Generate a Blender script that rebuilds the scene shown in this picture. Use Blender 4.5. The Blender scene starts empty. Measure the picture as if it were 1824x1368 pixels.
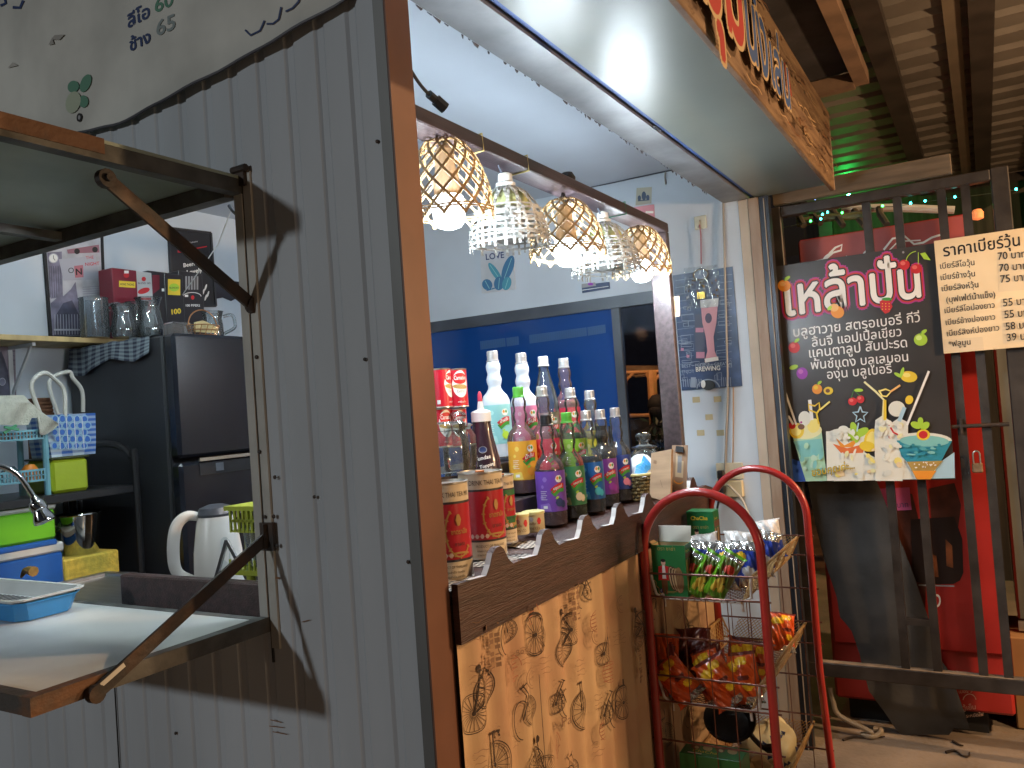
import bpy, math, random
from math import sin, cos, pi, radians, sqrt
from mathutils import Vector, Matrix, Euler
from mathutils.geometry import tessellate_polygon

S = bpy.context.scene
COL = S.collection
random.seed(7)

# ---------------------------------------------------------------- camera
YAW, PITCH, ROLL, FPX, PW, PH = radians(30.18), radians(1.67), radians(-4.16), 1446.4, 1824, 1368
FWD = Vector((cos(YAW)*cos(PITCH), sin(YAW)*cos(PITCH), sin(PITCH)))
_r = Vector((sin(YAW), -cos(YAW), 0)); _u = _r.cross(FWD)
RT = cos(ROLL)*_r + sin(ROLL)*_u
UP = -sin(ROLL)*_r + cos(ROLL)*_u
CAM = Vector((-1.19747, -0.90336, 1.55))
cd = bpy.data.cameras.new('camera'); cam = bpy.data.objects.new('camera', cd); COL.objects.link(cam)
cam.matrix_world = Matrix.Translation(CAM) @ Matrix((RT, UP, -FWD)).transposed().to_4x4()
cd.sensor_width = 36; cd.lens = 36*FPX/PW; cd.clip_start = 0.02; cd.clip_end = 300
S.camera = cam

def ray(px, py): return FWD + RT*((px-PW/2)/FPX) - UP*((py-PH/2)/FPX)
def at(px, py, Z): return CAM + ray(px, py)*Z
def hit(px, py, ax, val):
    i = 'xyz'.index(ax); v = ray(px, py)
    return CAM + v*((val-CAM[i])/v[i])

# ---------------------------------------------------------------- world: deep blue night sky
w = bpy.data.worlds.new('World'); S.world = w; w.use_nodes = True
wn = w.node_tree; bg = wn.nodes['Background']
sky = wn.nodes.new('ShaderNodeTexSky'); sky.sky_type = 'NISHITA'; sky.sun_disc = False
sky.sun_elevation = radians(-3); sky.sun_rotation = radians(200)
wn.links.new(sky.outputs[0], bg.inputs[0]); bg.inputs[1].default_value = 0.15

# ---------------------------------------------------------------- lamps of the street, yard and hut, and two added fills
def lamp(name, loc, energy, col, rad):
    l = bpy.data.lights.new(name, 'POINT'); l.energy = energy; l.color = col; l.shadow_soft_size = rad
    o = bpy.data.objects.new(name, l); COL.objects.link(o); o.location = loc; return o
lamp('street_lamp_light', (-7.9, 2.5, 3.55), 640, (.93, .985, 1.0), .16)
lamp('yard_lamp_light', (2.2, -4.5, 4.3), 760, (1.0, .60, .30), .06)
lamp('gate_fill_light', (1.6, -2.4, 1.95), 170, (1.0, .64, .34), .05)  # unseen fill lamp, added to brighten the gate and price board
lamp('warm_fill_light', (-.35, -4.3, 1.6), 75, (1.0, .68, .40), .12)  # unseen warm fill, added for the gate, fridge and snack bags
lamp('hut_lamp_light', (6.4, 2.0, 2.2), 60, (1.0, .42, .14), .05)

S.view_settings.view_transform = 'Standard'; S.view_settings.look = 'None'
S.view_settings.exposure = 0; S.view_settings.gamma = 1
S.cycles.max_bounces = 8; S.cycles.transparent_max_bounces = 24
S.cycles.sample_clamp_indirect = 4
S.cycles.caustics_reflective = False; S.cycles.caustics_refractive = False

# ---------------------------------------------------------------- materials
MATS = {}
def M(name, col, rough=.55, metal=0., var=.12, scale=6., bump=0., bscale=60., emit=0, col2=None, lo=.35, hi=.65, coat=0, detail=3, stretch=None, trans=0):
    if name in MATS: return MATS[name]
    m = bpy.data.materials.new(name); m.use_nodes = True; nt = m.node_tree; N = nt.nodes; b = N['Principled BSDF']
    b.inputs['Roughness'].default_value = rough; b.inputs['Metallic'].default_value = metal
    if coat: b.inputs['Coat Weight'].default_value = coat; b.inputs['Coat Roughness'].default_value = .08
    tc = N.new('ShaderNodeTexCoord'); src = tc.outputs['Object']
    if stretch:
        mp = N.new('ShaderNodeMapping'); mp.inputs['Scale'].default_value = stretch; nt.links.new(src, mp.inputs[0]); src = mp.outputs[0]
    nz = N.new('ShaderNodeTexNoise'); nz.inputs['Scale'].default_value = scale; nz.inputs['Detail'].default_value = detail
    nt.links.new(src, nz.inputs['Vector'])
    cr = N.new('ShaderNodeValToRGB'); cr.color_ramp.elements[0].position = lo; cr.color_ramp.elements[1].position = hi
    c2 = col2 or tuple(min(1, c*(1+var)) for c in col); c1 = col if col2 else tuple(c*(1-var) for c in col)
    cr.color_ramp.elements[0].color = (*c1, 1); cr.color_ramp.elements[1].color = (*c2, 1)
    nt.links.new(nz.outputs[0], cr.inputs[0]); nt.links.new(cr.outputs[0], b.inputs['Base Color'])
    if bump:
        n2 = N.new('ShaderNodeTexNoise'); n2.inputs['Scale'].default_value = bscale; n2.inputs['Detail'].default_value = 4
        nt.links.new(src, n2.inputs['Vector'])
        bp = N.new('ShaderNodeBump'); bp.inputs['Strength'].default_value = bump; bp.inputs['Distance'].default_value = .01
        nt.links.new(n2.outputs[0], bp.inputs['Height']); nt.links.new(bp.outputs[0], b.inputs['Normal'])
    if emit:
        b.inputs['Emission Color'].default_value = (*col, 1); b.inputs['Emission Strength'].default_value = emit
    if trans:
        tr = N.new('ShaderNodeBsdfTranslucent'); nt.links.new(cr.outputs[0], tr.inputs[0])
        mx = N.new('ShaderNodeMixShader'); mx.inputs[0].default_value = trans
        nt.links.new(b.outputs[0], mx.inputs[1]); nt.links.new(tr.outputs[0], mx.inputs[2]); nt.links.new(mx.outputs[0], N['Material Output'].inputs[0])
    MATS[name] = m; return m

def GLASS(name, tint=(.93, .96, .95), ior=1.45, rough=.04, body=0., bodycol=None):
    if name in MATS: return MATS[name]
    m = bpy.data.materials.new(name); m.use_nodes = True; nt = m.node_tree; N = nt.nodes; N.remove(N['Principled BSDF'])
    t = N.new('ShaderNodeBsdfTransparent'); t.inputs[0].default_value = (*tint, 1)
    g = N.new('ShaderNodeBsdfGlossy'); g.inputs['Roughness'].default_value = rough; g.inputs[0].default_value = (1, 1, 1, 1)
    f = N.new('ShaderNodeFresnel'); f.inputs[0].default_value = ior
    mx = N.new('ShaderNodeMixShader'); nt.links.new(f.outputs[0], mx.inputs[0])
    a = t.outputs[0]
    if body:
        d = N.new('ShaderNodeBsdfDiffuse'); d.inputs[0].default_value = (*(bodycol or tint), 1)
        m2 = N.new('ShaderNodeMixShader'); m2.inputs[0].default_value = body
        nt.links.new(a, m2.inputs[1]); nt.links.new(d.outputs[0], m2.inputs[2]); a = m2.outputs[0]
    nt.links.new(a, mx.inputs[1]); nt.links.new(g.outputs[0], mx.inputs[2]); nt.links.new(mx.outputs[0], N['Material Output'].inputs[0])
    MATS[name] = m; return m

def EM(name, col, s):
    if name in MATS: return MATS[name]
    m = bpy.data.materials.new(name); m.use_nodes = True; b = m.node_tree.nodes['Principled BSDF']
    b.inputs['Base Color'].default_value = (*col, 1); b.inputs['Emission Color'].default_value = (*col, 1); b.inputs['Emission Strength'].default_value = s
    MATS[name] = m; return m

def CHECK(name, c1, c2, scale, rough=.8):
    """woven two-way check: two band waves, overlapped"""
    m = bpy.data.materials.new(name); m.use_nodes = True; nt = m.node_tree; N = nt.nodes; b = N['Principled BSDF']; b.inputs['Roughness'].default_value = rough
    tc = N.new('ShaderNodeTexCoord'); sp = N.new('ShaderNodeSeparateXYZ'); nt.links.new(tc.outputs['UV'], sp.inputs[0])
    def band(i):
        a = N.new('ShaderNodeMath'); a.operation = 'MULTIPLY'; a.inputs[1].default_value = scale; nt.links.new(sp.outputs[i], a.inputs[0])
        f = N.new('ShaderNodeMath'); f.operation = 'FRACT'; nt.links.new(a.outputs[0], f.inputs[0])
        g = N.new('ShaderNodeMath'); g.operation = 'GREATER_THAN'; g.inputs[1].default_value = .5; nt.links.new(f.outputs[0], g.inputs[0]); return g
    s = N.new('ShaderNodeMath'); s.operation = 'ADD'; nt.links.new(band(0).outputs[0], s.inputs[0]); nt.links.new(band(1).outputs[0], s.inputs[1])
    d = N.new('ShaderNodeMath'); d.operation = 'MULTIPLY'; d.inputs[1].default_value = .5; nt.links.new(s.outputs[0], d.inputs[0])
    mx = N.new('ShaderNodeMix'); mx.data_type = 'RGBA'; nt.links.new(d.outputs[0], mx.inputs[0]); mx.inputs[6].default_value = (*c1, 1); mx.inputs[7].default_value = (*c2, 1)
    nt.links.new(mx.outputs[2], b.inputs['Base Color']); MATS[name] = m; return m

# ---------------------------------------------------------------- objects
WL = {}
def thing(name, label, cat, loc=(0, 0, 0), group=None):
    o = bpy.data.objects.new(name, None); COL.objects.link(o); o.empty_display_size = .05
    o.location = loc; WL[o] = Vector(loc); tag(o, label, cat, group); return o
def tag(o, label=None, cat=None, group=None, kind=None):
    if label: o['label'] = label
    if cat: o['category'] = cat
    if group: o['group'] = group
    if kind: o['kind'] = kind
    return o
def copy_tree(o, parent=None):
    c = o.copy(); COL.objects.link(c)
    if parent: c.parent = parent
    for ch in o.children: copy_tree(ch, c)
    return c

class MB:
    """collects shapes and links them as one mesh object"""
    def __init__(s): s.v = []; s.f = []; s.m = []; s.uv = {}; s.cm = 0; s.mats = []
    def use(s, mat):
        if mat not in s.mats: s.mats.append(mat)
        s.cm = s.mats.index(mat); return s
    def add(s, vs, fs):
        o = len(s.v); s.v += [Vector(p) for p in vs]
        for f in fs: s.f.append(tuple(i+o for i in f)); s.m.append(s.cm)
        return s
    def box(s, x0, x1, y0, y1, z0, z1, mtx=None, bev=0):
        if x0 > x1: x0, x1 = x1, x0
        if y0 > y1: y0, y1 = y1, y0
        if z0 > z1: z0, z1 = z1, z0
        if bev:
            b = min(bev, (x1-x0)*.45, (y1-y0)*.45, (z1-z0)*.45); vs = []; idx = {}
            for i, X in enumerate((x0, x1)):
                for j, Y in enumerate((y0, y1)):
                    for k, Z in enumerate((z0, z1)):
                        sx, sy, sz = (1, -1)[i]*b, (1, -1)[j]*b, (1, -1)[k]*b
                        idx[i, j, k] = len(vs); vs += [(X, Y+sy, Z+sz), (X+sx, Y, Z+sz), (X+sx, Y+sy, Z)]
            I = lambda i, j, k, a: idx[i, j, k]+a
            fs = [(I(0,0,0,0), I(0,0,1,0), I(0,1,1,0), I(0,1,0,0)), (I(1,0,0,0), I(1,1,0,0), I(1,1,1,0), I(1,0,1,0)),
                  (I(0,0,0,1), I(1,0,0,1), I(1,0,1,1), I(0,0,1,1)), (I(0,1,0,1), I(0,1,1,1), I(1,1,1,1), I(1,1,0,1)),
                  (I(0,0,0,2), I(0,1,0,2), I(1,1,0,2), I(1,0,0,2)), (I(0,0,1,2), I(1,0,1,2), I(1,1,1,2), I(0,1,1,2))]
            for a in (0, 1):
                for c in (0, 1):
                    fs += [(I(0,a,c,1), I(1,a,c,1), I(1,a,c,2), I(0,a,c,2)), (I(a,0,c,0), I(a,1,c,0), I(a,1,c,2), I(a,0,c,2)), (I(a,c,0,0), I(a,c,1,0), I(a,c,1,1), I(a,c,0,1))]
            for i in (0, 1):
                for j in (0, 1):
                    for k in (0, 1): fs.append((I(i,j,k,0), I(i,j,k,1), I(i,j,k,2)))
        else:
            vs = [(x, y, z) for x in (x0, x1) for y in (y0, y1) for z in (z0, z1)]
            fs = [(0,1,3,2), (4,6,7,5), (0,4,5,1), (2,3,7,6), (0,2,6,4), (1,5,7,3)]
        if mtx: vs = [mtx @ Vector(p) for p in vs]
        return s.add(vs, fs)
    def tube(s, pts, r, n=6, closed=False):
        pts = [Vector(p) for p in pts]; k = len(pts); rings = []; ref = Vector((.123, .35, .93))
        for i, p in enumerate(pts):
            a = pts[(i-1) % k] if (closed or i) else p; b = pts[(i+1) % k] if (closed or i < k-1) else p
            t = (b-a).normalized() if (b-a).length > 1e-9 else Vector((0, 0, 1))
            x = ref-t*ref.dot(t)
            if x.length < .05: x = Vector((1, 0, 0))-t*t.x
            x.normalize(); y = t.cross(x); ref = x; rr = r[i] if isinstance(r, (list, tuple)) else r
            rings.append([p+(x*cos(2*pi*j/n)+y*sin(2*pi*j/n))*rr for j in range(n)])
        vs = [q for R in rings for q in R]; fs = []
        for i in range(k if closed else k-1):
            for j in range(n):
                a, b = i*n, ((i+1) % k)*n; fs.append((a+j, a+(j+1) % n, b+(j+1) % n, b+j))
        if not closed: fs += [tuple(range(n-1, -1, -1)), tuple((k-1)*n+j for j in range(n))]
        return s.add(vs, fs)
    def bar(s, a, b, wd, th, up=(0, 0, 1)):
        """rectangular bar from a to b; wd across, th along 'up'"""
        a, b = Vector(a), Vector(b); t = (b-a).normalized(); u = Vector(up); u = (u-t*u.dot(t)).normalized(); x = t.cross(u)
        vs = [p+x*sx*wd/2+u*sz*th/2 for p in (a, b) for sx in (-1, 1) for sz in (-1, 1)]
        return s.add(vs, [(0,1,3,2), (4,6,7,5), (0,4,5,1), (2,3,7,6), (0,2,6,4), (1,5,7,3)])
    def ribbon(s, pts, nrm, wd, th):
        pts = [Vector(p) for p in pts]; k = len(pts); vs = []
        for i, p in enumerate(pts):
            t = (pts[min(i+1, k-1)]-pts[max(i-1, 0)]).normalized(); n = Vector(nrm[i]); x = t.cross(n).normalized()
            vs += [p-x*wd/2-n*th/2, p+x*wd/2-n*th/2, p+x*wd/2+n*th/2, p-x*wd/2+n*th/2]
        fs = [(3, 2, 1, 0), tuple((k-1)*4+j for j in range(4))]
        for i in range(k-1):
            for j in range(4): fs.append((i*4+j, i*4+(j+1) % 4, i*4+4+(j+1) % 4, i*4+4+j))
        return s.add(vs, fs)
    def lathe(s, prof, c=(0, 0, 0), n=28, ax=None, arc=None, cap=True):
        c = Vector(c); vs = []; m = ax or Matrix.Identity(3); fs = []; k = len(prof)
        nn = n if arc is None else n+1
        for (r, z) in prof:
            for j in range(nn):
                a = 2*pi*j/n if arc is None else arc[0]+(arc[1]-arc[0])*j/n
                vs.append(c+m @ Vector((r*cos(a), r*sin(a), z)))
        for i in range(k-1):
            for j in range(n):
                j2 = (j+1) % n if arc is None else j+1
                fs.append((i*nn+j, i*nn+j2, (i+1)*nn+j2, (i+1)*nn+j))
        if cap and arc is None:
            if prof[0][0] > 1e-5: fs.append(tuple(range(n-1, -1, -1)))
            if prof[-1][0] > 1e-5: fs.append(tuple((k-1)*n+j for j in range(n)))
        return s.add(vs, fs)
    def prism(s, poly, d):
        """extrude a planar polygon (list of 3-D points) by vector d"""
        poly = [Vector(p) for p in poly]; n = len(poly); d = Vector(d)
        tr = tessellate_polygon([poly]); vs = poly+[p+d for p in poly]
        fs = [tuple(t) for t in tr]+[tuple(i+n for i in reversed(t)) for t in tr]+[(i, (i+1) % n, (i+1) % n+n, i+n) for i in range(n)]
        return s.add(vs, fs)
    def grid(s, P, uv=False):
        h, wd = len(P), len(P[0]); o = len(s.v)
        vs = [p for row in P for p in row]; fs = [(i*wd+j, i*wd+j+1, (i+1)*wd+j+1, (i+1)*wd+j) for i in range(h-1) for j in range(wd-1)]
        if uv:
            for i in range(h):
                for j in range(wd): s.uv[o+i*wd+j] = (j/(wd-1), i/(h-1))
        return s.add(vs, fs)
    def build(s, name, mat=None, parent=None, smooth=False, local=False):
        me = bpy.data.meshes.new(name)
        off = Vector((0, 0, 0)) if (local or parent is None) else WL.get(parent, Vector((0, 0, 0)))
        me.from_pydata([v-off for v in s.v], [], s.f)
        mats = s.mats if (s.mats and mat is None) else (mat if isinstance(mat, list) else [mat])
        for m_ in mats: me.materials.append(m_)
        if len(mats) > 1: me.polygons.foreach_set('material_index', s.m)
        if s.uv:
            ul = me.uv_layers.new(name='UVMap')
            for lp in me.loops: ul.data[lp.index].uv = s.uv.get(lp.vertex_index, (0, 0))
        if smooth:
            me.polygons.foreach_set('use_smooth', [True]*len(me.polygons))
            try: me.set_sharp_from_angle(angle=radians(38))
            except Exception: pass
        me.update()
        o = bpy.data.objects.new(name, me); COL.objects.link(o)
        if parent:
            o.parent = parent; WL[o] = off
        else: WL[o] = Vector((0, 0, 0))
        return o

# ---------------------------------------------------------------- flat print and lettering
_tc = {}
def textmesh(body):
    if body in _tc: return _tc[body]
    c = bpy.data.curves.new('lettering', 'FONT'); c.body = body; c.size = 1; c.resolution_u = 3
    o = bpy.data.objects.new('lettering', c); COL.objects.link(o)
    dg = bpy.context.evaluated_depsgraph_get(); me = bpy.data.meshes.new_from_object(o.evaluated_get(dg))
    vs = [(v.co.x, v.co.y) for v in me.vertices]; fs = [tuple(p.vertices) for p in me.polygons]
    bpy.data.objects.remove(o); bpy.data.meshes.remove(me); bpy.data.curves.remove(c)
    x0 = min(v[0] for v in vs); x1 = max(v[0] for v in vs)
    _tc[body] = ([(x-x0, y) for x, y in vs], fs, x1-x0); return _tc[body]

class Art:
    """print lying on a surface: map(u, v, lift) gives the point; up = direction of 'up' in (u, v)"""
    def __init__(s, map, up=(0, 1), step=1.2e-4, lift=4e-4, curved=0): s.map = map; s.curved = curved; s.up = up; s.mb = MB(); s.l = lift; s.step = step
    def nx(s): s.l += s.step
    def poly(s, pts, mat):
        s.nx(); s.mb.use(mat)
        if s.curved:   # sliced so that it follows the curved surface
            us = sorted(u for u, v in pts); n = max(2, int((us[-1]-us[0])/s.curved)+1); U = [us[0]+(us[-1]-us[0])*(i+.001)/(n+.002) for i in range(n+1)]; vs = []
            for u in U:
                c = [a_[1]+(b_[1]-a_[1])*(u-a_[0])/(b_[0]-a_[0]) for a_, b_ in zip(pts, pts[1:]+pts[:1]) if (a_[0]-u)*(b_[0]-u) <= 0 and a_[0] != b_[0]]
                vs += [s.map(u, min(c), s.l), s.map(u, max(c), s.l)]
            s.mb.add(vs, [(2*i, 2*i+2, 2*i+3, 2*i+1) for i in range(n)]); return s
        P = [s.map(u, v, s.l) for u, v in pts]
        tr = tessellate_polygon([[Vector((u, v, 0)) for u, v in pts]]); s.mb.add(P, [tuple(t) for t in tr]); return s
    def rect(s, u0, v0, u1, v1, mat): return s.poly([(u0, v0), (u1, v0), (u1, v1), (u0, v1)], mat)
    def ell(s, cx, cy, rx, ry, mat, rot=0, n=20):
        return s.poly([(cx+rx*cos(a)*cos(rot)-ry*sin(a)*sin(rot), cy+rx*cos(a)*sin(rot)+ry*sin(a)*cos(rot)) for a in [2*pi*i/n for i in range(n)]], mat)
    def line(s, pts, wd, mat, sub=0):
        s.nx(); s.mb.use(mat); q = []
        for (a, b) in zip(pts, pts[1:]):
            k = max(1, int(math.hypot(b[0]-a[0], b[1]-a[1])/sub)) if sub else 1
            q += [(a[0]+(b[0]-a[0])*i/k, a[1]+(b[1]-a[1])*i/k) for i in range(k)]
        q.append(pts[-1]); vs = []
        for i, p in enumerate(q):
            a, b = q[max(i-1, 0)], q[min(i+1, len(q)-1)]; d = math.hypot(b[0]-a[0], b[1]-a[1]) or 1
            nx_, ny_ = -(b[1]-a[1])/d*wd/2, (b[0]-a[0])/d*wd/2
            vs += [s.map(p[0]+nx_, p[1]+ny_, s.l), s.map(p[0]-nx_, p[1]-ny_, s.l)]
        s.mb.add(vs, [(2*i, 2*i+1, 2*i+3, 2*i+2) for i in range(len(q)-1)]); return s
    def arc(s, cx, cy, rx, ry, a0, a1, wd, mat, n=16, sub=0):
        return s.line([(cx+rx*cos(a0+(a1-a0)*i/n), cy+ry*sin(a0+(a1-a0)*i/n)) for i in range(n+1)], wd, mat, sub)
    def text(s, body, A, B, mat, hs=1., bold=0., ring=0.):
        vs, fs, wd = textmesh(body); du, dv = B[0]-A[0], B[1]-A[1]; k = math.hypot(du, dv)/wd
        sh = [(0, 0)]
        if bold: sh = [(-bold, 0), (bold, 0), (0, bold), (0, -bold)]
        if ring: sh = [(ring*cos(2*pi*i/12), ring*sin(2*pi*i/12)) for i in range(12)]
        for (ox, oy) in sh:
            s.l += s.step/len(sh); s.mb.use(mat)
            s.mb.add([s.map(A[0]+du*(x+ox)/wd+s.up[0]*k*hs*(y+oy), A[1]+dv*(x+ox)/wd+s.up[1]*k*hs*(y+oy), s.l) for x, y in vs], fs)
        s.nx(); return s
    def build(s, name, parent): return s.mb.build(name, None, parent)
def xplane(val, lean=.085):
    return dict(map=lambda u, v, l: hit(u, v, 'x', val)+Vector((-l, 0, 0)), up=(-lean, -1))
def yplane(val, lean=.075):
    return dict(map=lambda u, v, l: hit(u, v, 'y', val)+Vector((0, -l, 0)), up=(-lean, -1))
def cyl(c, r, th0):
    """label round a bottle: u metres to the right as seen from th0, v metres up"""
    return dict(map=lambda u, v, l: Vector((c[0]+(r+l)*cos(th0+u/r), c[1]+(r+l)*sin(th0+u/r), c[2]+v)), up=(0, 1), curved=.0035)
def face(o, ux, uz, n):
    """flat face: origin o, right ux, up uz, outward n"""
    o, ux, uz, n = Vector(o), Vector(ux), Vector(uz), Vector(n)
    return dict(map=lambda u, v, l: o+ux*u+uz*v+n*l, up=(0, 1))
def ink(name, col, rough=.45, **k): return M('print_'+name, col, rough=rough, var=k.pop('var', .04), **k)
I_W = ink('white', (.82, .82, .80)); I_K = ink('black', (.015, .015, .017)); I_R = ink('red', (.55, .02, .025)); I_Y = ink('yellow', (.80, .58, .04))
I_G = ink('green', (.05, .30, .04)); I_LG = ink('lime', (.38, .62, .05)); I_B = ink('blue', (.03, .10, .45)); I_P = ink('purple', (.30, .04, .42)); I_O = ink('orange', (.80, .30, .03))
I_T = ink('tan', (.62, .48, .30)); I_BR = ink('brown', (.16, .07, .03)); I_PK = ink('pink', (.75, .25, .38)); I_TE = ink('teal', (.35, .68, .66)); I_GR = ink('grey', (.30, .30, .31)); I_NB = ink('navy', (.02, .04, .14)); I_GD = ink('gold', (.45, .30, .08)); I_CR = ink('cream', (.74, .66, .46)); I_DG = ink('dark_green', (.015, .12, .03)); I_SK = ink('skin', (.70, .45, .33))

# ================================================================ GROUND AND ROOF
g = MB(); n = 60
g.grid([[Vector((-20+40*j/n, -20+40*i/n, 0)) for j in range(n+1)] for i in range(n+1)])
floor_m = M('concrete', (.20, .16, .125), rough=.9, var=.35, scale=2.2, bump=.5, bscale=45, detail=8)
tag(g.build('ground', floor_m), kind='structure')

m_wallout = M('wall_white_metal', (.405, .43, .46), rough=.42, metal=.0, var=.10, scale=3.2, bump=.05, bscale=9, detail=7, stretch=(1, 1, .25))
m_in = M('inner_white', (.56, .63, .71), rough=.6, var=.05, scale=3)
m_ceil = M('ceiling_white', (.56, .63, .71), rough=.5, var=.05, scale=2.0)
m_galv = M('galvanised', (.20, .21, .22), rough=.42, metal=.3, var=.22, scale=7, bump=.06, bscale=30, detail=6)
m_trim = M('grey_trim', (.16, .165, .165), rough=.45, metal=.2, var=.2, scale=5, detail=6, stretch=(1, 1, .3))
m_brownpost = M('brown_paint', (.14, .064, .042), rough=.45, var=.15, scale=5, detail=5)
m_dkwood = M('dark_brown_wood', (.052, .026, .023), rough=.5, var=.35, scale=5, bump=.35, bscale=26, stretch=(1, 8, 14), detail=6)
m_black = M('black_gap', (.012, .012, .014), rough=.7)
m_rust = M('rusty_steel', (.034, .029, .027), rough=.6, metal=.3, col2=(.075, .042, .026), scale=16, lo=.42, hi=.68, bump=.25, bscale=60, detail=8)
m_flapframe = M('weathered_angle', (.085, .085, .08), rough=.55, metal=.3, var=.4, scale=14, bump=.1, detail=7)
m_rustflap = M('rust_patch', (.065, .056, .05), rough=.65, metal=.2, col2=(.14, .070, .038), scale=11, lo=.40, hi=.55, bump=.25, bscale=70, detail=8)
m_flaptop = M('flap_sheet', (.60, .62, .60), rough=.38, var=.12, scale=4, detail=7)
m_greenpanel = M('green_grey_sheet', (.15, .172, .152), rough=.33, var=.08, scale=3, bump=.02, bscale=25, detail=5)
m_beam = M('lamp_beam_brown', (.055, .038, .040), rough=.33, var=.3, scale=9, bump=.12, bscale=40, stretch=(.4, 6, 6), detail=6)

W, D, HC = 2.42, 2.27, 2.59
KI = thing('drink_kiosk', 'white corrugated metal drink kiosk with a lit serving counter and open side hatch', 'kiosk', (0, 0, 0))

# ---- corrugated side wall with the hatch opening
def rib_profile(a0, a1, period=.082, amp=.0045):
    out = []; k = math.floor(a0/period)
    while k*period < a1:
        for d, h in ((0, 0), (.010, 0), (.017, 1), (.070, 1), (.077, 0)):
            y = k*period+d
            if a0 < y < a1: out.append((y, amp*h))
        k += 1
    f = lambda y: rib_h(y, period, amp)
    return [(a0, f(a0))]+out+[(a1, f(a1))]
def rib_h(y, period=.082, amp=.0045):
    d = y-math.floor(y/period)*period
    return 0 if d < .010 else amp*(d-.010)/.007 if d < .017 else amp if d < .070 else amp*(.077-d)/.007 if d < .077 else 0
HY0, HY1, HZ0, HZ1 = .375, 1.66, 1.125, 2.075
sw = MB()
def wall_patch(y0, y1, z0, z1):
    p = rib_profile(y0, y1); k = 8
    sw.grid([[Vector((-.004-h, y, z0+(z1-z0)*i/k)) for y, h in p] for i in range(k+1)])
wall_patch(.0, HY0, 0, 2.85); wall_patch(HY0, HY1, 0, HZ0); wall_patch(HY0, HY1, HZ1, 2.85); wall_patch(HY1, 2.32, 0, 2.85)
sw.build('side_wall', m_wallout, KI)
b = MB()   # lining behind the sheet, so the wall has thickness
for y0, y1, z0, z1 in ((.02, HY0, 0, HC), (HY0, HY1, 0, HZ0), (HY0, HY1, HZ1, HC), (HY1, D, 0, HC)): b.box(-.003, .035, y0, y1, z0, z1)
b.build('side_lining', m_in, KI)
b = MB(); b.box(.0, 2.47, D, D+.05, 0, 2.8); b.build('back_wall', m_in, KI)
b = MB(); b.box(0, 2.47, .045, D, HC, HC+.03); b.build('ceiling', m_ceil, KI)
b = MB(); b.box(-.03, 2.5, -.06, 2.35, 2.86, 2.89); b.build('top_sheet', m_galv, KI)
b = MB(); b.box(.0, 2.45, -.012, .03, 2.485, 2.858); b.build('front_header', m_wallout, KI)
# end wall with its window
EY0, EY1, EZ0, EZ1 = .36, 2.0, 1.16, 2.035
b = MB()
for y0, y1, z0, z1 in ((-.02, EY0, 0, HC), (EY0, EY1, 0, EZ0), (EY0, EY1, EZ1, HC), (EY1, D, 0, HC)): b.box(W, W+.05, y0, y1, z0, z1)
b.build('end_wall', m_in, KI)
wf = MB(); m_win = M('window_frame_grey', (.10, .11, .13), rough=.35, metal=.5)
wf.box(W-.012, W+.03, EY0-.02, EY1, EZ1-.045, EZ1+.012); wf.box(W-.012, W+.03, EY0-.02, EY0+.02, EZ0, EZ1-.045); wf.box(W-.012, W+.03, EY0+.02, EY1, EZ0-.01, EZ0+.03)
_y = hit(1101, 620, 'x', W).y; wf.box(W-.004, W+.03, _y-.02, _y+.02, EZ0+.03, EZ1-.045)
wfo = wf.build('window_frame', m_win, KI)
ym = hit(1100, 620, 'x', W).y
b = MB(); b.box(W+.012, W+.018, EY0+.02, ym, EZ0+.03, EZ1-.045); b.build('pane', GLASS('night_pane', (.62, .72, .92), 1.5, .03), wfo)
b = MB(); b.box(W+.006, W+.011, ym, EY1, EZ0+.03, EZ1-.045); b.build('hazed_pane', GLASS('blue_haze', (.35, .5, .8), 1.5, .05, .72, (.012, .075, .31)), wfo)  # blue flare haze put into the colour of this pane
pa = Art(**xplane(W+.006)); i_lv = ink('strip_blue', (.028, .085, .22)); i_lv2 = ink('rib_blue', (.02, .07, .19))  # paler ribbed strips drawn on the pane
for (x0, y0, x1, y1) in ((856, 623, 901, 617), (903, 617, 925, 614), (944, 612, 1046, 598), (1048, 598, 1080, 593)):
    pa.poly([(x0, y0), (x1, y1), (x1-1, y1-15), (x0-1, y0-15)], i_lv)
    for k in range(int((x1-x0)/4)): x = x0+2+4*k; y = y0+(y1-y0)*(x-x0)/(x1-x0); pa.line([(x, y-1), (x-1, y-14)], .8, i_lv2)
pao = pa.build('ribbed_strips', wfo)

# ---- hatch frame: pale strips and the black joint
hf = MB(); m_hf = M('hatch_strip', (.40, .39, .36), rough=.5, var=.15, scale=7, detail=6)
hf.box(-.016, .03, .401, .424, HZ0+.03, HZ1-.02); hf.box(-.014, -.003, .376, .397, HZ0-.03, HZ1+.004)
hf.box(-.014, .03, .424, HY1, HZ1-.012, HZ1+.004)
hfo = hf.build('hatch_frame', m_hf, KI)
b = MB(); b.box(-.0125, .03, .397, .401, HZ0-.06, HZ1+.01); b.build('joint_gap', m_black, hfo)
b = MB()
for (px, py) in ((472, 921), (488, 920), (476, 974), (494, 972), (457, 636), (462, 805), (490, 850)):
    p = hit(px, py, 'x', -.016); b.lathe([(.0045, 0), (.004, .002), (.0012, .003)], p, 8, Matrix(((0, 0, -1), (0, 1, 0), (1, 0, 0))))
b.build('screw', m_rust, hfo)
b = MB()
for (px, py) in ((672, 252), (727, 1001), (560, 885), (313, 1306), (650, 640)):
    p = hit(px, py, 'x', -.0115); b.lathe([(.0038, 0), (.0034, .0016), (.001, .0025)], p, 8, Matrix(((0, 0, -1), (0, 1, 0), (1, 0, 0))))
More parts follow.
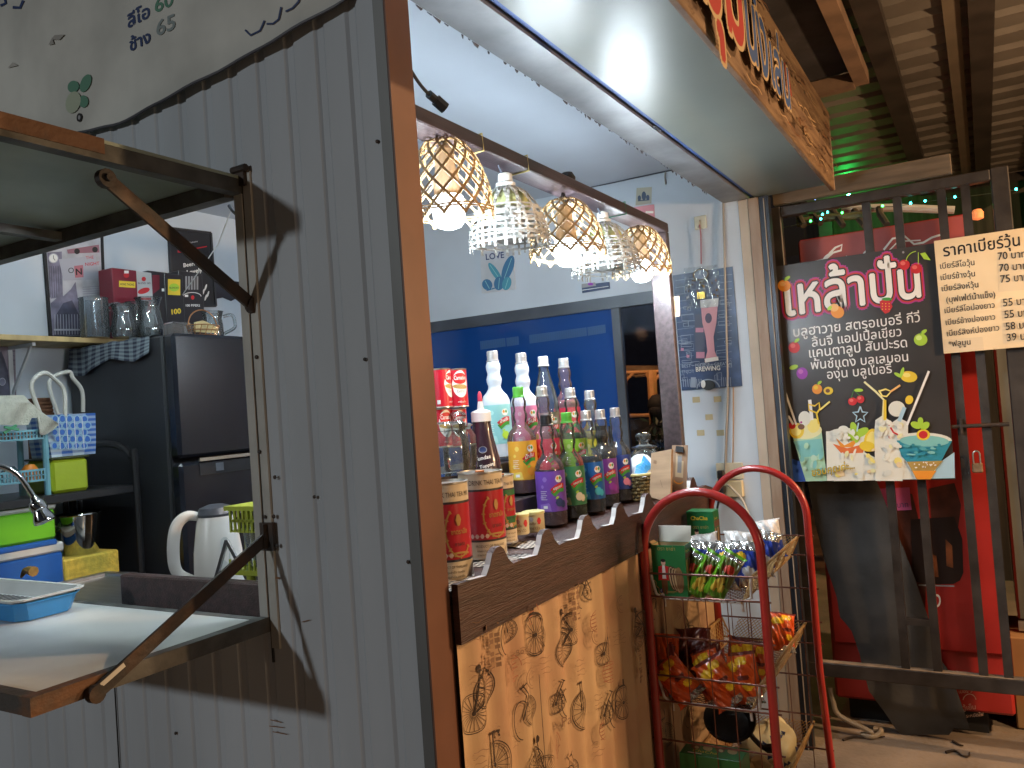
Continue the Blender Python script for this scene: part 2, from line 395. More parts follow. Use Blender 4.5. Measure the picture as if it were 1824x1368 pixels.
b.build('roofing_screw', m_rust, KI)
b = MB(); p0 = hit(203, 1210, 'x', -.013); b.box(-.0135, -.011, p0.y-.0012, p0.y+.0012, 0, p0.z+.03); b.build('sheet_joint', m_black, KI)
st = Art(**xplane(-.0118)); m_stain = ink('rust_stain', (.20, .10, .05), rough=.7, var=.3)
for a in ([(482, 1282), (502, 1287)], [(480, 1293), (505, 1296)], [(486, 1303), (512, 1308)], [(538, 1108), (552, 1104)]): st.line(a, 1.6, m_stain)
st.line([(486, 1028), (499, 1030)], 4, m_stain)
st.build('wall_stains', KI)

# ---- corner: grey flashing on the side, brown post on the front
b = MB(); b.box(-.0145, -.004, .001, hit(741, 1143, 'x', -.0145).y, 0, 2.86); b.build('corner_flashing', m_trim, KI)
b = MB(); b.box(-.0145, .058, -.004, .0, 0, 2.86); b.box(.0, .058, .0, .045, 0, 2.48); b.build('corner_post', m_brownpost, KI)

# ---- the raised upper flap and the lowered lower flap (hinged to the kiosk)
FY0, FY1, FX = .40, 1.64, -.52
uf = MB(); uz = 2.05
uf.use(m_flapframe); uf.bar((-.012, FY0+.014, uz), (FX, FY0+.014, uz), .028, .030); uf.bar((-.02, FY0+.029, uz-.003), (-.02, FY1, uz-.003), .032, .034)
uf.bar((FX+.015, FY0+.029, uz), (FX+.015, FY1, uz), .03, .028); uf.bar((-.03, 1.02, uz-.004), (FX+.03, 1.02, uz-.004), .028, .02)
ufo = uf.build('upper_flap', None, KI)
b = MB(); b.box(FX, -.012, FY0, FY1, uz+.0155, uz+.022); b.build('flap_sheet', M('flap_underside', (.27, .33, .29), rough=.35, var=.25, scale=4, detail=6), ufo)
b = MB(); b.box(FX-.002, FX+.20, FY0-.0022, FY0+.012, uz-.004, uz+.0235); b.build('rust_band', m_rustflap, ufo)
def strut(name, a, b_, wd, th, parent):
    s = MB(); a, b_ = Vector(a), Vector(b_); s.bar(a, b_, th, wd)
    for p in (a, b_): s.lathe([(wd*.62, -.007), (wd*.62, .007)], p, 14, Matrix(((1, 0, 0), (0, 0, 1), (0, -1, 0))))
    s.lathe([(.007, -.014), (.007, .014)], a, 8, Matrix(((1, 0, 0), (0, 0, 1), (0, -1, 0))))
    o = s.build(name, m_rust, parent); return o
strut('upper_strut', hit(188, 318, 'y', .392), (-.012, .392, 1.80), .027, .006, ufo)
lf = MB(); lz = 1.155
lf.use(m_flapframe); lf.bar((-.012, FY0+.012, lz-.012), (-.365, FY0+.012, lz-.012), .024, .030); lf.bar((-.012, FY0+.025, lz-.015), (-.012, FY1, lz-.015), .02, .024)
lf.use(m_rustflap); lf.bar((-.365, FY0+.012, lz-.012), (-.497, FY0+.012, lz-.012), .024, .030); lf.bar((-.485, FY0+.025, lz-.012), (-.485, FY1, lz-.012), .023, .029)
lfo = lf.build('lower_flap', None, KI)
b = MB(); b.box(-.475, -.02, FY0+.026, FY1, lz-.012, lz-.004); b.build('counter_sheet', m_flaptop, lfo)
so = strut('lower_strut', (-.012, .388, 1.325), hit(170, 1236, 'y', .388), .024, .006, lfo)
b = MB(); q = hit(176, 1222, 'y', .388); d = (Vector((-.012, .388, 1.325))-q).normalized(); b.bar(q+d*.002, q+d*.05, .0075, .008); b.build('strut_slot', M('slot_light', (.45, .45, .42)), so)
b = MB(); p = Vector((-.012, .39, 1.325)); b.box(-.02, -.012, .368, .405, 1.295, 1.352); b.box(-.03, -.012, .383, .387, 1.30, 1.35); b.build('hinge_bracket', m_rust, KI)
b = MB(); b.box(-.022, -.014, .385, .418, 2.05, 2.085); b.lathe([(.008, -.02), (.008, .02)], (-.02, .398, 2.085), 10, Matrix(((1, 0, 0), (0, 0, 1), (0, -1, 0)))); b.build('hinge_bracket', m_rust, KI)

# ---- front: bicycle-print panel, counter and scalloped board
def pan_y(x): return -.003-.015*(.5-.5*cos(2*pi*x/.083))
pf = MB(); nx_ = 170
pf.grid([[Vector((.058+1.66*i/nx_, pan_y(.058+1.66*i/nx_), z)) for i in range(nx_+1)] for z in [1.2*k/6 for k in range(7)]])
m_paper = M('printed_paper', (.50, .345, .20), rough=.62, col2=(.44, .255, .155), scale=5.5, lo=.40, hi=.66, detail=6)
pfo = pf.build('front_panel', m_paper, KI, smooth=True)
b = MB(); b.box(.058, 1.72, .004, .03, 0, 1.2); b.build('panel_backing', M('ply', (.25, .17, .1)), KI)
pr = Art(lambda x, z, l: Vector((x, pan_y(x)-l, z)), lift=6e-4, step=2e-5)
i_k = ink('faded_black', (.045, .030, .024), var=.3); i_f = ink('faded_brown', (.24, .14, .085), var=.2); i_s = ink('stamp_red', (.33, .13, .075), var=.2)
SB = .006
def wheel(cx, cz, r, sp, wd=.0017, rx=1.1):
    pr.arc(cx, cz, r*rx, r, 0, 2*pi, wd, i_k, 30); pr.arc(cx, cz, r*.9*rx, r*.9, 0, 2*pi, wd*.6, i_k, 26)
    for i in range(sp):
        a = 2*pi*i/sp+.1; pr.line([(cx+.006*cos(a), cz+.006*sin(a)), (cx+r*rx*.9*cos(a), cz+r*.9*sin(a))], wd*.55, i_k, SB)
    pr.ell(cx, cz, .004, .005, i_k)
def bike(cx, cz, s, kind, flip=1):
    X = lambda x: cx+x*s*flip
    if kind == 0:      # two-wheeler drawn nose on
        wheel(X(-.030), cz-.035*s, .052*s, 22); wheel(X(.028), cz+.012*s, .050*s, 22)
        for p in ([(-.030, -.035), (-.012, .030), (.028, .012)], [(-.012, .030), (-.004, .075)], [(-.016, .078), (.004, .07)], [(.0, .06), (.028, .012)], [(-.03, -.035), (.0, -.02), (.028, .012)]):
            pr.line([(X(a), cz+b_*s) for a, b_ in p], .0028, i_k, SB)
        pr.arc(X(.028), cz+.012*s, .044*s, .055*s, .4, 2.4, .0025, i_k)
        pr.ell(X(-.008), cz+.078*s, .006, .008, i_k)
    elif kind == 1:    # penny-farthing
        wheel(X(0), cz, .062*s, 14, .0024, .75); wheel(X(.052), cz-.022*s, .026*s, 9, .0016)
        pr.arc(X(0), cz, .040*s*flip, .066*s, -.3, 1.9, .003, i_k); pr.line([(X(.03), cz+.02*s), (X(.052), cz-.022*s)], .0026, i_k, SB)
        pr.line([(X(-.004), cz+.066*s), (X(-.004), cz+.088*s)], .005, i_k, SB)
    elif kind == 2:    # front view, one big wheel
        wheel(X(0), cz, .060*s, 18, .0022, .85)
        pr.line([(X(-.004), cz), (X(-.004), cz+.085*s)], .006, i_k, SB); pr.line([(X(-.02), cz+.088*s), (X(.022), cz+.082*s)], .005, i_k, SB)
        pr.line([(X(.016), cz+.082*s), (X(.02), cz+.068*s)], .004, i_k, SB)
    else:              # step-through frame
        pr.arc(X(-.028), cz-.03*s, .026*s, .050*s, .9, 4.6, .0022, i_k); wheel(X(.02), cz-.02*s, .036*s, 16, .0018)
        for p in ([(-.02, .055), (-.002, .03), (.02, -.02)], [(-.03, .05), (-.008, .062)], [(-.002, .03), (-.028, -.03)]): pr.line([(X(a), cz+b_*s) for a, b_ in p], .0028, i_k, SB)
R_ = random.Random(3)
def pz(px, py): p = hit(px, py, 'y', -.006); return p.x, p.z
for (px, py, kd, s, fl) in ((850, 1240, 0, .95, 1), (1005, 1132, 0, .95, 1), (948, 1130, 1, .95, 1), (1030, 1262, 2, 1., 1), (932, 1255, 3, 1.05, 1), (1072, 1150, 3, 1.0, -1), (990, 1240, 3, .8, -1), (895, 1115, 3, .85, 1), (880, 1362, 2, 1., 1), (955, 1362, 0, .9, -1), (1035, 1045, 3, .8, 1), (1075, 1260, 3, .9, -1), (1010, 1366, 3, .9, 1), (1100, 1250, 1, .9, -1), (1130, 1120, 0, .9, 1), (1180, 1180, 2, .9, 1), (1215, 1120, 1, .9, 1), (1175, 1300, 0, .9, -1), (1220, 1260, 3, .9, 1), (1155, 1070, 3, .8, 1)):
    x, z = pz(px, py); bike(x, z, s*.76, kd, fl)
for (px, py, kind) in ((865, 1150, 'blk'), (1016, 1075, 'blk'), (935, 1090, 'stmp'), (905, 1190, 'stmp'), (1045, 1105, 'stmp'), (980, 1325, 'stmp'), (1072, 1195, 'stmp'), (1060, 1295, 'stmp'), (928, 1205, 'ring'), (1045, 1130, 'ring'), (980, 1326, 'ring'), (1090, 1075, 'ring'), (828, 1120, 'txt'), (840, 1190, 'txt'), (925, 1158, 'txt'), (975, 1222, 'txt'), (990, 1085, 'txt'), (1000, 1285, 'Paris'), (922, 1160, 'Bonjour'), (870, 1300, 'txt'), (1050, 1330, 'txt'), (912, 1240, 'txt'), (1055, 1240, 'txt'), (845, 1345, 'txt'), (1128, 1180, 'blk'), (1200, 1090, 'ring'), (960, 1175, 'txt'), (1022, 1180, 'txt'), (1090, 1130, 'txt'), (905, 1300, 'txt'), (1155, 1240, 'ring')):
    x, z = pz(px, py)
    if kind == 'blk':
        for r in range(8):
            for c in range(4):
                if R_.random() < .8: xx = x-.03+c*.014; zz = z-.045+r*.012; pr.rect(xx, zz, xx+.011, zz+.008*R_.random()+.002, i_f)
    elif kind == 'stmp':
        for k in range(5): pr.line([(x-.022, z-.02+k*.009), (x-.022+.045*R_.uniform(.5, 1), z-.02+k*.009+.002)], .0022, i_s, SB)
        pr.arc(x, z, .024, .026, 0, 5, .0016, i_s)
    elif kind == 'ring': pr.arc(x, z, .017, .022, 0, 2*pi, .0016, i_f, 20); pr.arc(x, z, .012, .016, 0, 2*pi, .001, i_f, 16); pr.text(R_.choice(['1889', '1907', 'POST']), (x-.010, z-.004), (x+.010, z-.004), i_f)
    elif kind == 'txt':
        for k in range(4):
            xx = x-.03+.006*R_.random(); pts = [(xx+i*.006, z+.012-k*.011+.003*sin(i*1.7+k*2)*R_.uniform(.4, 1)) for i in range(int(R_.uniform(5, 11)))]; pr.line(pts, .0010, i_f, SB)
    else: pr.text(kind, (x-.03, z), (x+.025, z+.006), i_f)
x, z = pz(948, 1200); pr.rect(x-.0008, 0, x+.0008, z, i_k)
pro = pr.build('print', pfo); pro['kind'] = 'stuff'

b = MB(); b.box(.036, 1.72, .0, .46, 1.185, 1.213); b.build('counter_top', m_dkwood, KI)
# scalloped edge board
sc = [(.058, 1.115)]; top = [(.058, 1.228)]
for k in range(8):
    x0 = .212*k+.105
    top += [(x0, 1.226), (x0+.055, 1.222), (x0+.072, 1.240), (x0+.084, 1.262), (x0+.098, 1.270), (x0+.116, 1.270), (x0+.128, 1.262), (x0+.142, 1.240), (x0+.160, 1.226)]
top = [t for t in top if t[0] < 1.60]+[(1.62, 1.228), (1.70, 1.21)]
b = MB(); b.prism([(x, -.010, z) for x, z in [(.058, 1.115)]+top+[(1.70, 1.115)]], (0, -.014, 0)); sbo = b.build('scalloped_board', m_dkwood, KI)
wedge = M('raw_white_edge', (.62, .60, .58), rough=.6)
for k in range(7):
    x0 = .212*k+.105; pts = [(x0-.012, 1.2288), (x0, 1.2268), (x0+.055, 1.2228), (x0+.0715, 1.2408), (x0+.083, 1.262)]
    if x0+.1 > 1.6: continue
    b = MB()
    for p, q in zip(pts, pts[1:]): b.add([(p[0], -.0105, p[1]), (q[0], -.0105, q[1]), (q[0], -.0235, q[1]), (p[0], -.0235, p[1])], [(0, 1, 2, 3)])
    b.build('cut_edge', wedge, sbo)
# front head beam, canopy
b = MB(); b.box(.0, 2.45, -.066, .045, 2.392, 2.482); hb = b.build('head_beam', m_galv, KI)
b = MB(); rr = random.Random(21); x = .1
while x < 2.2:
    w_, h_ = rr.uniform(.004, .03), rr.uniform(.002, .010); b.prism([(x, .046, 2.392), (x+w_, .046, 2.392), (x+w_*rr.uniform(.5, .9), .046, 2.392-h_), (x+w_*rr.uniform(.1, .4), .046, 2.392-h_*rr.uniform(.4, 1))], (0, .0015, 0)); x += w_+rr.expovariate(1/.03)
o = b.build('peeling_edge', M('peel_grey', (.12, .13, .16), rough=.9), hb); o['kind'] = 'stuff'
b = MB(); q = hit(1170, 229, 'z', 2.3915); b.box(q.x-.03, q.x+.03, q.y-.004, q.y+.004, 2.391, 2.393); b.build('slot', m_black, hb)
b = MB(); b.box(0, 2.45, -.088, -.068, 2.405, 2.47); b.build('canopy_joint', M('gap_blue', (.04, .09, .26), rough=.6), KI)  # dark blue strip filling the gap behind the canopy
b = MB(); b.box(-.02, 2.455, -.385, -.090, 2.396, 2.412); co = b.build('canopy', m_greenpanel, KI)
b = MB(); b.box(-.02, 2.455, -.397, -.386, 2.388, 2.42); b.build('edge_strip', m_brownpost, co)
b = MB(); b.box(-.02, 2.45, -.398, -.07, 2.475, 2.49); b.build('canopy_cover', m_galv, co)
# right-hand door jamb: white board, tan timber, dark channel
b = MB(); b.box(W-.002, W+.05, -.062, -.021, 0, 2.39); b.build('jamb_board', M('tan_board', (.50, .42, .33), rough=.6, var=.1, scale=4, detail=6), KI)
b = MB(); b.box(W-.004, W+.05, -.108, -.064, 0, 2.39); b.build('jamb_timber', M('tan_timber', (.36, .27, .20), rough=.6, col2=(.30, .21, .15), scale=9, lo=.4, hi=.6, stretch=(4, 4, .6), detail=6), KI)
b = MB(); b.box(W+.0, W+.05, -.128, -.110, 0, 2.39); b.box(W-.004, W+.05, -.134, -.129, 0, 2.39); b.box(W+.0, W+.05, -.150, -.135, 0, 2.39); b.build('shutter_channel', M('dark_channel', (.03, .035, .045), rough=.4, metal=.4), KI)
b = MB(); b.box(W-.007, W+.0, -.1335, -.1295, 0, 2.38); b.build('channel_edge', M('channel_edge', (.36, .30, .24), rough=.5), KI)

# ---- vinyl banner hung on the side wall
bn = thing('vinyl_banner', 'slack white vinyl banner with hand-written Thai prices hung over the side hatch', 'banner', (-.03, .9, 2.3))
P = []; edge = [(1.9, 2.40), (1.35, 2.345), (1.07, 2.30), (.789, 2.272), (.606, 2.282), (.423, 2.297), (.257, 2.313), (.095, 2.336), (.05, 2.345)]
def edge_z(y):
    for (a, za), (c, zc) in zip(edge, edge[1:]):
        if c <= y <= a: return za+(zc-za)*(a-y)/(a-c)
    return edge[0][1]
def ban_x(y, z): return -.024-.004*sin(y*7+z*5)-.0025*sin(y*17-z*9)-.004*math.exp(-((z-edge_z(y))/.03)**2)
for i in range(25):
    row = []
    for j in range(70):
        y = 1.9-1.85*j/69; ez = edge_z(y)+.0012*sin(y*40); z = ez+(2.95-ez)*(i/24)**1.3; row.append(Vector((ban_x(y, z), y, z)))
    P.append(row)
b = MB(); b.grid(P); b.grid([[p+Vector((.003, 0, 0)) for p in r] for r in P]); b.build('cloth', M('dirty_vinyl', (.50, .49, .45), rough=.5, var=.18, scale=3.5, detail=7, bump=.08, bscale=14), bn, smooth=True)
b = MB(); b.tube([(ban_x(p[0], p[1])-.001, p[0], edge_z(p[0])+.0012*sin(p[0]*40)) for p in [(1.9-1.85*j/69, edge_z(1.9-1.85*j/69)) for j in range(70)]], .0035, 5); b.build('hem', M('dark_hem', (.05, .05, .06)), bn)
def banmap(u, v, l): p = hit(u, v, 'x', -.033); return Vector((ban_x(p.y, p.z)-l, p.y, p.z))
ba = Art(banmap, (-.07, -1), lift=8e-4); i_navy = ink('banner_navy', (.03, .05, .13)); i_fg = ink('banner_faded_green', (.09, .22, .15)); i_fgr = ink('banner_faded_grey', (.22, .26, .26))
ba.text('ลีโอ', (221, 47), (260, 27), i_navy, bold=.03); ba.text('60', (270, 20), (301, 5), i_fg, bold=.02)
ba.text('ช้าง', (224, 88), (262, 72), i_navy, bold=.03); ba.text('65', (274, 62), (306, 48), i_fgr, bold=.02)
ba.line([(-5, 8), (6, 4), (3, -8)], 5, i_navy); ba.line([(20, 12), (34, 13), (40, 0)], 5, i_navy)
for p in ([(434, 52), (444, 62), (462, 54), (470, 36)], [(474, 42), (486, 42), (496, 34), (500, 12)], [(508, 20), (520, 14), (530, 2), (532, -8)]): ba.line(p, 3.4, i_navy)
ba.ell(126, 153, 9, 11, i_fg, .3); ba.ell(146, 146, 8, 17, i_fg, .35); ba.ell(143, 179, 8, 11, i_fg)
ba.ell(126, 181, 12, 20, ink('guava', (.36, .40, .30)), .25); ba.ell(137, 208, 4.5, 8, I_K); ba.ell(137, 208, 2, 4, I_GR)
i_dirt = ink('banner_dirt', (.36, .34, .31), var=.2)
for p in ([(90, 70), (96, 62), (112, 60), (104, 70)], [(86, 80), (92, 66), (95, 78)], [(10, 120), (20, 110), (30, 116)]): ba.poly(p, i_dirt)
ba.build('lettering', bn)

# ---- wooden name board on the canopy edge
sg = thing('wooden_name_board', 'weathered plank name board with red and blue Thai lettering on the canopy edge', 'sign', (1.2, -.41, 2.4))
m_plank = M('weathered_plank', (.165, .10, .052), rough=.7, col2=(.09, .048, .025), scale=3.0, lo=.42, hi=.62, bump=.35, bscale=22, stretch=(1.2, 1, 9), detail=8)
b = MB()
for k in range(4):
    z0 = 2.36+k*.084; e = .02*((k*7) % 3); b.box(-.05, 2.44-e, -.420-.002*(k % 2), -.402, z0, z0+.082, bev=.003)
b.build('planks', m_plank, sg)
b = MB(); b.box(2.445, 2.47, -.418, -.402, 2.37, 2.69); b.build('end_batten', M('grey_wood', (.22, .15, .11), rough=.8, scale=12, var=.3, stretch=(1, 1, .2)), sg)
sa = Art(lambda u, v, l: hit(u, v, 'y', -.4225)+Vector((0, -l, 0)), (.45, -1)); i_srd = ink('sign_red', (.28, .025, .025)); i_sbl = ink('sign_blue', (.03, .07, .20)); i_sgl = ink('sign_glow', (.38, .28, .16))
fm = face((0, -.4225, 2.36), (1, 0, 0), (0, 0, 1), (0, -1, 0)); sa = Art(**fm)
def word(t, u0, u1, v, colr, hs):
    sa.text(t, (u0, v), (u1, v), i_sgl, hs=hs, ring=.055); sa.text(t, (u0, v), (u1, v), colr, hs=hs, bold=.022)
for p in ([(1.53, .24), (1.545, .13)], [(1.58, .23), (1.60, .15)]): sa.line(p, .014, i_srd)
rr = random.Random(17); i_w1, i_w2, i_w3 = ink('board_dark', (.06, .03, .014), var=.4), ink('board_worn', (.30, .19, .10), var=.3), ink('board_stain', (.12, .05, .02), var=.4)
for k in range(120):
    u, v, L_ = rr.uniform(.0, 2.35), rr.uniform(.01, .32), rr.uniform(.02, .22); ph = rr.uniform(0, 6)
    sa.line([(u+L_*i/7, v+.005*sin(ph+i*1.1)) for i in range(8)], rr.uniform(.0015, .006), (i_w1, i_w2, i_w3)[k % 3])
for k in range(18): sa.ell(rr.uniform(.0, 2.35), rr.uniform(.02, .31), rr.uniform(.008, .03), rr.uniform(.004, .012), (i_w1, i_w3)[k % 2], rr.uniform(-.3, .3), 9)
for (a, c, d_) in ((.3, .16, .25), (1.2, .08, 1.0), (1.75, .05, .5), (.2, .29, .8), (1.4, .27, .7), (1.95, .2, .35)): sa.line([(a+d_*i/12, c+.006*sin(i*1.9)) for i in range(13)], .0025, ink('plank_crack', (.10, .05, .025)))
word('มุม', .54, .90, .06, i_srd, 1.15); word('นั่ง', .935, 1.175, .062, i_sbl, 1.2); word('เล่น', 1.21, 1.465, .065, i_sbl, 1.15)
sa.build('lettering', sg)

# ---- metal roof of the yard
rf = thing('yard_roof', 'brown corrugated metal yard roof on dark purlins above the gate', 'roof', (2.7, -1.5, 3.0))
m_roof = M('roof_sheet', (.155, .138, .122), rough=.55, metal=.1, var=.3, scale=2.0, bump=.08, bscale=12, detail=6)
pts = []; x = .6
while x < 5.8:
    pts += [(x, 0), (x+.13, 0), (x+.155, .024), (x+.185, .024)]; x += .21
b = MB(); b.grid([[Vector((px_, y, 3.0+h)) for px_, h in pts] for y in [-1.38+1.58*k/10 for k in range(11)]])
b.build('roof_sheet', m_roof, rf)
m_pur = M('purlin_dark', (.040, .032, .028), rough=.6, metal=.2, var=.3, scale=6)
for y in (-.625, -1.0, -1.33): b = MB(); b.box(.6, 5.8, y-.045, y+.045, 2.945, 2.998); b.build('purlin', m_pur, rf)
b = MB(); b.box(.6, 5.75, -.93, -.87, 2.975, 2.997); b.build('batten', M('tan_steel', (.14, .11, .08), rough=.5), rf)
m_lbr = M('bracket_wood', (.21, .13, .085), rough=.75, var=.2, scale=8)
b = MB(); p, q = hit(1478, -10, 'z', 2.93), hit(1535, 140, 'z', 2.93); b.box(1.0, q.x, q.y-.03, q.y+.03, 2.90, 2.96); b.build('tie_beam', m_lbr, rf)
b = MB(); b.box(q.x-.06, q.x+.01, q.y+.03, .15, 2.89, 2.95); b.build('tie_beam', m_lbr, rf)
b = MB(); b.box(.62, q.x-.06, q.y+.03, .18, 2.955, 2.99); b.build('liner', M('dark_liner', (.045, .04, .045), rough=.9, var=.4, scale=5), rf)
for y in (-1.33, .1):
    for x in (5.7,): b = MB(); b.box(x-.05, x+.05, y-.05, y+.05, 0, 2.9); b.build('post', m_pur, rf)
dk = MB(); dk.box(5.86, 5.9, -3.2, .3, 0, 3.1)
tag(dk.build('board_fence', M('dark_boards', (.028, .022, .018), rough=.85, var=.4, scale=5, stretch=(1, 6, .4))), 'dark brown board fence closing the yard behind the red drinks fridge', 'fence')

# ================================================================ GATE, BOARDS, RED FRIDGE
m_gate = M('gate_paint', (.042, .036, .033), rough=.42, metal=.3, var=.35, scale=9, bump=.12, bscale=50, detail=7)
GX = 2.55
gt = thing('bar_gate', 'dark brown welded steel bar gate closing off the red drinks fridge', 'gate', (GX, -.55, .2))
b = MB(); b.box(GX, GX+.045, -.172, -.12, .27, 2.36, bev=.004); b.build('stile', m_gate, gt)
b = MB(); b.box(GX, GX+.045, -1.045, -.982, .27, 2.36, bev=.004); b.build('stile', m_gate, gt)
b = MB(); b.box(GX-.002, GX+.043, -.982, -.172, 2.312, 2.357, bev=.004); b.build('rail', m_gate, gt)
b = MB(); b.box(GX-.002, GX+.043, -1.4, -.12, .277, .338, bev=.004); b.build('rail', m_gate, gt)
m_dusty = M('rail_dust', (.20, .155, .115), rough=.9, var=.3, scale=14)
b = MB(); b.box(GX, GX+.04, -1.4, -.172, .338, .3395); b.build('dust', m_dusty, gt)
for y in (-.522, -.642, -.806, -.892):
    b = MB(); b.box(GX+.010, GX+.034, y-.0165, y+.0165, .3395, 2.312); b.build('bar', m_gate, gt)
b = MB(); p = hit(1640, 1108, 'x', GX+.02); b.box(GX+.008, GX+.036, -.629, -.535, p.z-.013, p.z+.013); b.build('rung', m_gate, gt)
b = MB(); p = hit(1765, 757, 'x', GX-.01); b.tube([(GX-.012, -.77, p.z), (GX-.012, -.97, p.z)], .008, 8); b.box(GX-.02, GX+.01, -.81, -.80, p.z-.03, p.z+.03); b.build('bolt', m_rust, gt)
pk = thing('padlock', 'small old brass padlock hanging from the bolt of the bar gate', 'padlock', hit(1741, 835, 'x', GX-.02))
q = hit(1741, 832, 'x', GX-.02); b = MB(); b.box(q.x-.009, q.x+.009, q.y-.019, q.y+.019, q.z-.022, q.z+.016, bev=.004); b.build('lock_body', M('old_brass', (.26, .17, .10), rough=.45, metal=.6, var=.2, scale=30), pk)
b = MB(); b.tube([(q.x, q.y-.012, q.z+.014)]+[(q.x, q.y-.012*cos(a), q.z+.05+.014*sin(a)) for a in [pi*i/8 for i in range(9)]]+[(q.x, q.y+.012, q.z+.014)], .0035, 7); b.build('shackle', M('steel', (.45, .42, .38), rough=.3, metal=.9), pk)
# plank lying on top of the gate
pl = thing('timber_plank', 'dusty brown timber plank resting on top of the bar gate', 'plank', (2.57, -.6, 2.36))
p0, p1 = hit(1400, 345, 'x', 2.56), hit(1692, 265, 'x', 2.56); b = MB(); b.box(2.56, 2.60, p1.y, -.14, 2.372, 2.452, bev=.003); b.build('board', M('dusty_plank', (.11, .085, .062), rough=.85, var=.3, scale=6, stretch=(1, .6, 6), detail=7), pl)

# ---- menu board of slushies
pb = thing('drinks_poster', 'black poster board with fruit, cocktails and a white Thai title tied to the gate', 'poster', (2.52, -.45, 1.6))
b = MB(); b.box(2.521, 2.527, -.768, -.118, 1.133, 2.092); b.build('board', M('poster_black', (.045, .041, .040), rough=.3, var=.1), pb)
a = Art(**xplane(2.521)); PX = xplane(2.521)
gl = ink('glow_magenta', (.42, .03, .26)); gr = ink('glow_red', (.50, .04, .03))
a.text('เหล้าปั่น', (1402, 562), (1640, 528), gl, hs=1.12, ring=.10); a.text('เหล้าปั่น', (1402, 562), (1640, 528), gr, hs=1.12, ring=.075)
a.text('เหล้าปั่น', (1402, 562), (1640, 528), I_K, hs=1.12, ring=.045); a.text('เหล้าปั่น', (1402, 562), (1640, 528), I_W, hs=1.12, bold=.018)
for t, A, B in (('บลูฮาวาย สตรอเบอรี่ กีวี่', (1414, 600), (1639, 573)), ('ลิ้นจี่ แอปเปิ้ลเขียว', (1447, 618), (1606, 598)), ('แคนตาลูป สับปะรด', (1442, 637), (1616, 618)), ('พั้นช์แดง บลูเลมอน', (1445, 658), (1618, 643)), ('องุ่น บลูเบอรี่', (1474, 675), (1589, 664))): a.text(t, A, B, I_CR if 0 else I_W, hs=1.0, bold=.006)
def fruit(x, y, rx, ry, m, m2=None, leaf=True, rot=0):
    a.ell(x, y, rx, ry, m, rot)
    if m2: a.ell(x-rx*.25, y-ry*.3, rx*.45, ry*.4, m2, rot)
    if leaf: a.ell(x+rx*.45, y-ry*1.25, rx*.55, ry*.28, I_LG, -.6); a.line([(x, y-ry*.8), (x+rx*.15, y-ry*1.4)], 1.2, I_G)
lo_, lp = ink('light_orange', (.85, .48, .16)), ink('light_purple', (.50, .14, .50)); lr = ink('light_red', (.70, .14, .12)); lyel = ink('light_yellow', (.88, .76, .22))
fruit(1397, 509, 11.5, 10.5, I_O, lo_); fruit(1415, 619, 10, 10, I_R, lr); fruit(1429, 665, 10, 10.5, I_P, lp, False); a.ell(1414, 654, 8, 4, I_LG, -.3)
fruit(1640, 605, 12, 11, I_LG, ink('pale_lime', (.60, .78, .25))); fruit(1619, 671, 15, 10, I_Y, lyel, False, .1); a.ell(1607, 663, 3, 9, I_LG, .3); a.ell(1600, 668, 8, 3, I_LG, .5)
a.ell(1492, 556, 12, 11, I_O, .3); a.ell(1486, 548, 8, 7, lo_); a.ell(1478, 549, 5, 3, I_LG, -.8)
a.poly([(1567, 537), (1575, 533), (1585, 536), (1590, 546), (1584, 556), (1577, 559), (1569, 551)], I_R)
for i in range(9): a.ell(1572+(i % 3)*6, 541+(i//3)*5, .8, 1, I_Y)
a.ell(1580, 533, 9, 3, I_G); 
fruit(1611, 472, 10, 9, I_R, lr, False); fruit(1632, 479, 10, 9, I_R, lr, False); a.arc(1634, 468, 20, 20, 3.3, 4.6, 1.3, I_LG); a.line([(1636, 471), (1636, 450)], 1.3, I_LG); a.poly([(1639, 452), (1648, 450), (1658, 464), (1646, 462)], I_LG)
fruit(1456, 693, 9, 9, I_O, I_Y); a.ell(1476, 696, 8.5, 7, I_Y); a.ell(1475, 696, 4, 3.5, I_BR)
fruit(1519, 715, 8, 7, I_R, lr, False); fruit(1533, 711, 7, 7, I_R, lr, False); a.line([(1517, 709), (1521, 695), (1533, 705)], 1.2, I_G); a.ell(1530, 695, 8, 3, I_LG)
# glasses
whi = ink('frost', (.74, .76, .70)); aq = ink('aqua', (.22, .55, .55)); aq2 = ink('aqua_deep', (.03, .28, .40)); pg = ink('pale_green', (.42, .68, .50)); cr2 = ink('pale_yellow', (.80, .78, .45)); ice = ink('ice_blue', (.40, .62, .78)); pf_ = ink('picture_white', (.80, .80, .72))
a.poly([(1486, 857), (1490, 800), (1540, 805), (1560, 815), (1600, 812), (1700, 830), (1701, 851)], pf_)
a.poly([(1408, 858), (1404, 815), (1428, 822), (1440, 857)], I_B); a.poly([(1672, 825), (1700, 805), (1701, 851), (1660, 852)], ice)
a.poly([(1410, 768), (1464, 766), (1474, 856), (1436, 857)], pg); a.poly([(1414, 786), (1464, 781), (1468, 810), (1428, 815)], aq)
a.ell(1437, 768, 28, 14, cr2, -.1); a.ell(1420, 767, 13, 14, I_Y); a.ell(1419, 767, 9, 9, lyel); a.ell(1450, 758, 11, 13, lyel, .3); a.ell(1434, 745, 11, 13, whi); a.ell(1428, 760, 6, 5, I_BR); a.ell(1412, 758, 6, 6, I_R); a.ell(1428, 752, 2, 2, gl)
a.line([(1392, 676), (1419, 756)], 3.6, I_W); a.line([(1397, 740), (1406, 742), (1414, 756)], 4, I_W); a.line([(1443, 712), (1447, 748)], 6, I_W)
